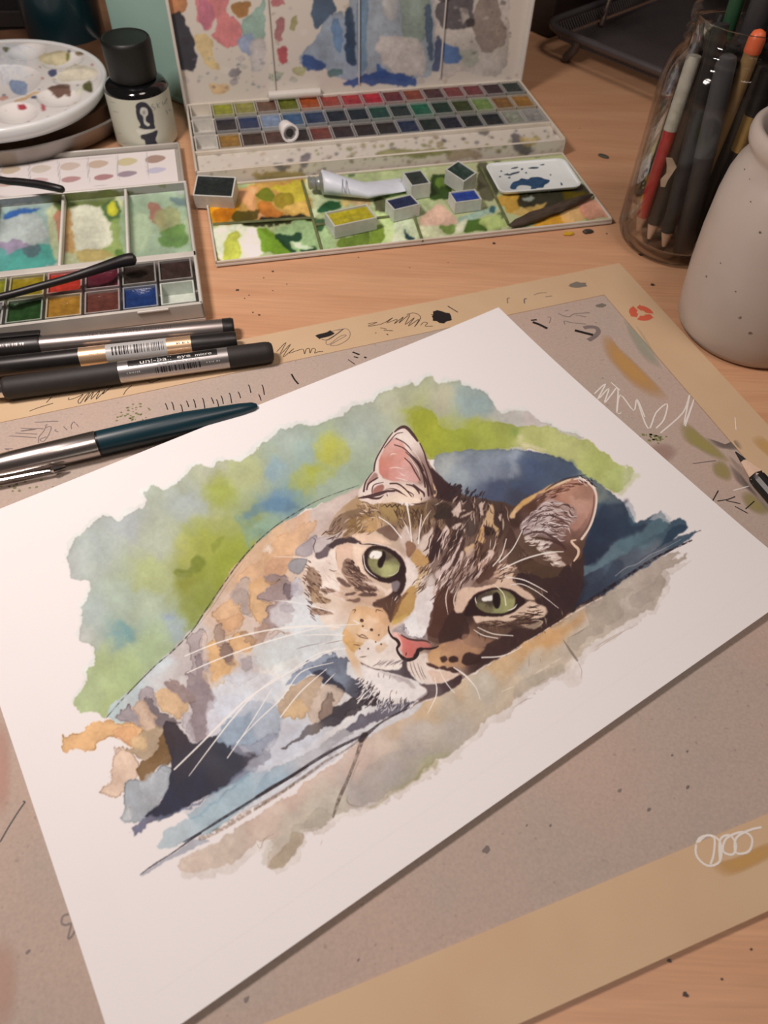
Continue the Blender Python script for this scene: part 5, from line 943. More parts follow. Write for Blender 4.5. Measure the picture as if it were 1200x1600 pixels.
# back pen: black cap with clip, grey barrel
rC = .0053; zC = rC
pC, fC, tC, LC = pen_base('rollerball_pen', (-40, 550), (366, 512), zC, 'grey metal rollerball pen with a black clip cap, farthest of the three rollerballs', 'pen', 'rollerball pens in a row')
x1, x2 = tC(66), tC(349)
cp_ = seg('cap', [(0, .004), (.002, .0057), (x1-.001, .0058), (x1, .0055)], zC, blackp, pC); seg('barrel', [(x1, rC*.96), (x2, rC*.96)], zC, gunm, pC); seg('end_plug', [(x2, rC), (LC-.0012, rC), (LC, rC*.9)], zC, blackp, pC)
MB().box(.002, x1+.001, -.0018, .0018, 2*rC+.0007, 2*rC+.0020, .0005).obj('clip', blackp, cp_).location = (0, .0022, 0)
wrap_text('lettering', 'WATER BASED · WATER RESISTANT', .0022, tC(126), D(70), rC*.96+.00004, zC, STAIN, pC, tC(272)-tC(126)); barcode(tC(2), tC(2)+.013, D(48), D(62), .00584, zC, gunm, pC, 11).name = 'small_print'
# fountain pen
rF = .0056; zF = BT+rF+.0002
pF, fF, tF, LF = pen_base('fountain_pen', (-95, 754), (402, 637), zF-.0012, 'fountain pen with brushed steel cap and dark teal barrel, tip under the sheet', 'pen')
x1 = tF(154)
capF = seg('cap', [(0, .0022), (.004, .0032), (.014, .0048), (.030, .0056), (x1-.0004, .0059), (x1, .0057)], zF, steel, pF); seg('cap_ring', [(x1, .0056), (x1+.0009, .0056)], zF, pm('cap_ring_dark', (.02, .02, .022), .3, .6), pF)
seg('barrel', [(x1+.0009, .0056), (x1+.02, .0056), (x1+.04, .0052), (LF-.020, .0040), (LF-.008, .0031), (LF-.002, .0022), (LF, .0012)], zF, tealp, pF)
cl = MB(); cl.tube([(.006, -.0050, zF-.001), (.016, -.0066, zF-.0016), (.040, -.0074, zF-.0022), (tF(76), -.0077, zF-.0024)], [.0008, .0011, .0010, .0008], 8); cl.tube([(tF(76), -.0076, zF-.0024), (tF(80), -.0076, zF-.002), (tF(99), -.0072, zF-.0024)], [.0009, .0016, .0005], 8); autosm(cl.obj('clip', chrome, capF))
# black pencil at the right edge
pP, fP, tP, LP = pen_base('black_pencil', (1149, 706.5), (1290, 868), BT+.0040, 'sharpened black pencil lying on the board at the right edge of the picture', 'pencil')
pinew = pm('pencil_wood', alb((216, 176, 150)), .7, var=.1, scale=400, stretch=(1, 8, 8)); lead = pm('pencil_lead', (.02, .019, .02), .45); LPP = .15; zP = BT+.0038
seg('lead_tip', [(0, .0003), (.006, .0014)], zP+.0004, lead, pP, 20); seg('sharpened_wood', [(.006, .0014), (.0165, .0037)], zP+.0002, pinew, pP, 6)
mbp = MB(); ring = lambda x, r, k=0: [(x+(k*.0012 if i % 2 else 0), r*math.cos(math.pi*i/6), zP+r*math.sin(math.pi*i/6)) for i in range(12)]
mbp.loft([ring(.0150, .0036, 1), ring(.018, .0038), ring(LPP, .0038)]); mbp.obj('barrel', blackp, pP)
# ================================================================ large paint box
AN = D(15.1); BPO = (-.1305, .4530, 0.); BP = Frame(BPO, AN)
CROPS.update({'L2': (240, 0, 3.75), 'L3': (540, 0, 3.75), 'C6': (290, 220, 24/7), 'C7': (580, 220, 3.), 'C5': (0, 220, 60/17), 'T1': (260, 110, 60/17), 'T2': (580, 100, 60/17)})
whitemetal = pm('white_enamel_stained', alb((206, 188, 172), .9), .45, var=.10, scale=45, rgb2=alb((190, 170, 150), .9)); enamel = pm('white_enamel', alb((206, 190, 178), .9), .4, var=.05, scale=60)
def canvas_at(x0, y0, x1, y1, white, sc_=1.2): return Canvas(x0, y0, int((x1-x0)*sc_), int((y1-y0)*sc_), sc_, white)
def cv_at(cv, pts, k):
    s_ = pts.shape[:-1]; x, y = proj(pts.reshape(-1, 3)); im = tone(cv.im, 1.0, (2, -1, -2)); h, w = im.shape[:2]
    x = np.clip((x.reshape(s_)-cv.x0)*cv.sc, 0, w-1.01); y = np.clip((y.reshape(s_)-cv.y0)*cv.sc, 0, h-1.01)
    return alb(samp(im, x, y, (128, 128, 128)), k)
glossp = attr_mat('dried_paint_on_enamel', .38, .5, .15, 500)
def painted(name, fr, X, cv, parent, k): return grid_obj(name, X, glossp, parent, cv_at(cv, fr.w(X), k))
def plane(x0, x1, y0, y1, z, st=.0011):
    a, b = np.meshgrid(np.linspace(x0, x1, max(2, int((x1-x0)/st))), np.linspace(y0, y1, max(2, int((y1-y0)/st)))); return np.stack([a, b, np.full(a.shape, z)], -1)
def splat(cv, x0, y0, x1, y1, n, cols, r=(1, 4), seed=0, a=.6):
    q = np.random.RandomState(seed)
    for i in range(n):
        x, y = x0+(x1-x0)*q.rand(), y0+(y1-y0)*q.rand(); k = r[0]+(r[1]-r[0])*q.rand()**2; w = np.linspace(0, 6.283, 8, endpoint=False)
        cv.fill(np.stack([x+k*(.6+.7*q.rand(8))*np.cos(w), y+k*.7*(.6+.7*q.rand(8))*np.sin(w)], 1), cols[q.randint(len(cols))], a*(.6+.4*q.rand()), 1, .6, .2, .05, 2, 3)
# ---- lid
LIDH = .106; cvl = canvas_at(240, -190, 840, 165, (194, 180, 168), 1.5); F_ = cvl.fill
def lf(k, s, c, a=.85, wob=3, soft=.8, e=.2): F_(L(k, s), c, a, wob, soft, e, .10, fine=.22)
splat(cvl, 260, -180, 830, 150, 260, [(150, 138, 140), (170, 150, 130), (140, 150, 140), (120, 110, 120), (206, 194, 182), (160, 120, 110)], (2, 9), 1, .45)
for a_ in [('L2', '90,-300 180,-300 190,0 180,60 150,85 100,80 85,0', (172, 108, 70)), ('L2', '105,95 150,85 200,150 245,240 245,400 200,410 150,390 120,250', (30, 32, 42)), ('L2', '260,-300 450,-280 440,0 430,80 520,160 510,250 450,280 380,260 350,220 380,150 360,100 330,170 270,130 255,60', (186, 104, 106)), ('L2', '280,0 340,20 350,100 310,170 270,120', (166, 100, 116)),
           ('L2', '450,40 480,10 540,0 560,60 510,110 470,90', (148, 98, 52)), ('L2', '520,120 600,60 650,20 655,200 600,240 530,220', (126, 152, 140)), ('L2', '500,240 580,200 575,320 520,310', (132, 142, 168)), ('L2', '570,240 640,230 660,330 640,420 580,420 560,330', (176, 166, 162)), ('L2', '240,210 320,200 360,330 390,400 330,390 280,320', (192, 164, 116)),
           ('L2', '680,30 730,-60 770,20 760,40', (176, 100, 104)), ('L2', '720,120 760,120 750,230 705,225', (150, 92, 96)), ('L2', '725,280 775,270 780,350 740,355', (160, 66, 72)), ('L2', '810,100 840,90 835,170 800,180', (140, 132, 90)), ('L2', '940,-100 1000,-60 1060,60 980,160 940,120', (54, 74, 98)), ('L2', '860,330 960,200 1060,80 1120,100 1180,180 1190,470 1000,410 880,390', (132, 144, 160)),
           ('L2', '1050,120 1100,150 1110,300 1060,260', (92, 118, 150)), ('L2', '880,330 1000,380 970,410 880,400', (50, 74, 124)), ('L2', '1130,60 1170,80 1185,360 1140,360 1120,200', (52, 66, 96)), ('L2', '820,400 900,400 890,440 820,440', (158, 152, 112)), ('L2', '1020,420 1110,400 1100,440 1030,450', (80, 104, 104)), ('L2', '340,490 430,490 430,540 350,550', (196, 160, 120)), ('L2', '450,410 500,400 495,440 450,440', (120, 112, 116)), ('L2', '690,430 760,430 740,470 690,470', (150, 154, 130)),
           ('L3', '40,-400 500,-400 520,340 430,460 200,470 60,380', (136, 144, 154)), ('L3', '60,-300 130,-300 120,360 70,360', (104, 128, 150)), ('L3', '200,-300 300,-300 290,60 230,80', (170, 164, 160)), ('L3', '330,-200 470,-160 480,200 330,220', (126, 136, 124)), ('L3', '460,60 500,60 500,320 470,300', (70, 88, 108)), ('L3', '210,220 420,230 460,440 300,440 200,330', (186, 172, 164)), ('L3', '20,470 200,430 390,460 390,500 20,500', (42, 68, 122)), ('L3', '180,380 240,430 200,470', (58, 86, 142)), ('L3', '0,60 40,80 50,360 10,340', (50, 68, 88)),
           ('L3', '540,-300 920,-300 930,380 700,420 540,400', (176, 164, 156)), ('L3', '540,30 720,-60 760,120 700,170 600,180 550,130', (72, 68, 72)), ('L3', '670,50 720,60 730,120 690,140', (170, 158, 150)), ('L3', '760,80 860,-100 920,140 880,280 800,300 760,200', (124, 110, 102)), ('L3', '540,-200 900,-240 920,-40 700,-20 560,0', (60, 56, 58)), ('L3', '560,240 660,300 660,350 590,370', (72, 102, 152)), ('L3', '520,250 560,240 550,400 510,400', (60, 70, 100)), ('L3', '720,120 760,110 760,160 730,165', (58, 52, 54)), ('L3', '660,300 760,280 780,360 700,380', (160, 158, 144)), ('L3', '880,160 930,160 930,260 890,280', (140, 124, 114))]:
    lf(*a_)
splat(cvl, 700, -120, 800, 90, 60, [(70, 64, 66), (90, 80, 78), (190, 178, 168)], (1, 6), 3, .6); splat(cvl, 300, 90, 440, 145, 40, [(110, 104, 116), (130, 140, 150), (90, 86, 96)], (1, 4), 4, .6)
pbox = empty('large_paint_box', BPO, AN, 'large open white enamel watercolour box with stained upright lid and fold-out mixing flap', 'paint box')
LY = .1000; LT = .004
lidp = MB().box(-.001, .256, LY, LY+LT, .006, LIDH+.01, .0008).obj('lid', whitemetal, pbox)
X = plane(.0005, .2545, 0, 1, 0); a, b = np.meshgrid(np.linspace(.0012, .2538, 420), np.linspace(.0100, LIDH+.008, 160)); painted('lid_paint', BP, np.stack([a, np.full(a.shape, LY-.00025), b], -1), cvl, pbox, .74).parent = lidp
for x in (.0655, .1280, .1905): MB().box(x-.0004, x+.0004, LY-.0020, LY, .016, LIDH+.008, .0003).obj('divider', enamel, lidp)
for x0, x1 in ((-.001, .0012), (.2538, .256)): MB().box(x0, x1, LY-.005, LY+LT, .006, LIDH+.01, .0006).obj('lid_rim', enamel, lidp)
MB().box(-.001, .256, LY-.005, LY+LT, LIDH+.0075, LIDH+.01, .0006).obj('lid_rim', enamel, lidp)
# ---- tray with pans
TD, TLn, TZ = .0970, .2550, .0120
for x0, x1, y0, y1, z0, z1, nm in ((0, TLn, 0, TD, .0005, .0030, 'tray_floor'), (0, .0016, 0, TD, .003, TZ, 'tray_wall'), (TLn-.0016, TLn, 0, TD, .003, TZ, 'tray_wall'), (0, TLn, TD-.0016, TD, .003, TZ, 'tray_wall'), (0, TLn, 0, .0016, .003, TZ, 'tray_wall'),
                                   (.0016, TLn-.0016, .0260, .0282, .003, TZ-.0002, 'row_rib'), (.0016, TLn-.0016, .0500, .0512, .003, TZ-.0016, 'row_rib'), (.0016, TLn-.0016, .0738, .0750, .003, TZ-.0016, 'row_rib')):
    MB().box(x0, x1, y0, y1, z0, z1, .0004).obj(nm, whitemetal, pbox)
cvt = canvas_at(270, 100, 920, 300, (206, 192, 178), 1.2); F_ = cvt.fill
splat(cvt, 290, 200, 900, 280, 520, [(140, 120, 100), (150, 140, 90), (96, 90, 92), (176, 150, 130), (120, 118, 70), (220, 206, 190), (80, 70, 66)], (1, 5), 5, .85)
lf('T1', '600,500 640,500 660,560 620,560', (96, 96, 104)); lf('T1', '740,480 790,460 780,520 750,540', (110, 104, 108)); lf('T1', '500,570 740,560 740,600 520,610', (150, 132, 80)); lf('T2', '590,360 650,360 640,390 600,400', (110, 104, 100)); lf('T2', '780,400 820,390 880,450 880,490 790,480', (92, 86, 88)); lf('T2', '820,400 920,400 900,440 830,440', (190, 164, 110)); lf('T2', '1000,370 1030,365 1030,390 1005,395', (104, 60, 56)); lf('T2', '410,480 580,480 580,520 420,530', (168, 146, 124)); lf('T2', '60,480 400,470 400,500 60,520', (140, 134, 84)); lf('T2', '370,430 400,430 400,460 375,465', (150, 134, 100))
painted('ledge_paint', BP, plane(.0018, TLn-.0018, .0018, .0258, .0092), cvt, pbox, .95)
a, b = np.meshgrid(np.linspace(.0006, TLn-.0006, 220), np.linspace(.0012, TZ-.0006, 10)); painted('front_paint', BP, np.stack([a, np.full(a.shape, -.00012), b], -1), cvt, pbox, .95)
MB().box(.002, .253, .0978, .1010, .0060, .0105, .001).obj('hinge_bar', enamel, pbox)
autosm(MB().tube([(.0600, .0960, .0135), (.098, .0960, .0135)], .0032, 12).obj('hinge_cover', enamel, pbox))
# paint pans: build one shell, share the mesh
def cake_mesh(lx, ly, h, seed):
    q = np.random.RandomState(seed); n = 9; a, b = np.meshgrid(np.linspace(-1, 1, n), np.linspace(-1, 1, n)); r = np.maximum(abs(a), abs(b))
    z = h-.0016*(1-r**2)*(.5+q.rand())+.0003*q.randn(n, n)*(r < 1); return np.stack([a*lx/2, b*ly/2, z], -1)
def pan_parts(t, lx, ly, h, rgb, k, seed, wet=.3, shell=None, fullness=.85, empty_=False):
    w = .0008; c = np.array(rgb, float); sh = np.array(shell if shell is not None else np.array((206, 194, 184))*.72+c*.28)
    m = pm('pan_shell_%d_%d_%d' % tuple(sh.astype(int)), alb(sh, k), .4, var=.08, scale=300)
    mb = MB(); mb.box(-lx/2, lx/2, -ly/2, ly/2, 0, .001)
    for b_ in ((-lx/2, lx/2, -ly/2, -ly/2+w), (-lx/2, lx/2, ly/2-w, ly/2), (-lx/2, -lx/2+w, -ly/2+w, ly/2-w), (lx/2-w, lx/2, -ly/2+w, ly/2-w)): mb.box(*b_, .001, h)
    mb.obj('pan_shell', m, t)
    if not empty_:
        cm = pm('paint_cake_%d_%d_%d' % tuple(c.astype(int)), alb(c, k), wet, var=.28, scale=220, bump=.5, bscale=900)
        X = cake_mesh(lx-2*w, ly-2*w, h*fullness, seed); v = X.reshape(-1, 3); n = X.shape[0]; mesh_obj('paint_cake', v, [(j*n+i, j*n+i+1, j*n+n+i+1, j*n+n+i) for j in range(n-1) for i in range(n-1)], cm, t, True)
ORD = 'first second third fourth fifth sixth seventh eighth ninth tenth eleventh twelfth thirteenth fourteenth fifteenth sixteenth'.split()
E_ = None
ROWS = [('back', .0865, [(308, E_, ''), (335, (150, 148, 44), 'yellow-green'), (370, (150, 140, 70), 'olive'), (403, (110, 78, 62), 'brown'), (434, (112, 112, 44), 'moss green'), (470, (178, 86, 46), 'orange'), (501, (160, 62, 52), 'brick red'), (532, (178, 48, 52), 'scarlet'), (563, (184, 44, 56), 'bright red'), (594, (112, 46, 48), 'dark red'), (625, (138, 66, 48), 'rust'), (655, (74, 38, 42), 'maroon'), (686, (126, 54, 56), 'rose brown'), (722, (116, 52, 56), 'wine red'), (756, (58, 34, 40), 'deep plum'), (794, (34, 46, 44), 'dark green')]),
        ('middle', .0627, [(314, E_, ''), (342, (40, 38, 46), 'black'), (376, (44, 58, 92), 'navy'), (410, (136, 150, 176), 'pale blue'), (444, (62, 92, 126), 'steel blue'), (478, (46, 60, 88), 'indigo'), (511, (34, 38, 48), 'blue-black'), (543, (34, 40, 46), 'soft black'), (576, (32, 70, 58), 'dark green'), (608, (30, 46, 44), 'black-green'), (639, (26, 96, 70), 'emerald'), (671, (34, 54, 42), 'forest green'), (702, (60, 66, 34), 'dark olive'), (733, (120, 140, 76), 'light green'), (767, (136, 92, 46), 'ochre brown'), (797, (168, 116, 56), 'golden ochre')]),
        ('front', .0390, [(319, E_, ''), (346, (160, 116, 54), 'yellow ochre'), (383, (66, 48, 38), 'dark brown'), (419, (92, 62, 54), 'brown'), (455, (36, 32, 34), 'black'), (489, (122, 64, 56), 'red-brown'), (522, (62, 44, 44), 'umber'), (555, (54, 42, 40), 'sepia'), (588, (48, 40, 40), 'black-brown'), (622, (38, 46, 72), 'dark blue'), (655, (34, 44, 40), 'dark green'), (688, (36, 36, 48), 'dark violet'), (719, (36, 40, 40), 'grey-black'), (752, (36, 38, 42), 'black'), (786, (150, 146, 128), 'pale grey-green'), (815, (160, 150, 142), 'pale grey')])]
for ri, (rn, vy, pans) in enumerate(ROWS):
    for i, (x, c, cn) in enumerate(pans):
        lx_ = .0105+.0156*i if i else .0100
        p = BP.w(np.array([.0100+.01565*i, vy, .003]))
        t = empty('paint_pan', p, AN, ('empty white pan, leftmost in the %s row of the large paint box' % rn) if c is None else '%s watercolour pan, %s from the left in the %s row of the large box' % (cn, ORD[i], rn), 'paint pan', 'pans in the large paint box')
        pan_parts(t, .0150, .0198, .0086, c or (190, 178, 168), 1.0 if c is None else 1.25, ri*40+i, empty_=c is None, shell=(200, 186, 174) if c is None else None)
# ---- fold-out flap
cvf = canvas_at(320, 225, 980, 430, (176, 178, 140), 1.4); F_ = cvf.fill
GRN, PAL, DGR = (112, 136, 70), (206, 208, 176), (44, 62, 48)
lf('C6', '0,0 1200,0 1200,760 100,760', (164, 172, 132), 1, 1); splat(cvf, 330, 230, 970, 420, 300, [(140, 150, 90), (190, 198, 160), (60, 80, 56), (120, 132, 70), (206, 206, 180), (90, 104, 60)], (2, 9), 8, .6)
for a_ in [('C6', '130,330 260,260 300,250 640,200 665,400 400,430 140,450', (190, 146, 84)), ('C6', '130,345 250,340 280,370 220,430 150,440', (210, 152, 36)), ('C6', '150,370 260,360 230,430 160,430', (186, 120, 40)), ('C6', '280,260 390,250 380,300 370,360 420,420 360,420 330,360 290,320', (222, 168, 128)), ('C6', '380,360 430,320 490,370 520,400 460,420 400,410', (192, 124, 62)), ('C6', '380,290 460,260 480,320 420,320', (104, 118, 40)), ('C6', '470,250 630,215 645,320 580,330 520,280', (198, 184, 76)), ('C6', '480,300 560,270 580,330 530,360 490,350', (140, 126, 50)), ('C6', '540,350 640,330 660,390 560,400', (212, 176, 106)), ('C6', '240,400 330,370 390,380 340,440 250,440', (86, 82, 32)), ('C6', '330,430 660,400 670,420 340,455', (42, 44, 30)),
           ('C6', '150,470 320,450 420,480 430,540 400,620 200,640', (222, 222, 200)), ('C6', '200,560 250,490 290,500 280,540 300,580 290,640 220,645', (182, 184, 80)), ('C6', '390,460 450,470 520,540 570,580 560,620 430,600 410,540', (108, 140, 48)), ('C6', '470,470 560,440 690,430 710,580 600,610 570,540', (150, 174, 130)), ('C6', '480,490 560,500 620,490 620,530 560,540 600,590 560,590 500,540', (30, 66, 52)), ('C6', '630,570 690,550 700,600 640,610', (38, 66, 44)), ('C6', '160,590 210,640 170,650', (110, 100, 40)), ('C6', '570,540 630,540 690,560 640,580', (206, 218, 186)),
           ('C6', '640,210 720,200 740,310 1000,300 1040,360 960,350 730,380 690,400 660,300', (196, 202, 166)), ('C6', '710,350 760,325 830,330 820,360 760,375 715,375', (34, 84, 56)), ('C6', '820,320 880,320 860,355 830,350', (216, 190, 132)), ('C6', '880,310 980,310 970,350 890,345', (206, 176, 136)), ('C6', '700,450 740,440 780,520 800,590 730,590', (164, 184, 140)), ('C6', '690,420 740,420 740,480 700,480', (60, 90, 64)), ('C6', '820,530 960,490 1040,470 1050,540 940,570 830,570', (104, 124, 56)), ('C6', '1040,390 1100,380 1110,480 1080,550 1050,540', (196, 206, 150)), ('C6', '1000,310 1080,300 1090,370 1030,380', (90, 90, 70)), ('C6', '1110,440 1190,430 1190,540 1120,550', (218, 220, 200)), ('C6', '1150,460 1190,470 1190,520 1170,510', (60, 84, 80)),
           ('C7', '220,350 300,310 350,310 390,350 390,380 300,400 240,410', (216, 176, 160)), ('C7', '280,170 360,160 370,260 290,270', (46, 70, 32)), ('C7', '300,180 350,175 350,220 310,225', (122, 146, 76)), ('C7', '230,400 330,400 400,390 400,440 260,465', (206, 204, 170)), ('C7', '320,400 390,390 390,430 330,430', (116, 138, 76)), ('C7', '400,350 460,340 600,300 590,330 520,360 440,390 410,380', (150, 170, 158)), ('C7', '440,380 520,370 540,420 470,430 440,430', (70, 98, 46)), ('C7', '510,380 600,340 640,390 620,410 560,420', (168, 180, 120)), ('C7', '560,305 590,300 590,330 565,335', (56, 90, 96)), ('C7', '500,120 560,120 600,250 520,260', (86, 84, 70)), ('C7', '600,260 700,250 700,310 660,340 620,300', (180, 140, 70)),
           ('C7', '700,260 980,210 1040,240 900,300 740,330', (56, 54, 48)), ('C7', '700,270 760,262 730,280', (186, 190, 180)), ('C7', '660,330 760,300 830,290 800,320 700,360', (206, 172, 110)), ('C7', '760,400 860,340 920,350 920,390 800,410', (206, 150, 62)), ('C7', '890,330 980,300 1000,370 920,380', (214, 170, 120)), ('C7', '980,290 1030,270 1100,340 1110,360 1000,370', (222, 160, 140)), ('C7', '900,250 1000,240 1020,270 920,290', (110, 96, 40)), ('C7', '400,380 450,370 430,430 400,430', (218, 214, 190)), ('C7', '0,340 90,340 110,480 0,490', (190, 204, 150)), ('C7', '0,410 60,400 50,490 0,500', (120, 140, 60)), ('C7', '110,380 200,370 230,460 130,480', (206, 212, 180)), ('C7', '150,410 165,440 210,465 180,475 150,450', (34, 60, 70))]:
    lf(*a_)
cvf.im = np.clip((cvf.im-118)*1.28+112, 8, 250)
FZ = .0030; fy0, fy1, fx0, fx1 = -.0885, -.0020, .0035, .2530
flap = MB().box(fx0, fx1, fy0, fy1, .0006, FZ-.0004, .0004).obj('mixing_flap', enamel, pbox)
painted('mixing_surface', BP, plane(fx0+.001, fx1-.001, fy0+.001, fy1-.001, FZ-.0003, .0007), cvf, pbox, 1.05).parent = flap
for x0, x1, y0, y1 in ((fx0, fx1, fy0, fy0+.0012), (fx0, fx1, fy1-.0012, fy1), (fx0, fx0+.0012, fy0, fy1), (fx1-.0012, fx1, fy0, fy1)): MB().box(x0, x1, y0, y1, FZ-.0004, FZ+.0012, .0003).obj('flap_rim', whitemetal, flap)
ribm = pm('paint_caked_rib', alb((96, 96, 60), .85), .5, var=.3, scale=150)
def fl(x, y, z=FZ): return BP.l(P(x, y, z))
for (x0, y0), (x1, y1) in (((472, 283), (503, 392)), ((333, 351), (487, 341)), ((640, 318), (660, 377)), ((752, 262), (795, 352)), ((493, 352), (645, 335))):
    a, b = fl(x0, y0), fl(x1, y1); MB().tube([(*a[:2], FZ+.0002), (*b[:2], FZ+.0002)], .0009, 6).obj('divider', ribm, flap)
# ---- loose pans on the flap
def loose(label, quad, h, rgb, k=1., tilt=(0, 0), z0=FZ, seed=0, full=.95, name='paint_pan', wet=.35):
    q = np.array([P(x, y, z0+h) for x, y in quad])          # back-left, back-right, front-right, front-left of the top rim
    c = q.mean(0); d = (q[1]-q[0]+q[2]-q[3])/2; e = (q[0]-q[3]+q[1]-q[2])/2; ang = math.atan2(d[1], d[0]); lx, ly = np.linalg.norm(d[:2]), np.linalg.norm(e[:2])
    t = empty(name, (c[0], c[1], z0+.0002), ang, label, 'paint pan', 'loose pans on the mixing flap'); t.rotation_euler = (tilt[0], tilt[1], ang); print('LOOSE', label[:20], lx, ly)
    pan_parts(t, lx, ly, h, rgb, k, seed, wet, (198, 190, 180), full); return t
loose('loose white pan of charcoal-green paint beside the paint tube end', [(633, 270), (660, 265), (671, 287), (639, 291)], .0095, (50, 54, 50), seed=101)
loose('loose tilted pan of dark green paint, farthest right on the flap', [(698, 261), (716, 253), (746, 267), (724, 279)], .0105, (42, 58, 50), seed=102, tilt=(D(6), D(-8)), z0=FZ+.002)
loose('loose white pan of navy paint in the middle of the flap', [(605, 313), (645, 303), (653, 320), (613, 329)], .0080, (40, 46, 74), seed=103)
loose('loose white pan of bright ultramarine paint beside the white dish', [(702, 299), (743, 297), (752, 310), (711, 319)], .0075, (42, 64, 136), seed=104, full=.9)
loose('loose large white pan of mustard yellow paint near the flap edge', [(504, 332), (570, 321), (592, 338), (526, 355)], .0080, (176, 158, 36), seed=105, full=.85)
t = loose('loose large pan of black-green paint leaning at the left end of the box', [(302, 275), (366, 278), (368, 300), (309, 297)], .0100, (34, 38, 36), seed=106, z0=FZ+.0005, full=.99); t.rotation_euler[0] = D(14)
# ---- white dish
dq = np.array([BP.l(P(x, y, FZ+.003)) for x, y in ((758, 257), (880, 246), (910, 289), (782, 305))]); dx0, dx1 = (dq[0, 0]+dq[3, 0])/2, (dq[1, 0]+dq[2, 0])/2; dy0, dy1 = (dq[2, 1]+dq[3, 1])/2, (dq[0, 1]+dq[1, 1])/2
dcw = BP.w(np.array([(dx0+dx1)/2, (dy0+dy1)/2, 0])); DF = Frame((dcw[0], dcw[1], 0), AN-D(2)); w2, h2 = (dx1-dx0)/2, (dy1-dy0)/2
dish = empty('mixing_dish', (dcw[0], dcw[1], 0), AN-D(2), 'small flat white plastic dish with a dark blue paint spill, on the flap', 'dish')
dm = MB(); dm.loft([rrect(-w2+.001, w2-.001, -h2+.001, h2-.001, .005, FZ+.0014), rrect(-w2, w2, -h2, h2, .006, FZ+.0030), rrect(-w2, w2, -h2, h2, .006, FZ+.0034), rrect(-w2+.0012, w2-.0012, -h2+.0012, h2-.0012, .005, FZ+.0034), rrect(-w2+.002, w2-.002, -h2+.002, h2-.002, .005, FZ+.0026)]); autosm(dm.obj('dish_body', pm('white_plastic_dish', alb((226, 222, 216), .95), .35, var=.03), dish))
def paintpoly(name, s, key, rgb, z, parent, fr, k=.9):
    p = cr(L(key, s), 4); v = fr.l(np.array([P(x, y, z) for x, y in p])); return mesh_obj(name, v, [tuple(range(len(v)))], pm('pigment_%d_%d_%d' % rgb, alb(rgb, k), .3, var=.3, scale=300), parent)
paintpoly('blue_spill', '652,222 656,205 668,192 690,186 704,176 735,180 750,171 790,170 812,178 836,184 830,196 812,206 806,218 780,220 760,230 748,226 750,214 730,208 700,207 684,214 676,226', 'C7', (46, 72, 100), FZ+.0029, dish, DF)
for s in ('622,158 640,152 646,156 664,149 694,143 690,150 668,156 650,162 634,160', '735,128 760,122 786,124 770,130', '888,194 898,203 890,208', '655,130 668,124 690,122 676,129', '700,132 712,128 708,136', '604,142 612,138 614,144', '790,112 812,108 806,114', '640,172 652,168 650,176', '720,150 728,146 730,152', '836,160 842,156 844,162', '598,168 606,164 608,170'): paintpoly('paint_fleck', s, 'C7', (70, 80, 92), FZ+.0029, dish, DF)
# ---- squeezed tube
tube = empty('paint_tube', (*P(560, 296, FZ)[:2], FZ), 0, 'squeezed white metal paint tube without cap, lying on the flap', 'paint tube'); tl = lambda p: np.array([p[0]-tube.location[0], p[1]-tube.location[1], p[2]-FZ])
tm = pm('white_tube_metal', alb((206, 200, 204), .9), .4, var=.05, scale=120, bump=.3, bscale=200); mb = MB(); rings = []
for (x, y, wd, th) in ((503, 290, .0074, .0066), (506, 290, .0082, .0072), (520, 291, .0082, .0064), (545, 293, .0080, .0050), (572, 294, .0082, .0034), (600, 287, .0082, .0022), (618, 282, .0084, .0012), (630, 279, .0084, .0007)):
    c = tl(P(x, y, FZ+.006)); c[2] = max(th, .0008)+.0012
    rings.append([c+np.array((math.sin(AN)*-wd*math.cos(w), math.cos(AN)*wd*math.cos(w), th*math.sin(w))) for w in np.linspace(0, 2*math.pi, 20, endpoint=False)])
mb.loft(rings); autosm(mb.obj('tube_body', tm, tube), 50)
nk = MB(); rr_ = []
for x, r in ((482, .0034), (484, .0041), (488, .0034), (491, .0041), (494, .0034), (497, .0041), (499, .0040), (503, .0072)):
    c = tl(P(x, 289+(x-482)*.05, FZ+.006)); c[2] = .0074; rr_.append([c+np.array((math.sin(AN)*-r*math.cos(w), math.cos(AN)*r*math.cos(w), r*math.sin(w))) for w in np.linspace(0, 2*math.pi, 16, endpoint=False)])
nk.loft(rr_); autosm(nk.obj('threaded_neck', pm('tube_neck_grey', alb((150, 146, 140)), .35, .4, var=.1), tube), 50)
for s in ('535,280 535,300', '541,281 541,301'): 
    a, b = [tuple(map(float, q.split(','))) for q in s.split()]; v = np.array([tl(P(*a, FZ+.0125)), tl(P(*b, FZ+.0095))]); MB().tube(v, .00025, 5).obj('printed_line', pm('grey_print', alb((140, 136, 146))), tube)
# ---- tube cap lying on the pans
cc = P(449, 203, .0175); capo = empty('tube_cap', (cc[0], cc[1], .0118), D(-62), 'small white conical tube cap lying on the pans of the large box', 'cap')
capw = pm('white_cap_plastic', alb((222, 210, 204), .8), .4, var=.02); mb = MB(); mb.lathe([(.0001, -.0055), (.0040, -.0055), (.0044, -.005), (.0060, .0050), (.0060, .0056), (.0048, .0056), (.0044, -.001)], 28, 'x', True, (0, 0, .0058)); autosm(mb.obj('cap_shell', capw, capo), 35)
mb = MB(); mb.lathe([(.0001, .0040), (.0026, .0040), (.0026, .0052), (.0001, .0052)], 16, 'x', True, (0, 0, .0058)); mb.obj('bore_shade_plug', pm('bore_shade_dark', (.03, .028, .028), .6), capo)  # solid dark plug, the shade of the open bore put into its colour
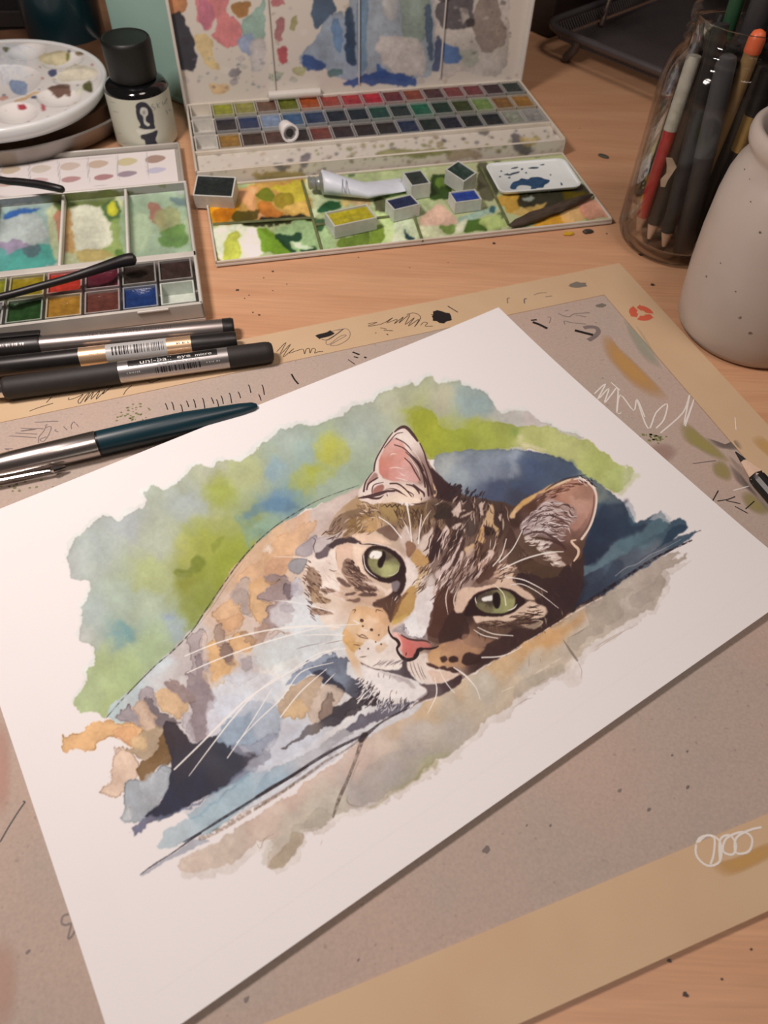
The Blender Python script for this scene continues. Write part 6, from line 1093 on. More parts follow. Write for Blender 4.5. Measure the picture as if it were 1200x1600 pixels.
# ---- dark stick on the flap
a, b = P(797, 352, FZ+.003), P(926, 303, FZ+.003); ang = math.atan2(b[1]-a[1], b[0]-a[0]); stick = empty('charcoal_stick', (a[0], a[1], FZ), ang, 'dark brown tapering charcoal stick lying across the right of the flap', 'charcoal stick'); Ls = np.linalg.norm(b-a); q = np.random.RandomState(9)
mb = MB(); rg = []
for t, r in zip(np.linspace(0, 1, 12), (.0010, .0024, .0030, .0032, .0033, .0031, .0030, .0028, .0026, .0022, .0018, .0008)): rg.append([(t*Ls, r*1.25*(1+.12*q.randn())*math.cos(w), .0026+r*.75*math.sin(w)) for w in np.linspace(0, 2*math.pi, 10, endpoint=False)])
mb.loft(rg); autosm(mb.obj('stick_body', pm('burnt_wood', alb((74, 58, 46)), .6, var=.4, scale=120, stretch=(1, 6, 6), bump=.6, bscale=400), stick), 60)
# ================================================================ small paint box with swatch lid
SBo = P(323, 503, 0); SA = D(15.2); SB = Frame((SBo[0], SBo[1], 0), SA)      # origin: front right corner
sbox = empty('small_paint_box', (SBo[0], SBo[1], 0), SA, 'small white plastic paint box with three mixing wells, swatch card behind it', 'paint box')
SW, SDp, SH = .175, .1255, .0125; grey = pm('grey_white_plastic', alb((186, 172, 160), .9), .4, var=.08, scale=50)
for x0, x1, y0, y1, z0, z1, nm in ((-SW, 0, 0, SDp, .0002, .0030, 'box_floor'), (-SW, 0, 0, .0018, .003, SH, 'box_wall'), (-.0018, 0, 0, SDp, .003, SH, 'box_wall'), (-SW, -SW+.0018, 0, SDp, .003, SH, 'box_wall'), (-SW, 0, SDp-.0018, SDp, .003, SH+.0008, 'box_wall'), (-SW, 0, .0440, .0490, .003, SH, 'pan_rail')):
    MB().box(x0, x1, y0, y1, z0, z1, .0005).obj(nm, grey, sbox)
cvs = canvas_at(-160, 270, 335, 480, (176, 182, 168), 1.4); F_ = cvs.fill
splat(cvs, -160, 290, 320, 430, 120, [(150, 160, 150), (190, 196, 186), (120, 140, 120), (96, 120, 110)], (3, 12), 21, .5)
for a_ in [('C5', '-560,330 270,330 300,690 -560,760', (150, 172, 162)), ('C5', '0,420 200,410 240,470 250,540 100,580 0,560', (190, 194, 188)), ('C5', '20,410 120,385 220,380 140,410 40,435', (36, 88, 168)), ('C5', '0,560 130,550 150,620 60,640 0,620', (150, 132, 156)), ('C5', '0,640 150,590 290,580 300,680 0,720', (70, 156, 142)), ('C5', '-500,600 0,580 0,720 -500,760', (90, 160, 150)), ('C5', '130,590 200,570 220,620 140,640', (90, 110, 116)),
           ('C5', '290,340 660,310 700,640 320,690', (196, 196, 150)), ('C5', '380,380 520,350 600,440 640,520 560,600 460,620 390,590 370,480', (224, 218, 196)), ('C5', '310,380 380,370 380,480 370,600 330,600 305,500', (182, 116, 92)), ('C5', '360,400 390,380 400,560 410,620 370,590', (206, 158, 96)), ('C5', '300,330 480,300 640,320 590,360 480,350 330,370', (82, 98, 40)), ('C5', '560,360 650,350 680,440 640,470 600,430', (64, 96, 52)), ('C5', '600,365 640,360 650,410 620,420', (216, 204, 60)), ('C5', '620,450 690,440 700,620 600,640 560,610 620,560', (140, 160, 90)), ('C5', '420,620 540,600 620,640 440,670', (196, 170, 104)), ('C5', '640,600 700,590 700,640 650,640', (84, 114, 52)),
           ('C5', '690,340 1040,300 1110,600 720,640', (158, 178, 146)), ('C5', '820,350 870,345 900,400 900,460 850,460 825,400', (170, 110, 96)), ('C5', '860,390 990,380 1010,500 940,520 870,480', (166, 166, 116)), ('C5', '900,480 1020,470 1030,560 900,575 880,530', (104, 142, 74)), ('C5', '710,440 800,400 850,480 800,590 730,600', (176, 190, 156)), ('C5', '1030,420 1070,460 1080,560 1040,540', (190, 196, 160)), ('C5', '950,320 1050,310 1060,350 960,350', (110, 130, 132))]:
    lf(*a_)
def wellZ(x0, x1, y0, y1):
    X = plane(x0, x1, y0, y1, .0078, .0009); u = (X[..., 0]-x0)/(x1-x0)*2-1; v = (X[..., 1]-y0)/(y1-y0)*2-1; X[..., 2] = .0046+.0034*np.maximum(abs(u)**8, abs(v)**8); return X
for x0, x1 in ((-.0365, -.0022), (-.0735, -.0385), (-.112, -.0755), (-.150, -.114)): painted('mixing_well', SB, wellZ(x0, x1, .0495, SDp-.0022), cvs, sbox, 1.12)
for x in (-.0375, -.0745, -.113, -.151): MB().box(x-.0008, x+.0008, .0492, SDp-.002, .003, .0125, .0004).obj('well_divider', enamel, sbox)
a, b = np.meshgrid(np.linspace(-.16, -.002, 150), np.linspace(.0070, SH+.0004, 10)); 
cvw = canvas_at(-160, 270, 335, 330, (150, 146, 138), 1.4); F_ = cvw.fill
for a_ in [('C5', '240,290 480,270 660,290 660,330 480,345 270,350', (86, 94, 46)), ('C5', '-500,320 60,310 240,290 240,340 -500,380', (110, 116, 116)), ('C5', '760,240 800,235 795,255 765,255', (110, 100, 84)), ('C5', '880,240 930,235 920,265 885,260', (120, 120, 84)), ('C5', '660,290 800,300 760,330 680,330', (90, 90, 60)), ('C5', '860,325 940,320 940,340 860,345', (206, 200, 190))]: lf(*a_)
painted('back_wall_paint', SB, np.stack([a, np.full(a.shape, SDp-.00195), b], -1), cvw, sbox, 1.)
MB().box(-.034, -.018, -.0006, .0006, .0105, .0118, .0003).obj('catch', enamel, sbox)
# its pans
def spx(x, y): return SB.l(P(x, y, .0105))
SP = [('back', [((20, 447), (150, 146, 42), 'yellow-green'), ((53, 449), (160, 134, 34), 'olive yellow'), ((110, 443), (200, 60, 46), 'bright red'), ((170, 440), (104, 36, 50), 'crimson'), ((228, 433), (58, 44, 38), 'black-brown'), ((285, 426), (68, 48, 44), 'dark brown')]), ('front', [((-2, 498), (150, 140, 134), 'pale grey'), ((50, 492), (46, 76, 38), 'dark green'), ((115, 485), (176, 124, 48), 'golden ochre'), ((173, 479), (112, 62, 52), 'rust brown'), ((233, 471), (38, 62, 116), 'ultramarine'), ((288, 464), E_, '')])]
for ri, (rn, pans) in enumerate(SP):
    for i, (xy, c, cn) in enumerate(pans):
        lp = np.array([-.0125-.0196*(5-i), .0340 if ri == 0 else .0128, .003]); w = SB.w(lp)
        t = empty('paint_pan', w, SA, ('empty white pan in the front row of the small paint box' if c is None else '%s watercolour pan in the %s row of the small paint box' % (cn, rn)), 'paint pan', 'pans in the small paint box')
        pan_parts(t, .0180, .0190, .0088, c or (186, 184, 170), 1.0 if c is None else 1.55, 300+ri*10+i, .25, shell=(190, 186, 172) if c is None else None, empty_=c is None)
# lid lying open behind, with swatch card
LFm = Frame((*SB.w(np.array([-.0015, SDp+.0006, 0]))[:2], 0), SA)
frost = pm('frosted_clear_plastic', alb((166, 152, 140), .9), .3, var=.05)
lid = MB().box(-SW, 0, 0, .0640, .0003, .0025, .0005).obj('open_lid', frost, sbox); lid.location = (-.0015, SDp+.0006, 0)
for x0, x1, y0, y1 in ((-SW, 0, .0625, .0640), (-.0015, 0, 0, .064), (-SW, -SW+.0015, 0, .064)): MB().box(x0, x1, y0, y1, .0025, .0065, .0004).obj('lid_rim', frost, lid)
cvk = canvas_at(-190, 222, 300, 315, (222, 208, 202), 2.0)
SWC = [[(206, 182, 156), (214, 196, 180), (212, 188, 172), (206, 178, 156), (212, 194, 150), (172, 140, 126)], [(206, 166, 152), (208, 170, 170), (188, 142, 140), (178, 128, 128), (160, 140, 150), (202, 192, 208)]]
card = empty('swatch_card', LFm.o, SA, 'white card of twelve pink and tan paint swatches, lying in the open lid', 'card')
for r, (ys, row) in enumerate(zip((((60, 160), (230, 155), (390, 140), (545, 128), (705, 115), (860, 100)), ((40, 235), (215, 220), (395, 212), (575, 200), (705, 182), (865, 162))), SWC)):
    for (x, y), c in zip(ys, row): cvk.stroke(L('C5', f'{x-46},{y+5} {x-10},{y+1} {x+44},{y-6}'), 12 if r == 0 else 9, np.array(c)*.93, .95, 4, (.6, .4), 1.2)
for k in range(-2, 5):
    x = 153+k*162; cvk.stroke(L('C5', f'{x},{100-k*14} {x+12},{270-k*14}'), 1.0, (168, 158, 160), .9); cvk.stroke(L('C5', f'{x+8},{100-k*14} {x+20},{270-k*14}'), 1.0, (168, 158, 160), .9)
cvk.stroke(L('C5', '-300,225 0,205 970,128'), .8, (206, 196, 194), .5); cvk.stroke(L('C5', '380,105 520,95 640,85'), 1., (170, 160, 158), .6); cvk.stroke(L('C5', '510,250 560,246 600,244'), 1., (150, 140, 140), .6)
MB().box(-.166, -.0040, .0008, .0610, .0027, .0032).obj('card_stock', pm('swatch_card_paper', alb((222, 208, 202), .9), .6, var=.02), card); grid_obj('card_print', plane(-.166, -.0040, .0008, .0610, .00326, .0006), attr_mat('card_print_ink', .6), card, cv_at(cvk, LFm.w(plane(-.166, -.0040, .0008, .0610, .00326, .0006)), .9))
# ================================================================ spectacles (arms reach in from the left)
e1 = [P(213, 404, .0205), P(190, 408, .0205), P(150, 421, .0208), P(110, 434, .0200), P(60, 448, .0195), P(0, 464, .0190)]; d1 = e1[-1]-e1[2]; d1 /= np.linalg.norm(d1); e1 += [e1[-1]+d1*.035+(0, 0, .003), e1[-1]+d1*.075+(0, 0, .012)]
e2 = [P(101, 297, .0200), P(85, 293, .0212), P(60, 288, .0216), P(28, 284, .0220), P(0, 281, .0222)]; d2 = e2[-1]-e2[1]; d2 /= np.linalg.norm(d2); e2 += [e2[-1]+d2*.04+(0, 0, .003), e2[-1]+d2*.085+(0, 0, .010)]
gl = empty('spectacles', (*e1[-1][:2], 0), 0, 'black spectacles whose two arms rest over the small paint box', 'spectacles'); g0 = np.array(gl.location)
glm = pm('black_acetate', (.009, .008, .009), .42, var=.1)
autosm(MB().tube(cr(np.array(e1)-g0, 4, False), np.interp(np.linspace(0, 1, 4*7+1), [0, .02, .08, .25, .45, 1], [.0012, .0030, .0034, .0026, .0020, .0018]), 12).obj('temple_arm', glm, gl)); autosm(MB().tube(cr(np.array(e2)-g0, 4, False), np.interp(np.linspace(0, 1, 4*6+1), [0, .05, .3, 1], [.0010, .0022, .0024, .0019]), 12).obj('temple_arm', glm, gl))
h1, h2_ = e1[-1]-g0, e2[-1]-g0; ax = (h2_-h1); wl = np.linalg.norm(ax); ax /= wl; upv = np.array([.25*ax[1], -.25*ax[0], .97]); 
for t in (.27, .73):
    c = h1+ax*wl*t; ring = [c+ax*(.027*math.cos(w))+upv*(.019*math.sin(w)+.002) for w in np.linspace(0, 2*math.pi, 33)]; autosm(MB().tube(ring, .0016, 8).obj('lens_rim', glm, gl))
MB().tube([h1+ax*wl*.46+upv*.006, h1+ax*wl*.5+upv*.010, h1+ax*wl*.54+upv*.006], .0015, 8).obj('bridge', glm, gl)
for hh, t in ((h1, .04), (h1, .96)): MB().tube([h1 if t < .5 else h2_, h1+ax*wl*t+upv*.004], .0018, 8).obj('hinge', glm, gl)
# ================================================================ ink bottle
ib = empty('ink_bottle', (-.1785, .5170, 0), 0, 'glass ink bottle with black screw cap and pale label, beside the round palette', 'bottle')
gink = pm('black_ink_glass', (.006, .006, .007), .10, var=.1, coat=.4); capb = pm('black_ribbed_cap', (.007, .008, .007), .46, var=.1)
autosm(MB().lathe([(.001, .0005), (.0185, .0005), (.0205, .0025), (.0208, .0345), (.0205, .0362), (.0192, .0385), (.0158, .0402), (.0125, .0410), (.0125, .0430)], 56, 'z', True).obj('glass_body', gink, ib), 50)
autosm(MB().lathe([(.001, .0412), (.0145, .0412), (.0153, .0425), (.0157, .0620), (.0153, .0640), (.0146, .0648), (.0139, .0643), (.001, .0643)], 56, 'z', True).obj('screw_cap', capb, ib), 35)
cvi = canvas_at(150, 120, 300, 260, (176, 170, 152), 4.0); CROPS['I'] = (140, 30, 7.275)
fi = lambda s, c, a=.95, w=.6: cvi.fill(L('I', s), c, a, w, .35)
NVY = (34, 36, 46)
# printed figure: a figure with long dark hair holding a bowl, dark skirt
fi('525,970 560,940 610,940 650,960 700,1010 720,1080 735,1190 745,1250 690,1260 600,1245 560,1230 575,1200 540,1130 525,1050', NVY); fi('575,1010 620,1000 655,1020 660,1080 640,1110 645,1160 690,1190 670,1220 625,1190 610,1150 600,1100 570,1070', (186, 180, 168)); fi('600,1045 625,1040 622,1075 605,1080', (120, 112, 108), .7)
fi('530,1250 600,1260 700,1255 770,1245 700,1285 640,1310 580,1315 540,1285', (188, 182, 168)); fi('590,1320 680,1300 760,1270 775,1290 750,1370 785,1450 700,1455 640,1450 625,1380 590,1360', NVY)
for s, w in (('220,935 300,955', 1.4), ('250,1045 350,1062', 1.4), ('310,1290 370,1302', 1.2), ('350,1405 450,1420', 1.2)): cvi.stroke(L('I', s), w, (130, 126, 116), .7)
for s in ('745,975 710,965 715,1000 745,1005 735,1030 705,1025', '760,945 775,1010', '805,950 770,985 810,1010', '825,930 840,985', '850,915 880,905 850,960 885,950', '865,1020 890,1090', '890,1030 935,1035'): cvi.stroke(L('I', s), 1.4, (96, 94, 92), .8)
lw = np.linspace(0, 2*math.pi, 260); lz = np.linspace(.0025, .0352, 66); aa, bb = np.meshgrid(lw, lz); XL = np.stack([.0210*np.cos(aa), .0210*np.sin(aa), bb], -1); wpts = XL+np.array([-.1785, .5170, 0]); cl_ = cv_at(cvi, wpts, .78); nrm = np.stack([np.cos(aa), np.sin(aa), 0*aa], -1); away = ((CAMP-wpts)*nrm).sum(-1) < 0; cl_[away] = alb((176, 170, 152), .78)
grid_obj('paper_label', XL, attr_mat('label_paper', .5), ib, cl_)
# ================================================================ tin, round palette
tc_ = np.array([-.2860, .5520, 0]); tin = empty('metal_tin', tc_, 0, 'shallow round grey metal tin under the round white palette', 'tin')
autosm(MB().lathe([(.001, .0004), (.0800, .0004), (.0900, .0030), (.0985, .0150), (.1000, .0168), (.0985, .0175), (.0965, .0160), (.0880, .0050), (.001, .0040)], 72, 'z', True).obj('tin_body', pm('dull_tin', (.34, .31, .29), .38, .7, var=.08, scale=40), tin), 35)
autosm(MB().lathe([(.001, .0060), (.0760, .0060), (.0885, .0085), (.0900, .0210), (.001, .0215)], 72, 'z', True).obj('wooden_disc', pm('brown_stained_disc', alb((92, 60, 40), .9), .5, var=.35, scale=30), tin), 35)
rp_ = empty('round_palette', (-.2726, .5190, 0), 0, 'round white porcelain palette with paint wells, stacked on the metal tin', 'palette')
PR, PZ = .0706, .0225; cvr = canvas_at(-330, 40, 190, 225, (218, 206, 198), 1.6); F_ = cvr.fill; CROPS['R'] = (0, 0, 4)
splat(cvr, -320, 60, 168, 205, 260, [(120, 116, 120), (150, 120, 100), (90, 84, 90), (190, 168, 140), (170, 110, 100), (206, 196, 186)], (.8, 4), 31, .85)
for a_ in [('R', '0,290 180,290 230,340 200,470 60,520 0,500', (216, 212, 214)), ('R', '240,350 330,320 420,320 440,370 380,410 280,400', (196, 178, 138)), ('R', '360,470 440,420 560,410 610,450 560,500 400,510', (206, 192, 168)), ('R', '60,510 150,510 175,550 150,590 80,570', (122, 138, 168)), ('R', '305,440 355,430 360,460 325,475', (60, 66, 96)), ('R', '300,550 360,530 430,530 440,600 400,590 350,610 320,570', (96, 66, 54)), ('R', '520,540 570,510 575,570 545,580', (70, 70, 34)), ('R', '90,630 230,570 240,580 120,635', (206, 166, 122)), ('R', '110,660 150,655 160,680 120,690', (160, 40, 52)), ('R', '260,650 280,650 285,685 265,690', (160, 60, 70)), ('R', '190,610 230,595 225,615', (60, 66, 90)), ('R', '0,600 40,595 45,615 0,625', (206, 140, 120)), ('R', '410,330 435,330 430,380 415,380', (110, 112, 50)), ('R', '20,300 50,300 45,325 25,325', (110, 110, 80)), ('R', '470,325 520,325 510,345 480,345', (110, 90, 60)), ('R', '480,560 520,545 515,590 480,590', (206, 200, 176))]: lf(*a_, .85, 1.5, .6)
rr2 = np.linspace(0, 1, 90); ww2 = np.linspace(0, 2*math.pi, 260); aa, bb = np.meshgrid(ww2, rr2); rad = bb*PR*.955
zz = PZ+.0105+.0*rad; xs, ys = rad*np.cos(aa), rad*np.sin(aa)
for k in range(10):
    w = 2*math.pi*k/10+.25; cx_, cy_ = .0500*math.cos(w), .0500*math.sin(w); u_ = (xs-cx_)*math.cos(w)+(ys-cy_)*math.sin(w); v_ = -(xs-cx_)*math.sin(w)+(ys-cy_)*math.cos(w); d = np.sqrt((u_/.0150)**2+(v_/.0125)**2); zz = zz-.0045*np.clip(1-d**2, 0, 1)**.8
zz = zz-.004*np.clip(1-(rad/.028)**2, 0, 1)**.7; XP_ = np.stack([xs, ys, zz], -1)
grid_obj('palette_top', XP_, attr_mat('porcelain_glaze_paint', .25, .5), rp_, cv_at(cvr, XP_+np.array([-.2726, .5190, 0]), .86))
porc = pm('white_porcelain', alb((216, 206, 200), .85), .22, var=.03)
autosm(MB().lathe([(PR*.952, PZ+.0105), (PR*.975, PZ+.0116), (PR, PZ+.0108), (PR*1.005, PZ+.0090), (PR*.985, PZ+.0050), (PR*.93, PZ+.0008), (PR*.85, PZ), (.001, PZ)], 90).obj('palette_rim', porc, rp_), 60)
# ================================================================ things at the back
tcup = empty('teal_tumbler', (*P(117, 96, 0)[:2], 0), 0, 'tall dark teal tumbler behind the round palette', 'tumbler'); autosm(MB().lathe([(.001, .0005), (.0270, .0005), (.0285, .003), (.0300, .060), (.0312, .120), (.0316, .121), (.0302, .121), (.0270, .010), (.001, .008)], 48, 'z', True).obj('tumbler_body', pm('dark_teal_glaze', (.006, .030, .040), .3, var=.1, coat=.2), tcup), 40)
mo = (-.1605, .5670); mint = empty('mint_box', (mo[0], mo[1], 0), D(-35), 'pale mint green storage box standing behind the large paint box lid', 'box'); mintm = pm('mint_card', alb((138, 160, 146), .62), .55, var=.05, scale=20)
MB().box(-.0745, .002, .002, .062, 0, .135, .002).obj('box_body', mintm, mint); MB().box(-.0755, .003, .0005, .0635, .0005, .0040, .0008).obj('base_flange', mintm, mint); MB().box(-.0755, .003, .0008, .0635, .118, .138, .002).obj('box_lid', mintm, mint)
bo_ = P(24, 70, 0); bag = empty('black_case', (bo_[0]-.02, bo_[1], 0), D(8), 'black case with a grey panel standing behind the round palette', 'case'); MB().box(-.075, .050, 0, .07, 0, .105, .006).obj('case_body', pm('black_fabric', (.012, .010, .011), .8, var=.3, scale=90, bump=.4), bag); MB().box(-.045, .040, -.0015, .001, .036, .056, .0008).obj('grey_panel', pm('grey_fabric_panel', alb((110, 100, 100)), .7, var=.05), bag); MB().box(-.060, .050, -.002, .001, .012, .024, .001).obj('strap', pm('dark_brown_strap', (.03, .022, .020), .7), bag)
# ================================================================ wire letter tray
TA = D(-46); ta_ = P(924, 68, .022); to = ta_-np.array([math.cos(TA), math.sin(TA), 0])*.050; tr = empty('letter_tray', (to[0], to[1], 0), TA, 'dark grey wire mesh letter tray on short legs behind the glass jar', 'letter tray'); TF = Frame((to[0], to[1], 0), TA)
wire = pm('dark_grey_powder_coat', (.11, .10, .105), .40, .35, var=.08); TWd, TDp_ = .245, .330
def rim_path(x0, x1, y0, y1, z, r=.018): return [np.array(p) for p in rrect(x0, x1, y0, y1, r, z, 6)]
def tier(z, y0, posts):
    p = rim_path(0, TWd, y0, TDp_, z); autosm(MB().tube(p+[p[0]], .0030, 10).obj('rim_tube', wire, tr)); mb = MB(); s = .0032
    for x in np.arange(.010, TWd-.009, s): mb.box(x-.0006, x+.0006, y0+.010, TDp_-.010, z-.0105, z-.0099)
    for y in np.arange(y0+.010, TDp_-.009, s): mb.box(.010, TWd-.010, y-.0006, y+.0006, z-.0099, z-.0093)
    o = mb.obj('mesh_floor', wire, tr); o['kind'] = 'stuff'
    mb = MB()
    for x in np.arange(.006, TWd-.005, s): mb.tube([(x, y0+.001, z), (min(max(x, .012), TWd-.012), y0+.011, z-.010)], .0004, 4); mb.tube([(x, TDp_-.001, z), (min(max(x, .012), TWd-.012), TDp_-.011, z-.010)], .0004, 4)
    for y in np.arange(y0+.006, TDp_-.005, s): mb.tube([(.001, y, z), (.011, min(max(y, y0+.012), TDp_-.012), z-.010)], .0004, 4); mb.tube([(TWd-.001, y, z), (TWd-.011, min(max(y, y0+.012), TDp_-.012), z-.010)], .0004, 4)
    o = mb.obj('mesh_sides', wire, tr); o['kind'] = 'stuff'
tier(.022, 0, True); tier(.090, .045, True)
for x, y in ((.034, .004), (TWd-.034, .004), (.034, TDp_-.004), (TWd-.034, TDp_-.004)):
    autosm(MB().tube([(x, y, .021), (x-.001, y-.001, .012), (x-.008 if y < .1 else x, y, .0032)], .0038, 10).obj('leg', wire, tr))
for x, y in ((.018, .070), (TWd-.018, .070), (.018, TDp_-.03), (TWd-.018, TDp_-.03)): autosm(MB().tube([(x, y-.012, .014), (x, y, .092)], .0022, 10).obj('post', chrome, tr))
dk = empty('deep_shade_box', tuple(TF.w(np.array([-.014, .030, 0.]))), TA, 'dark brown box added for the deep shade at the back, left of the letter tray', 'box'); dkm = pm('deep_shade_brown', (.020, .011, .009), .6, var=.35, scale=14, stretch=(2, 2, 22))  # added box, its near-black colour stands in for deep shade at the back
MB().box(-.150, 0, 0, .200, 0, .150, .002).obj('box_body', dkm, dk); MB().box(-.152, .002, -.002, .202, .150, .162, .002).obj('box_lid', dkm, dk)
# ================================================================ glass jar with pencils
JC = np.array([.172, .420]); jd = -JC/np.linalg.norm(JC); jr = np.array([-jd[1], jd[0]])
def clear_glass(name, tint, gl=.06):
    m = bpy.data.materials.new(name); m.use_nodes = True; nt = m.node_tree; N = nt.nodes; N.remove(N['Principled BSDF']); t = N.new('ShaderNodeBsdfTransparent'); t.inputs[0].default_value = (*tint, 1); g = N.new('ShaderNodeBsdfGlossy'); g.inputs['Roughness'].default_value = gl; g.inputs[0].default_value = (1, 1, 1, 1)
    lw_ = N.new('ShaderNodeLayerWeight'); lw_.inputs[0].default_value = .16; mr = N.new('ShaderNodeMapRange'); mr.inputs[1].default_value = 0; mr.inputs[2].default_value = 1; mr.inputs[3].default_value = .012; mr.inputs[4].default_value = .6; mx = N.new('ShaderNodeMixShader')
    nz = N.new('ShaderNodeTexNoise'); nz.inputs['Scale'].default_value = 60; bp = N.new('ShaderNodeBump'); bp.inputs['Strength'].default_value = .02; nt.links.new(nz.outputs[0], bp.inputs['Height']); nt.links.new(bp.outputs[0], g.inputs['Normal'])
    nt.links.new(lw_.outputs['Fresnel'], mr.inputs[0]); nt.links.new(mr.outputs[0], mx.inputs[0]); nt.links.new(t.outputs[0], mx.inputs[1]); nt.links.new(g.outputs[0], mx.inputs[2]); nt.links.new(mx.outputs[0], N['Material Output'].inputs['Surface']); return m
jar = empty('glass_jar', (*JC, 0), 0, 'clear glass screw-top jar holding pencils and pens', 'jar'); jm = clear_glass('jar_glass', (.90, .895, .885), .04)
prof = [(.001, .0035), (.022, .0030), (.026, .0005), (.029, .0004), (.0325, .0030), (.0345, .0085), (.0348, .030), (.0352, .060), (.0358, .085), (.0352, .0950), (.0335, .1005), (.0305, .1040), (.0290, .1055), (.0290, .1085), (.0302, .1095), (.0290, .1108), (.0290, .1130), (.0302, .1140), (.0290, .1153), (.0290, .1185), (.0303, .1195), (.0306, .1215), (.0300, .1230), (.0282, .1228)]
inner = [(.0268, .1215), (.0266, .1060), (.0300, .1010), (.0325, .0950), (.0332, .085), (.0325, .040), (.0320, .0100), (.0290, .0062), (.001, .0058)]
autosm(MB().lathe(prof+inner, 72).obj('jar_wall', jm, jar), 60)
def jp(r, f_): return JC+jr*r/1000+jd*f_/1000
def instrument(name, label, cat, b, t, L_, secs, n=16):
    pb, pt = jp(*b), jp(*t); base = np.array([*pb, .0063]); top = np.array([*pt, .0063+.1]); d = (top-base)/np.linalg.norm(top-base)
    e = empty(name, base, 0, label, cat, 'pencils and pens in the glass jar'); e.rotation_mode = 'QUATERNION'; e.rotation_quaternion = Vector(tuple(d)).to_track_quat('Z', 'Y')
    for nm, pr, m in secs: autosm(MB().lathe([(r/1000, z/1000) for z, r in pr], n, 'z', True).obj(nm, m, e), 45)
redp = pm('red_pencil_lacquer', (.46, .030, .035), .4, var=.1); greyp = pm('grey_paint_end', alb((170, 160, 146), .8), .6, var=.15, scale=200, bump=.4); gry = pm('slate_grey_plastic', (.085, .090, .100), .4, var=.05); gry2 = pm('dark_grey_plastic', (.045, .043, .046), .45, var=.05); grnp = pm('green_lacquer', (.020, .075, .035), .35, var=.1); orng = pm('orange_dipped_end', (.80, .16, .06), .4, var=.05); tanp = pm('tan_pencil_lacquer', alb((150, 116, 76), .8), .5, var=.15); tealc = pm('teal_pen_end', (.008, .050, .050), .15, var=.1, coat=.4); dkbr = pm('dark_brown_lacquer', (.030, .022, .018), .45, var=.1); jgold = pm('brass_band', (.50, .36, .14), .35, .8, var=.05)
PT = [(0, .3), (4, 1.1)]; CN = [(4, 1.1), (13, 3.5)]
instrument('red_pencil', 'red pencil with a grey painted end, point down in the glass jar', 'pencil', (-20, 18), (-21, 10), 98, [('lead_tip', PT, lead), ('sharpened_wood', CN, pinew), ('barrel', [(13, 3.7), (62, 3.7)], redp), ('painted_end', [(62, 3.9), (97, 3.9), (98, 3.4)], greyp)])
instrument('dark_pencil', 'black pencil point down at the left side of the glass jar', 'pencil', (-27, 6), (-16, -16), 112, [('lead_tip', PT, lead), ('sharpened_wood', CN, pinew), ('barrel', [(13, 3.6), (112, 3.6)], blackp)])
instrument('dark_pencil', 'dark brown pencil point down, right beside the red pencil', 'pencil', (-12, 24), (-14, 8), 108, [('lead_tip', PT, lead), ('sharpened_wood', CN, pinew), ('barrel', [(13, 3.7), (108, 3.7)], dkbr)])
instrument('dark_pencil', 'black pencil with a pale sharpened tip, front middle of the jar', 'pencil', (-2, 28), (-12, 16), 116, [('lead_tip', PT, lead), ('sharpened_wood', CN, pinew), ('barrel', [(13, 3.9), (116, 3.9)], pm('charcoal_lacquer', (.022, .022, .024), .45))])
instrument('grey_marker', 'slate grey marker pen standing in the front of the glass jar', 'marker', (9, 24), (-6, 15), 104, [('barrel', [(0, 4.5), (2, 5.6), (56, 5.8)], gry2), ('cap', [(56, 6.1), (100, 5.9), (103, 5.2), (104, 3.5)], gry)])
instrument('black_pen', 'black pen with a small gold band in the glass jar', 'pen', (20, 18), (17, 12), 100, [('barrel', [(0, 4.5), (60, 5.2)], blackp), ('gold_band', [(60, 5.3), (78, 5.3)], jgold), ('cap', [(78, 5.2), (99, 5), (100, 3)], blackp)])
instrument('orange_tipped_pencil', 'tan pencil with a dipped orange end in the glass jar', 'pencil', (6, 8), (5, 10), 112, [('barrel', [(0, 1), (10, 3.8), (104, 3.8)], tanp), ('orange_end', [(104, 4.2), (110, 4.2), (113, 3), (114, 1)], orng)])
instrument('green_pen', 'green pen rising behind the left neck of the glass jar', 'pen', (-6, -12), (-10, -14), 140, [('barrel', [(0, 3), (4, 4), (145, 4)], grnp)])
instrument('green_pen', 'green pen rising at the right side of the glass jar', 'pen', (25, -6), (21, -6), 140, [('barrel', [(0, 3), (4, 4.2), (146, 4.2)], grnp)])
instrument('grey_marker', 'dark grey marker standing tallest behind the orange tipped pencil', 'marker', (4, -10), (2, -10), 150, [('barrel', [(0, 5), (2, 6.2), (150, 6.2)], gry2)])
instrument('teal_pen', 'dark teal pen with a glossy domed end in the glass jar', 'pen', (24, 8), (22, 8), 117, [('barrel', [(0, 4), (2, 5), (108, 5.4)], blackp), ('domed_end', [(108, 5.6), (114, 5.3), (118, 3.8), (120, 1)], tealc)])
instrument('black_pen', 'black pen in the middle of the crowded glass jar', 'pen', (14, 0), (13, -2), 104, [('barrel', [(0, 4), (2, 5), (104, 5)], blackp)])
instrument('black_pen', 'plain black pen at the back of the glass jar', 'pen', (-15, -12), (-17, -8), 106, [('barrel', [(0, 4), (2, 4.6), (106, 4.6)], blackp)])
instrument('black_pen', 'thick black pen at the right of the glass jar', 'pen', (14, -12), (14, -14), 138, [('barrel', [(0, 4), (2, 5.6), (138, 5.6)], blackp)])
instrument('dark_pencil', 'dark brown pencil at the back right of the glass jar', 'pencil', (27, 2), (27, 0), 104, [('barrel', [(0, 1), (8, 3.8), (104, 3.8)], dkbr)])
instrument('dark_pencil', 'slim black pencil in the left middle of the glass jar', 'pencil', (-12, 10), (-11, 0), 104, [('barrel', [(0, 1), (8, 3.6), (104, 3.6)], blackp)])
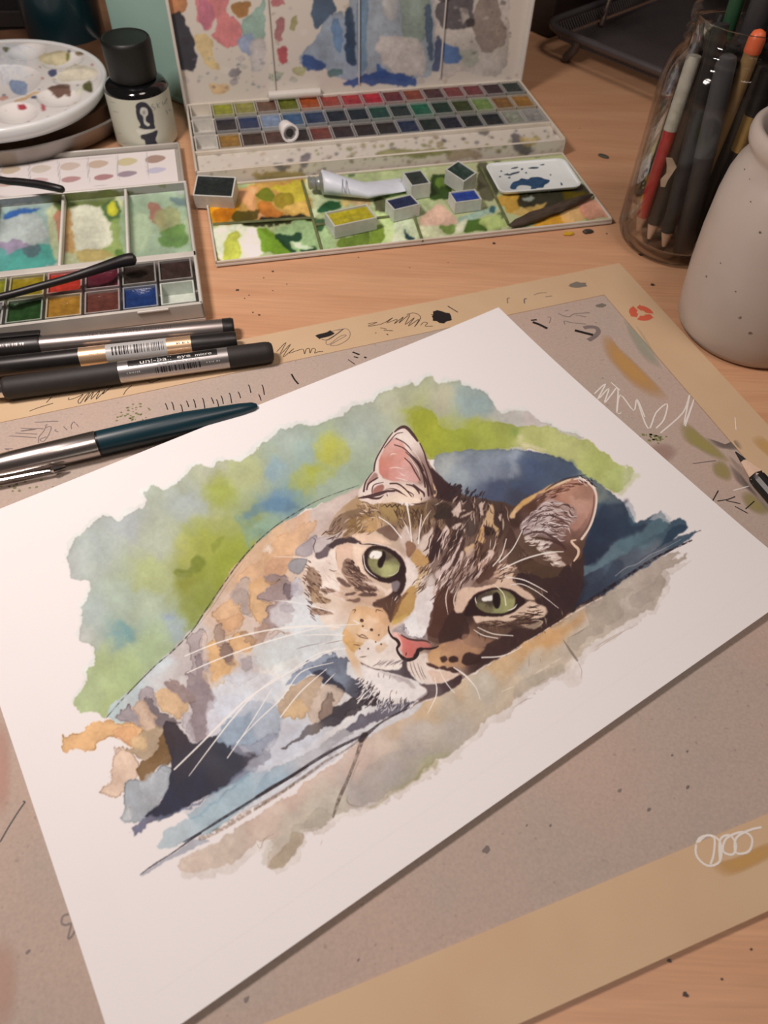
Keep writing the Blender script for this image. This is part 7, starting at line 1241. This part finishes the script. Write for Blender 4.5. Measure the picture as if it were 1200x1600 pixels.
for i_, (b_, t_, m_, l_) in enumerate((((-5, 2), (-6, -4), blackp, 'black pencil behind the slate grey marker in the jar'), ((12, 14), (12, 6), dkbr, 'dark brown pencil between the grey marker and the gold banded pen'), ((-22, -2), (-22, -6), blackp, 'black pencil behind the red pencil, along the jar wall'), ((26, 14), (24, 14), blackp, 'black pencil nearest the stoneware jar inside the glass jar'))):
    instrument('dark_pencil', l_, 'pencil', b_, t_, 102, [('barrel', [(0, 1), (8, 4.2), (102-i_*3, 4.2)], m_)])
tg = empty('torn_tape', (*jp(-16, 23), .0500), 0, 'torn scrap of pale tape stuck on the red pencil in the jar', 'tape scrap'); mb = MB(); q = np.random.RandomState(3)
for k in range(5):
    z = .008-.0040*k; w = (.0016, .0026, .0016, .0020, .0012)[k]; c = jr*(.0020*math.sin(k*1.3)+.0009*k); mb.v += [(c[0]-jr[0]*w, c[1]-jr[1]*w, z), (c[0]+jr[0]*w+jd[0]*.001, c[1]+jr[1]*w+jd[1]*.001, z+.0008)]
for k in range(4): mb.f.append((2*k, 2*k+1, 2*k+3, 2*k+2))
o = mb.obj('tape_scrap', pm('tan_tape', alb((176, 150, 128), .9), .6, var=.1), tg); so = o.modifiers.new('t', 'SOLIDIFY'); so.thickness = .0006
# ================================================================ stoneware jar
cj = empty('stoneware_jar', (.196, .336, 0), 0, 'squat pale stoneware jar with a rounded lip, at the right edge', 'jar'); stone = pm('speckled_stoneware', alb((184, 163, 150)), .38, var=.05, scale=30, rgb2=alb((176, 154, 141)), coat=.15)
autosm(MB().lathe([(.001, .0006), (.0340, .0006), (.0362, .0016), (.0378, .0050), (.0392, .0150), (.0408, .0320), (.0416, .0520), (.0414, .0700), (.0404, .0800), (.0385, .0865), (.0362, .0905), (.0354, .0935), (.0360, .0955), (.0378, .0975), (.0386, .1005), (.0382, .1035), (.0366, .1052), (.0346, .1050), (.0330, .1025), (.0325, .0950), (.0350, .0820), (.0370, .0600), (.0350, .0100), (.001, .0070)], 96).obj('jar_body', stone, cj), 60)
for i, (x, y, r) in enumerate([(1164, 265, 1.6), (1174, 315, 1.6), (1188, 363, 2.2), (1156, 495, 3.2), (1173, 520, 3), (1104, 432, 2.2), (1126, 411, 1.4), (1172, 280, 1.2), (1150, 455, 1.4)]):
    dr_ = _F+((x-600)/FPX)*_R-((y-800)/FPX)*_U; best = None                                # walk the line of sight to the jar's side
    for t in np.linspace(.2, .8, 1500):
        p = CAMP+dr_*t; rho = np.hypot(p[0]-.196, p[1]-.336); R2 = np.interp(p[2], [0, .005, .015, .032, .052, .07, .08, .0865, .0905, .0975, .104], [.0355, .0378, .0392, .0408, .0416, .0414, .0404, .0385, .0362, .0378, .038])
        if rho < R2 and 0 < p[2] < .1: best = p; break
    if best is None: continue
    w = math.atan2(best[1]-.336, best[0]-.196); R2 += .00006; q = np.random.RandomState(i); k = r*.00033; n = 9; aa_ = np.linspace(0, 6.283, n, endpoint=False)
    mesh_obj('glaze_speck', [(R2*math.cos(w+k*(.6+.8*q.rand())*math.cos(a)/R2), R2*math.sin(w+k*math.cos(a)/R2), best[2]+k*.8*(.6+.8*q.rand())*math.sin(a)) for a in aa_], [tuple(range(n))], pm('glaze_speck_brown', alb((112, 92, 78)), .5, var=.2), cj)
# ================================================================ crumbs on the desk
def chip(name, label, x, y, lx, ly, h, ang, rgb, seed):
    p = P(x, y, 0); e = empty(name, (p[0], p[1], 0), ang, label, 'paint chip'); q = np.random.RandomState(seed); n = 9; w = np.linspace(0, 6.283, n, endpoint=False); r = .8+.35*q.rand(n)
    mb = MB(); mb.loft([[(lx*r[i]*math.cos(w[i])*k, ly*r[i]*math.sin(w[i])*k, z+.0003*q.rand()) for i in range(n)] for k, z in ((.9, .0001), (1, h*.5), (.75, h))]); mb.obj('chip_body', pm(name+'_%d_%d_%d' % rgb, alb(rgb), .6, var=.2, scale=300), e)
chip('paint_flake', 'dark grey-green paint flake on the desk, right of the large box', 942, 245, .0048, .0022, .0012, D(-35), (70, 66, 54), 1)
chip('paint_chip', 'yellow ochre paint chip on the desk by the glass jar', 888, 367, .0040, .0017, .0016, D(12), (206, 156, 40), 2); chip('paint_chip', 'black paint chip on the desk just left of the glass jar', 918, 364, .0035, .0018, .0018, D(8), (58, 50, 44), 4)
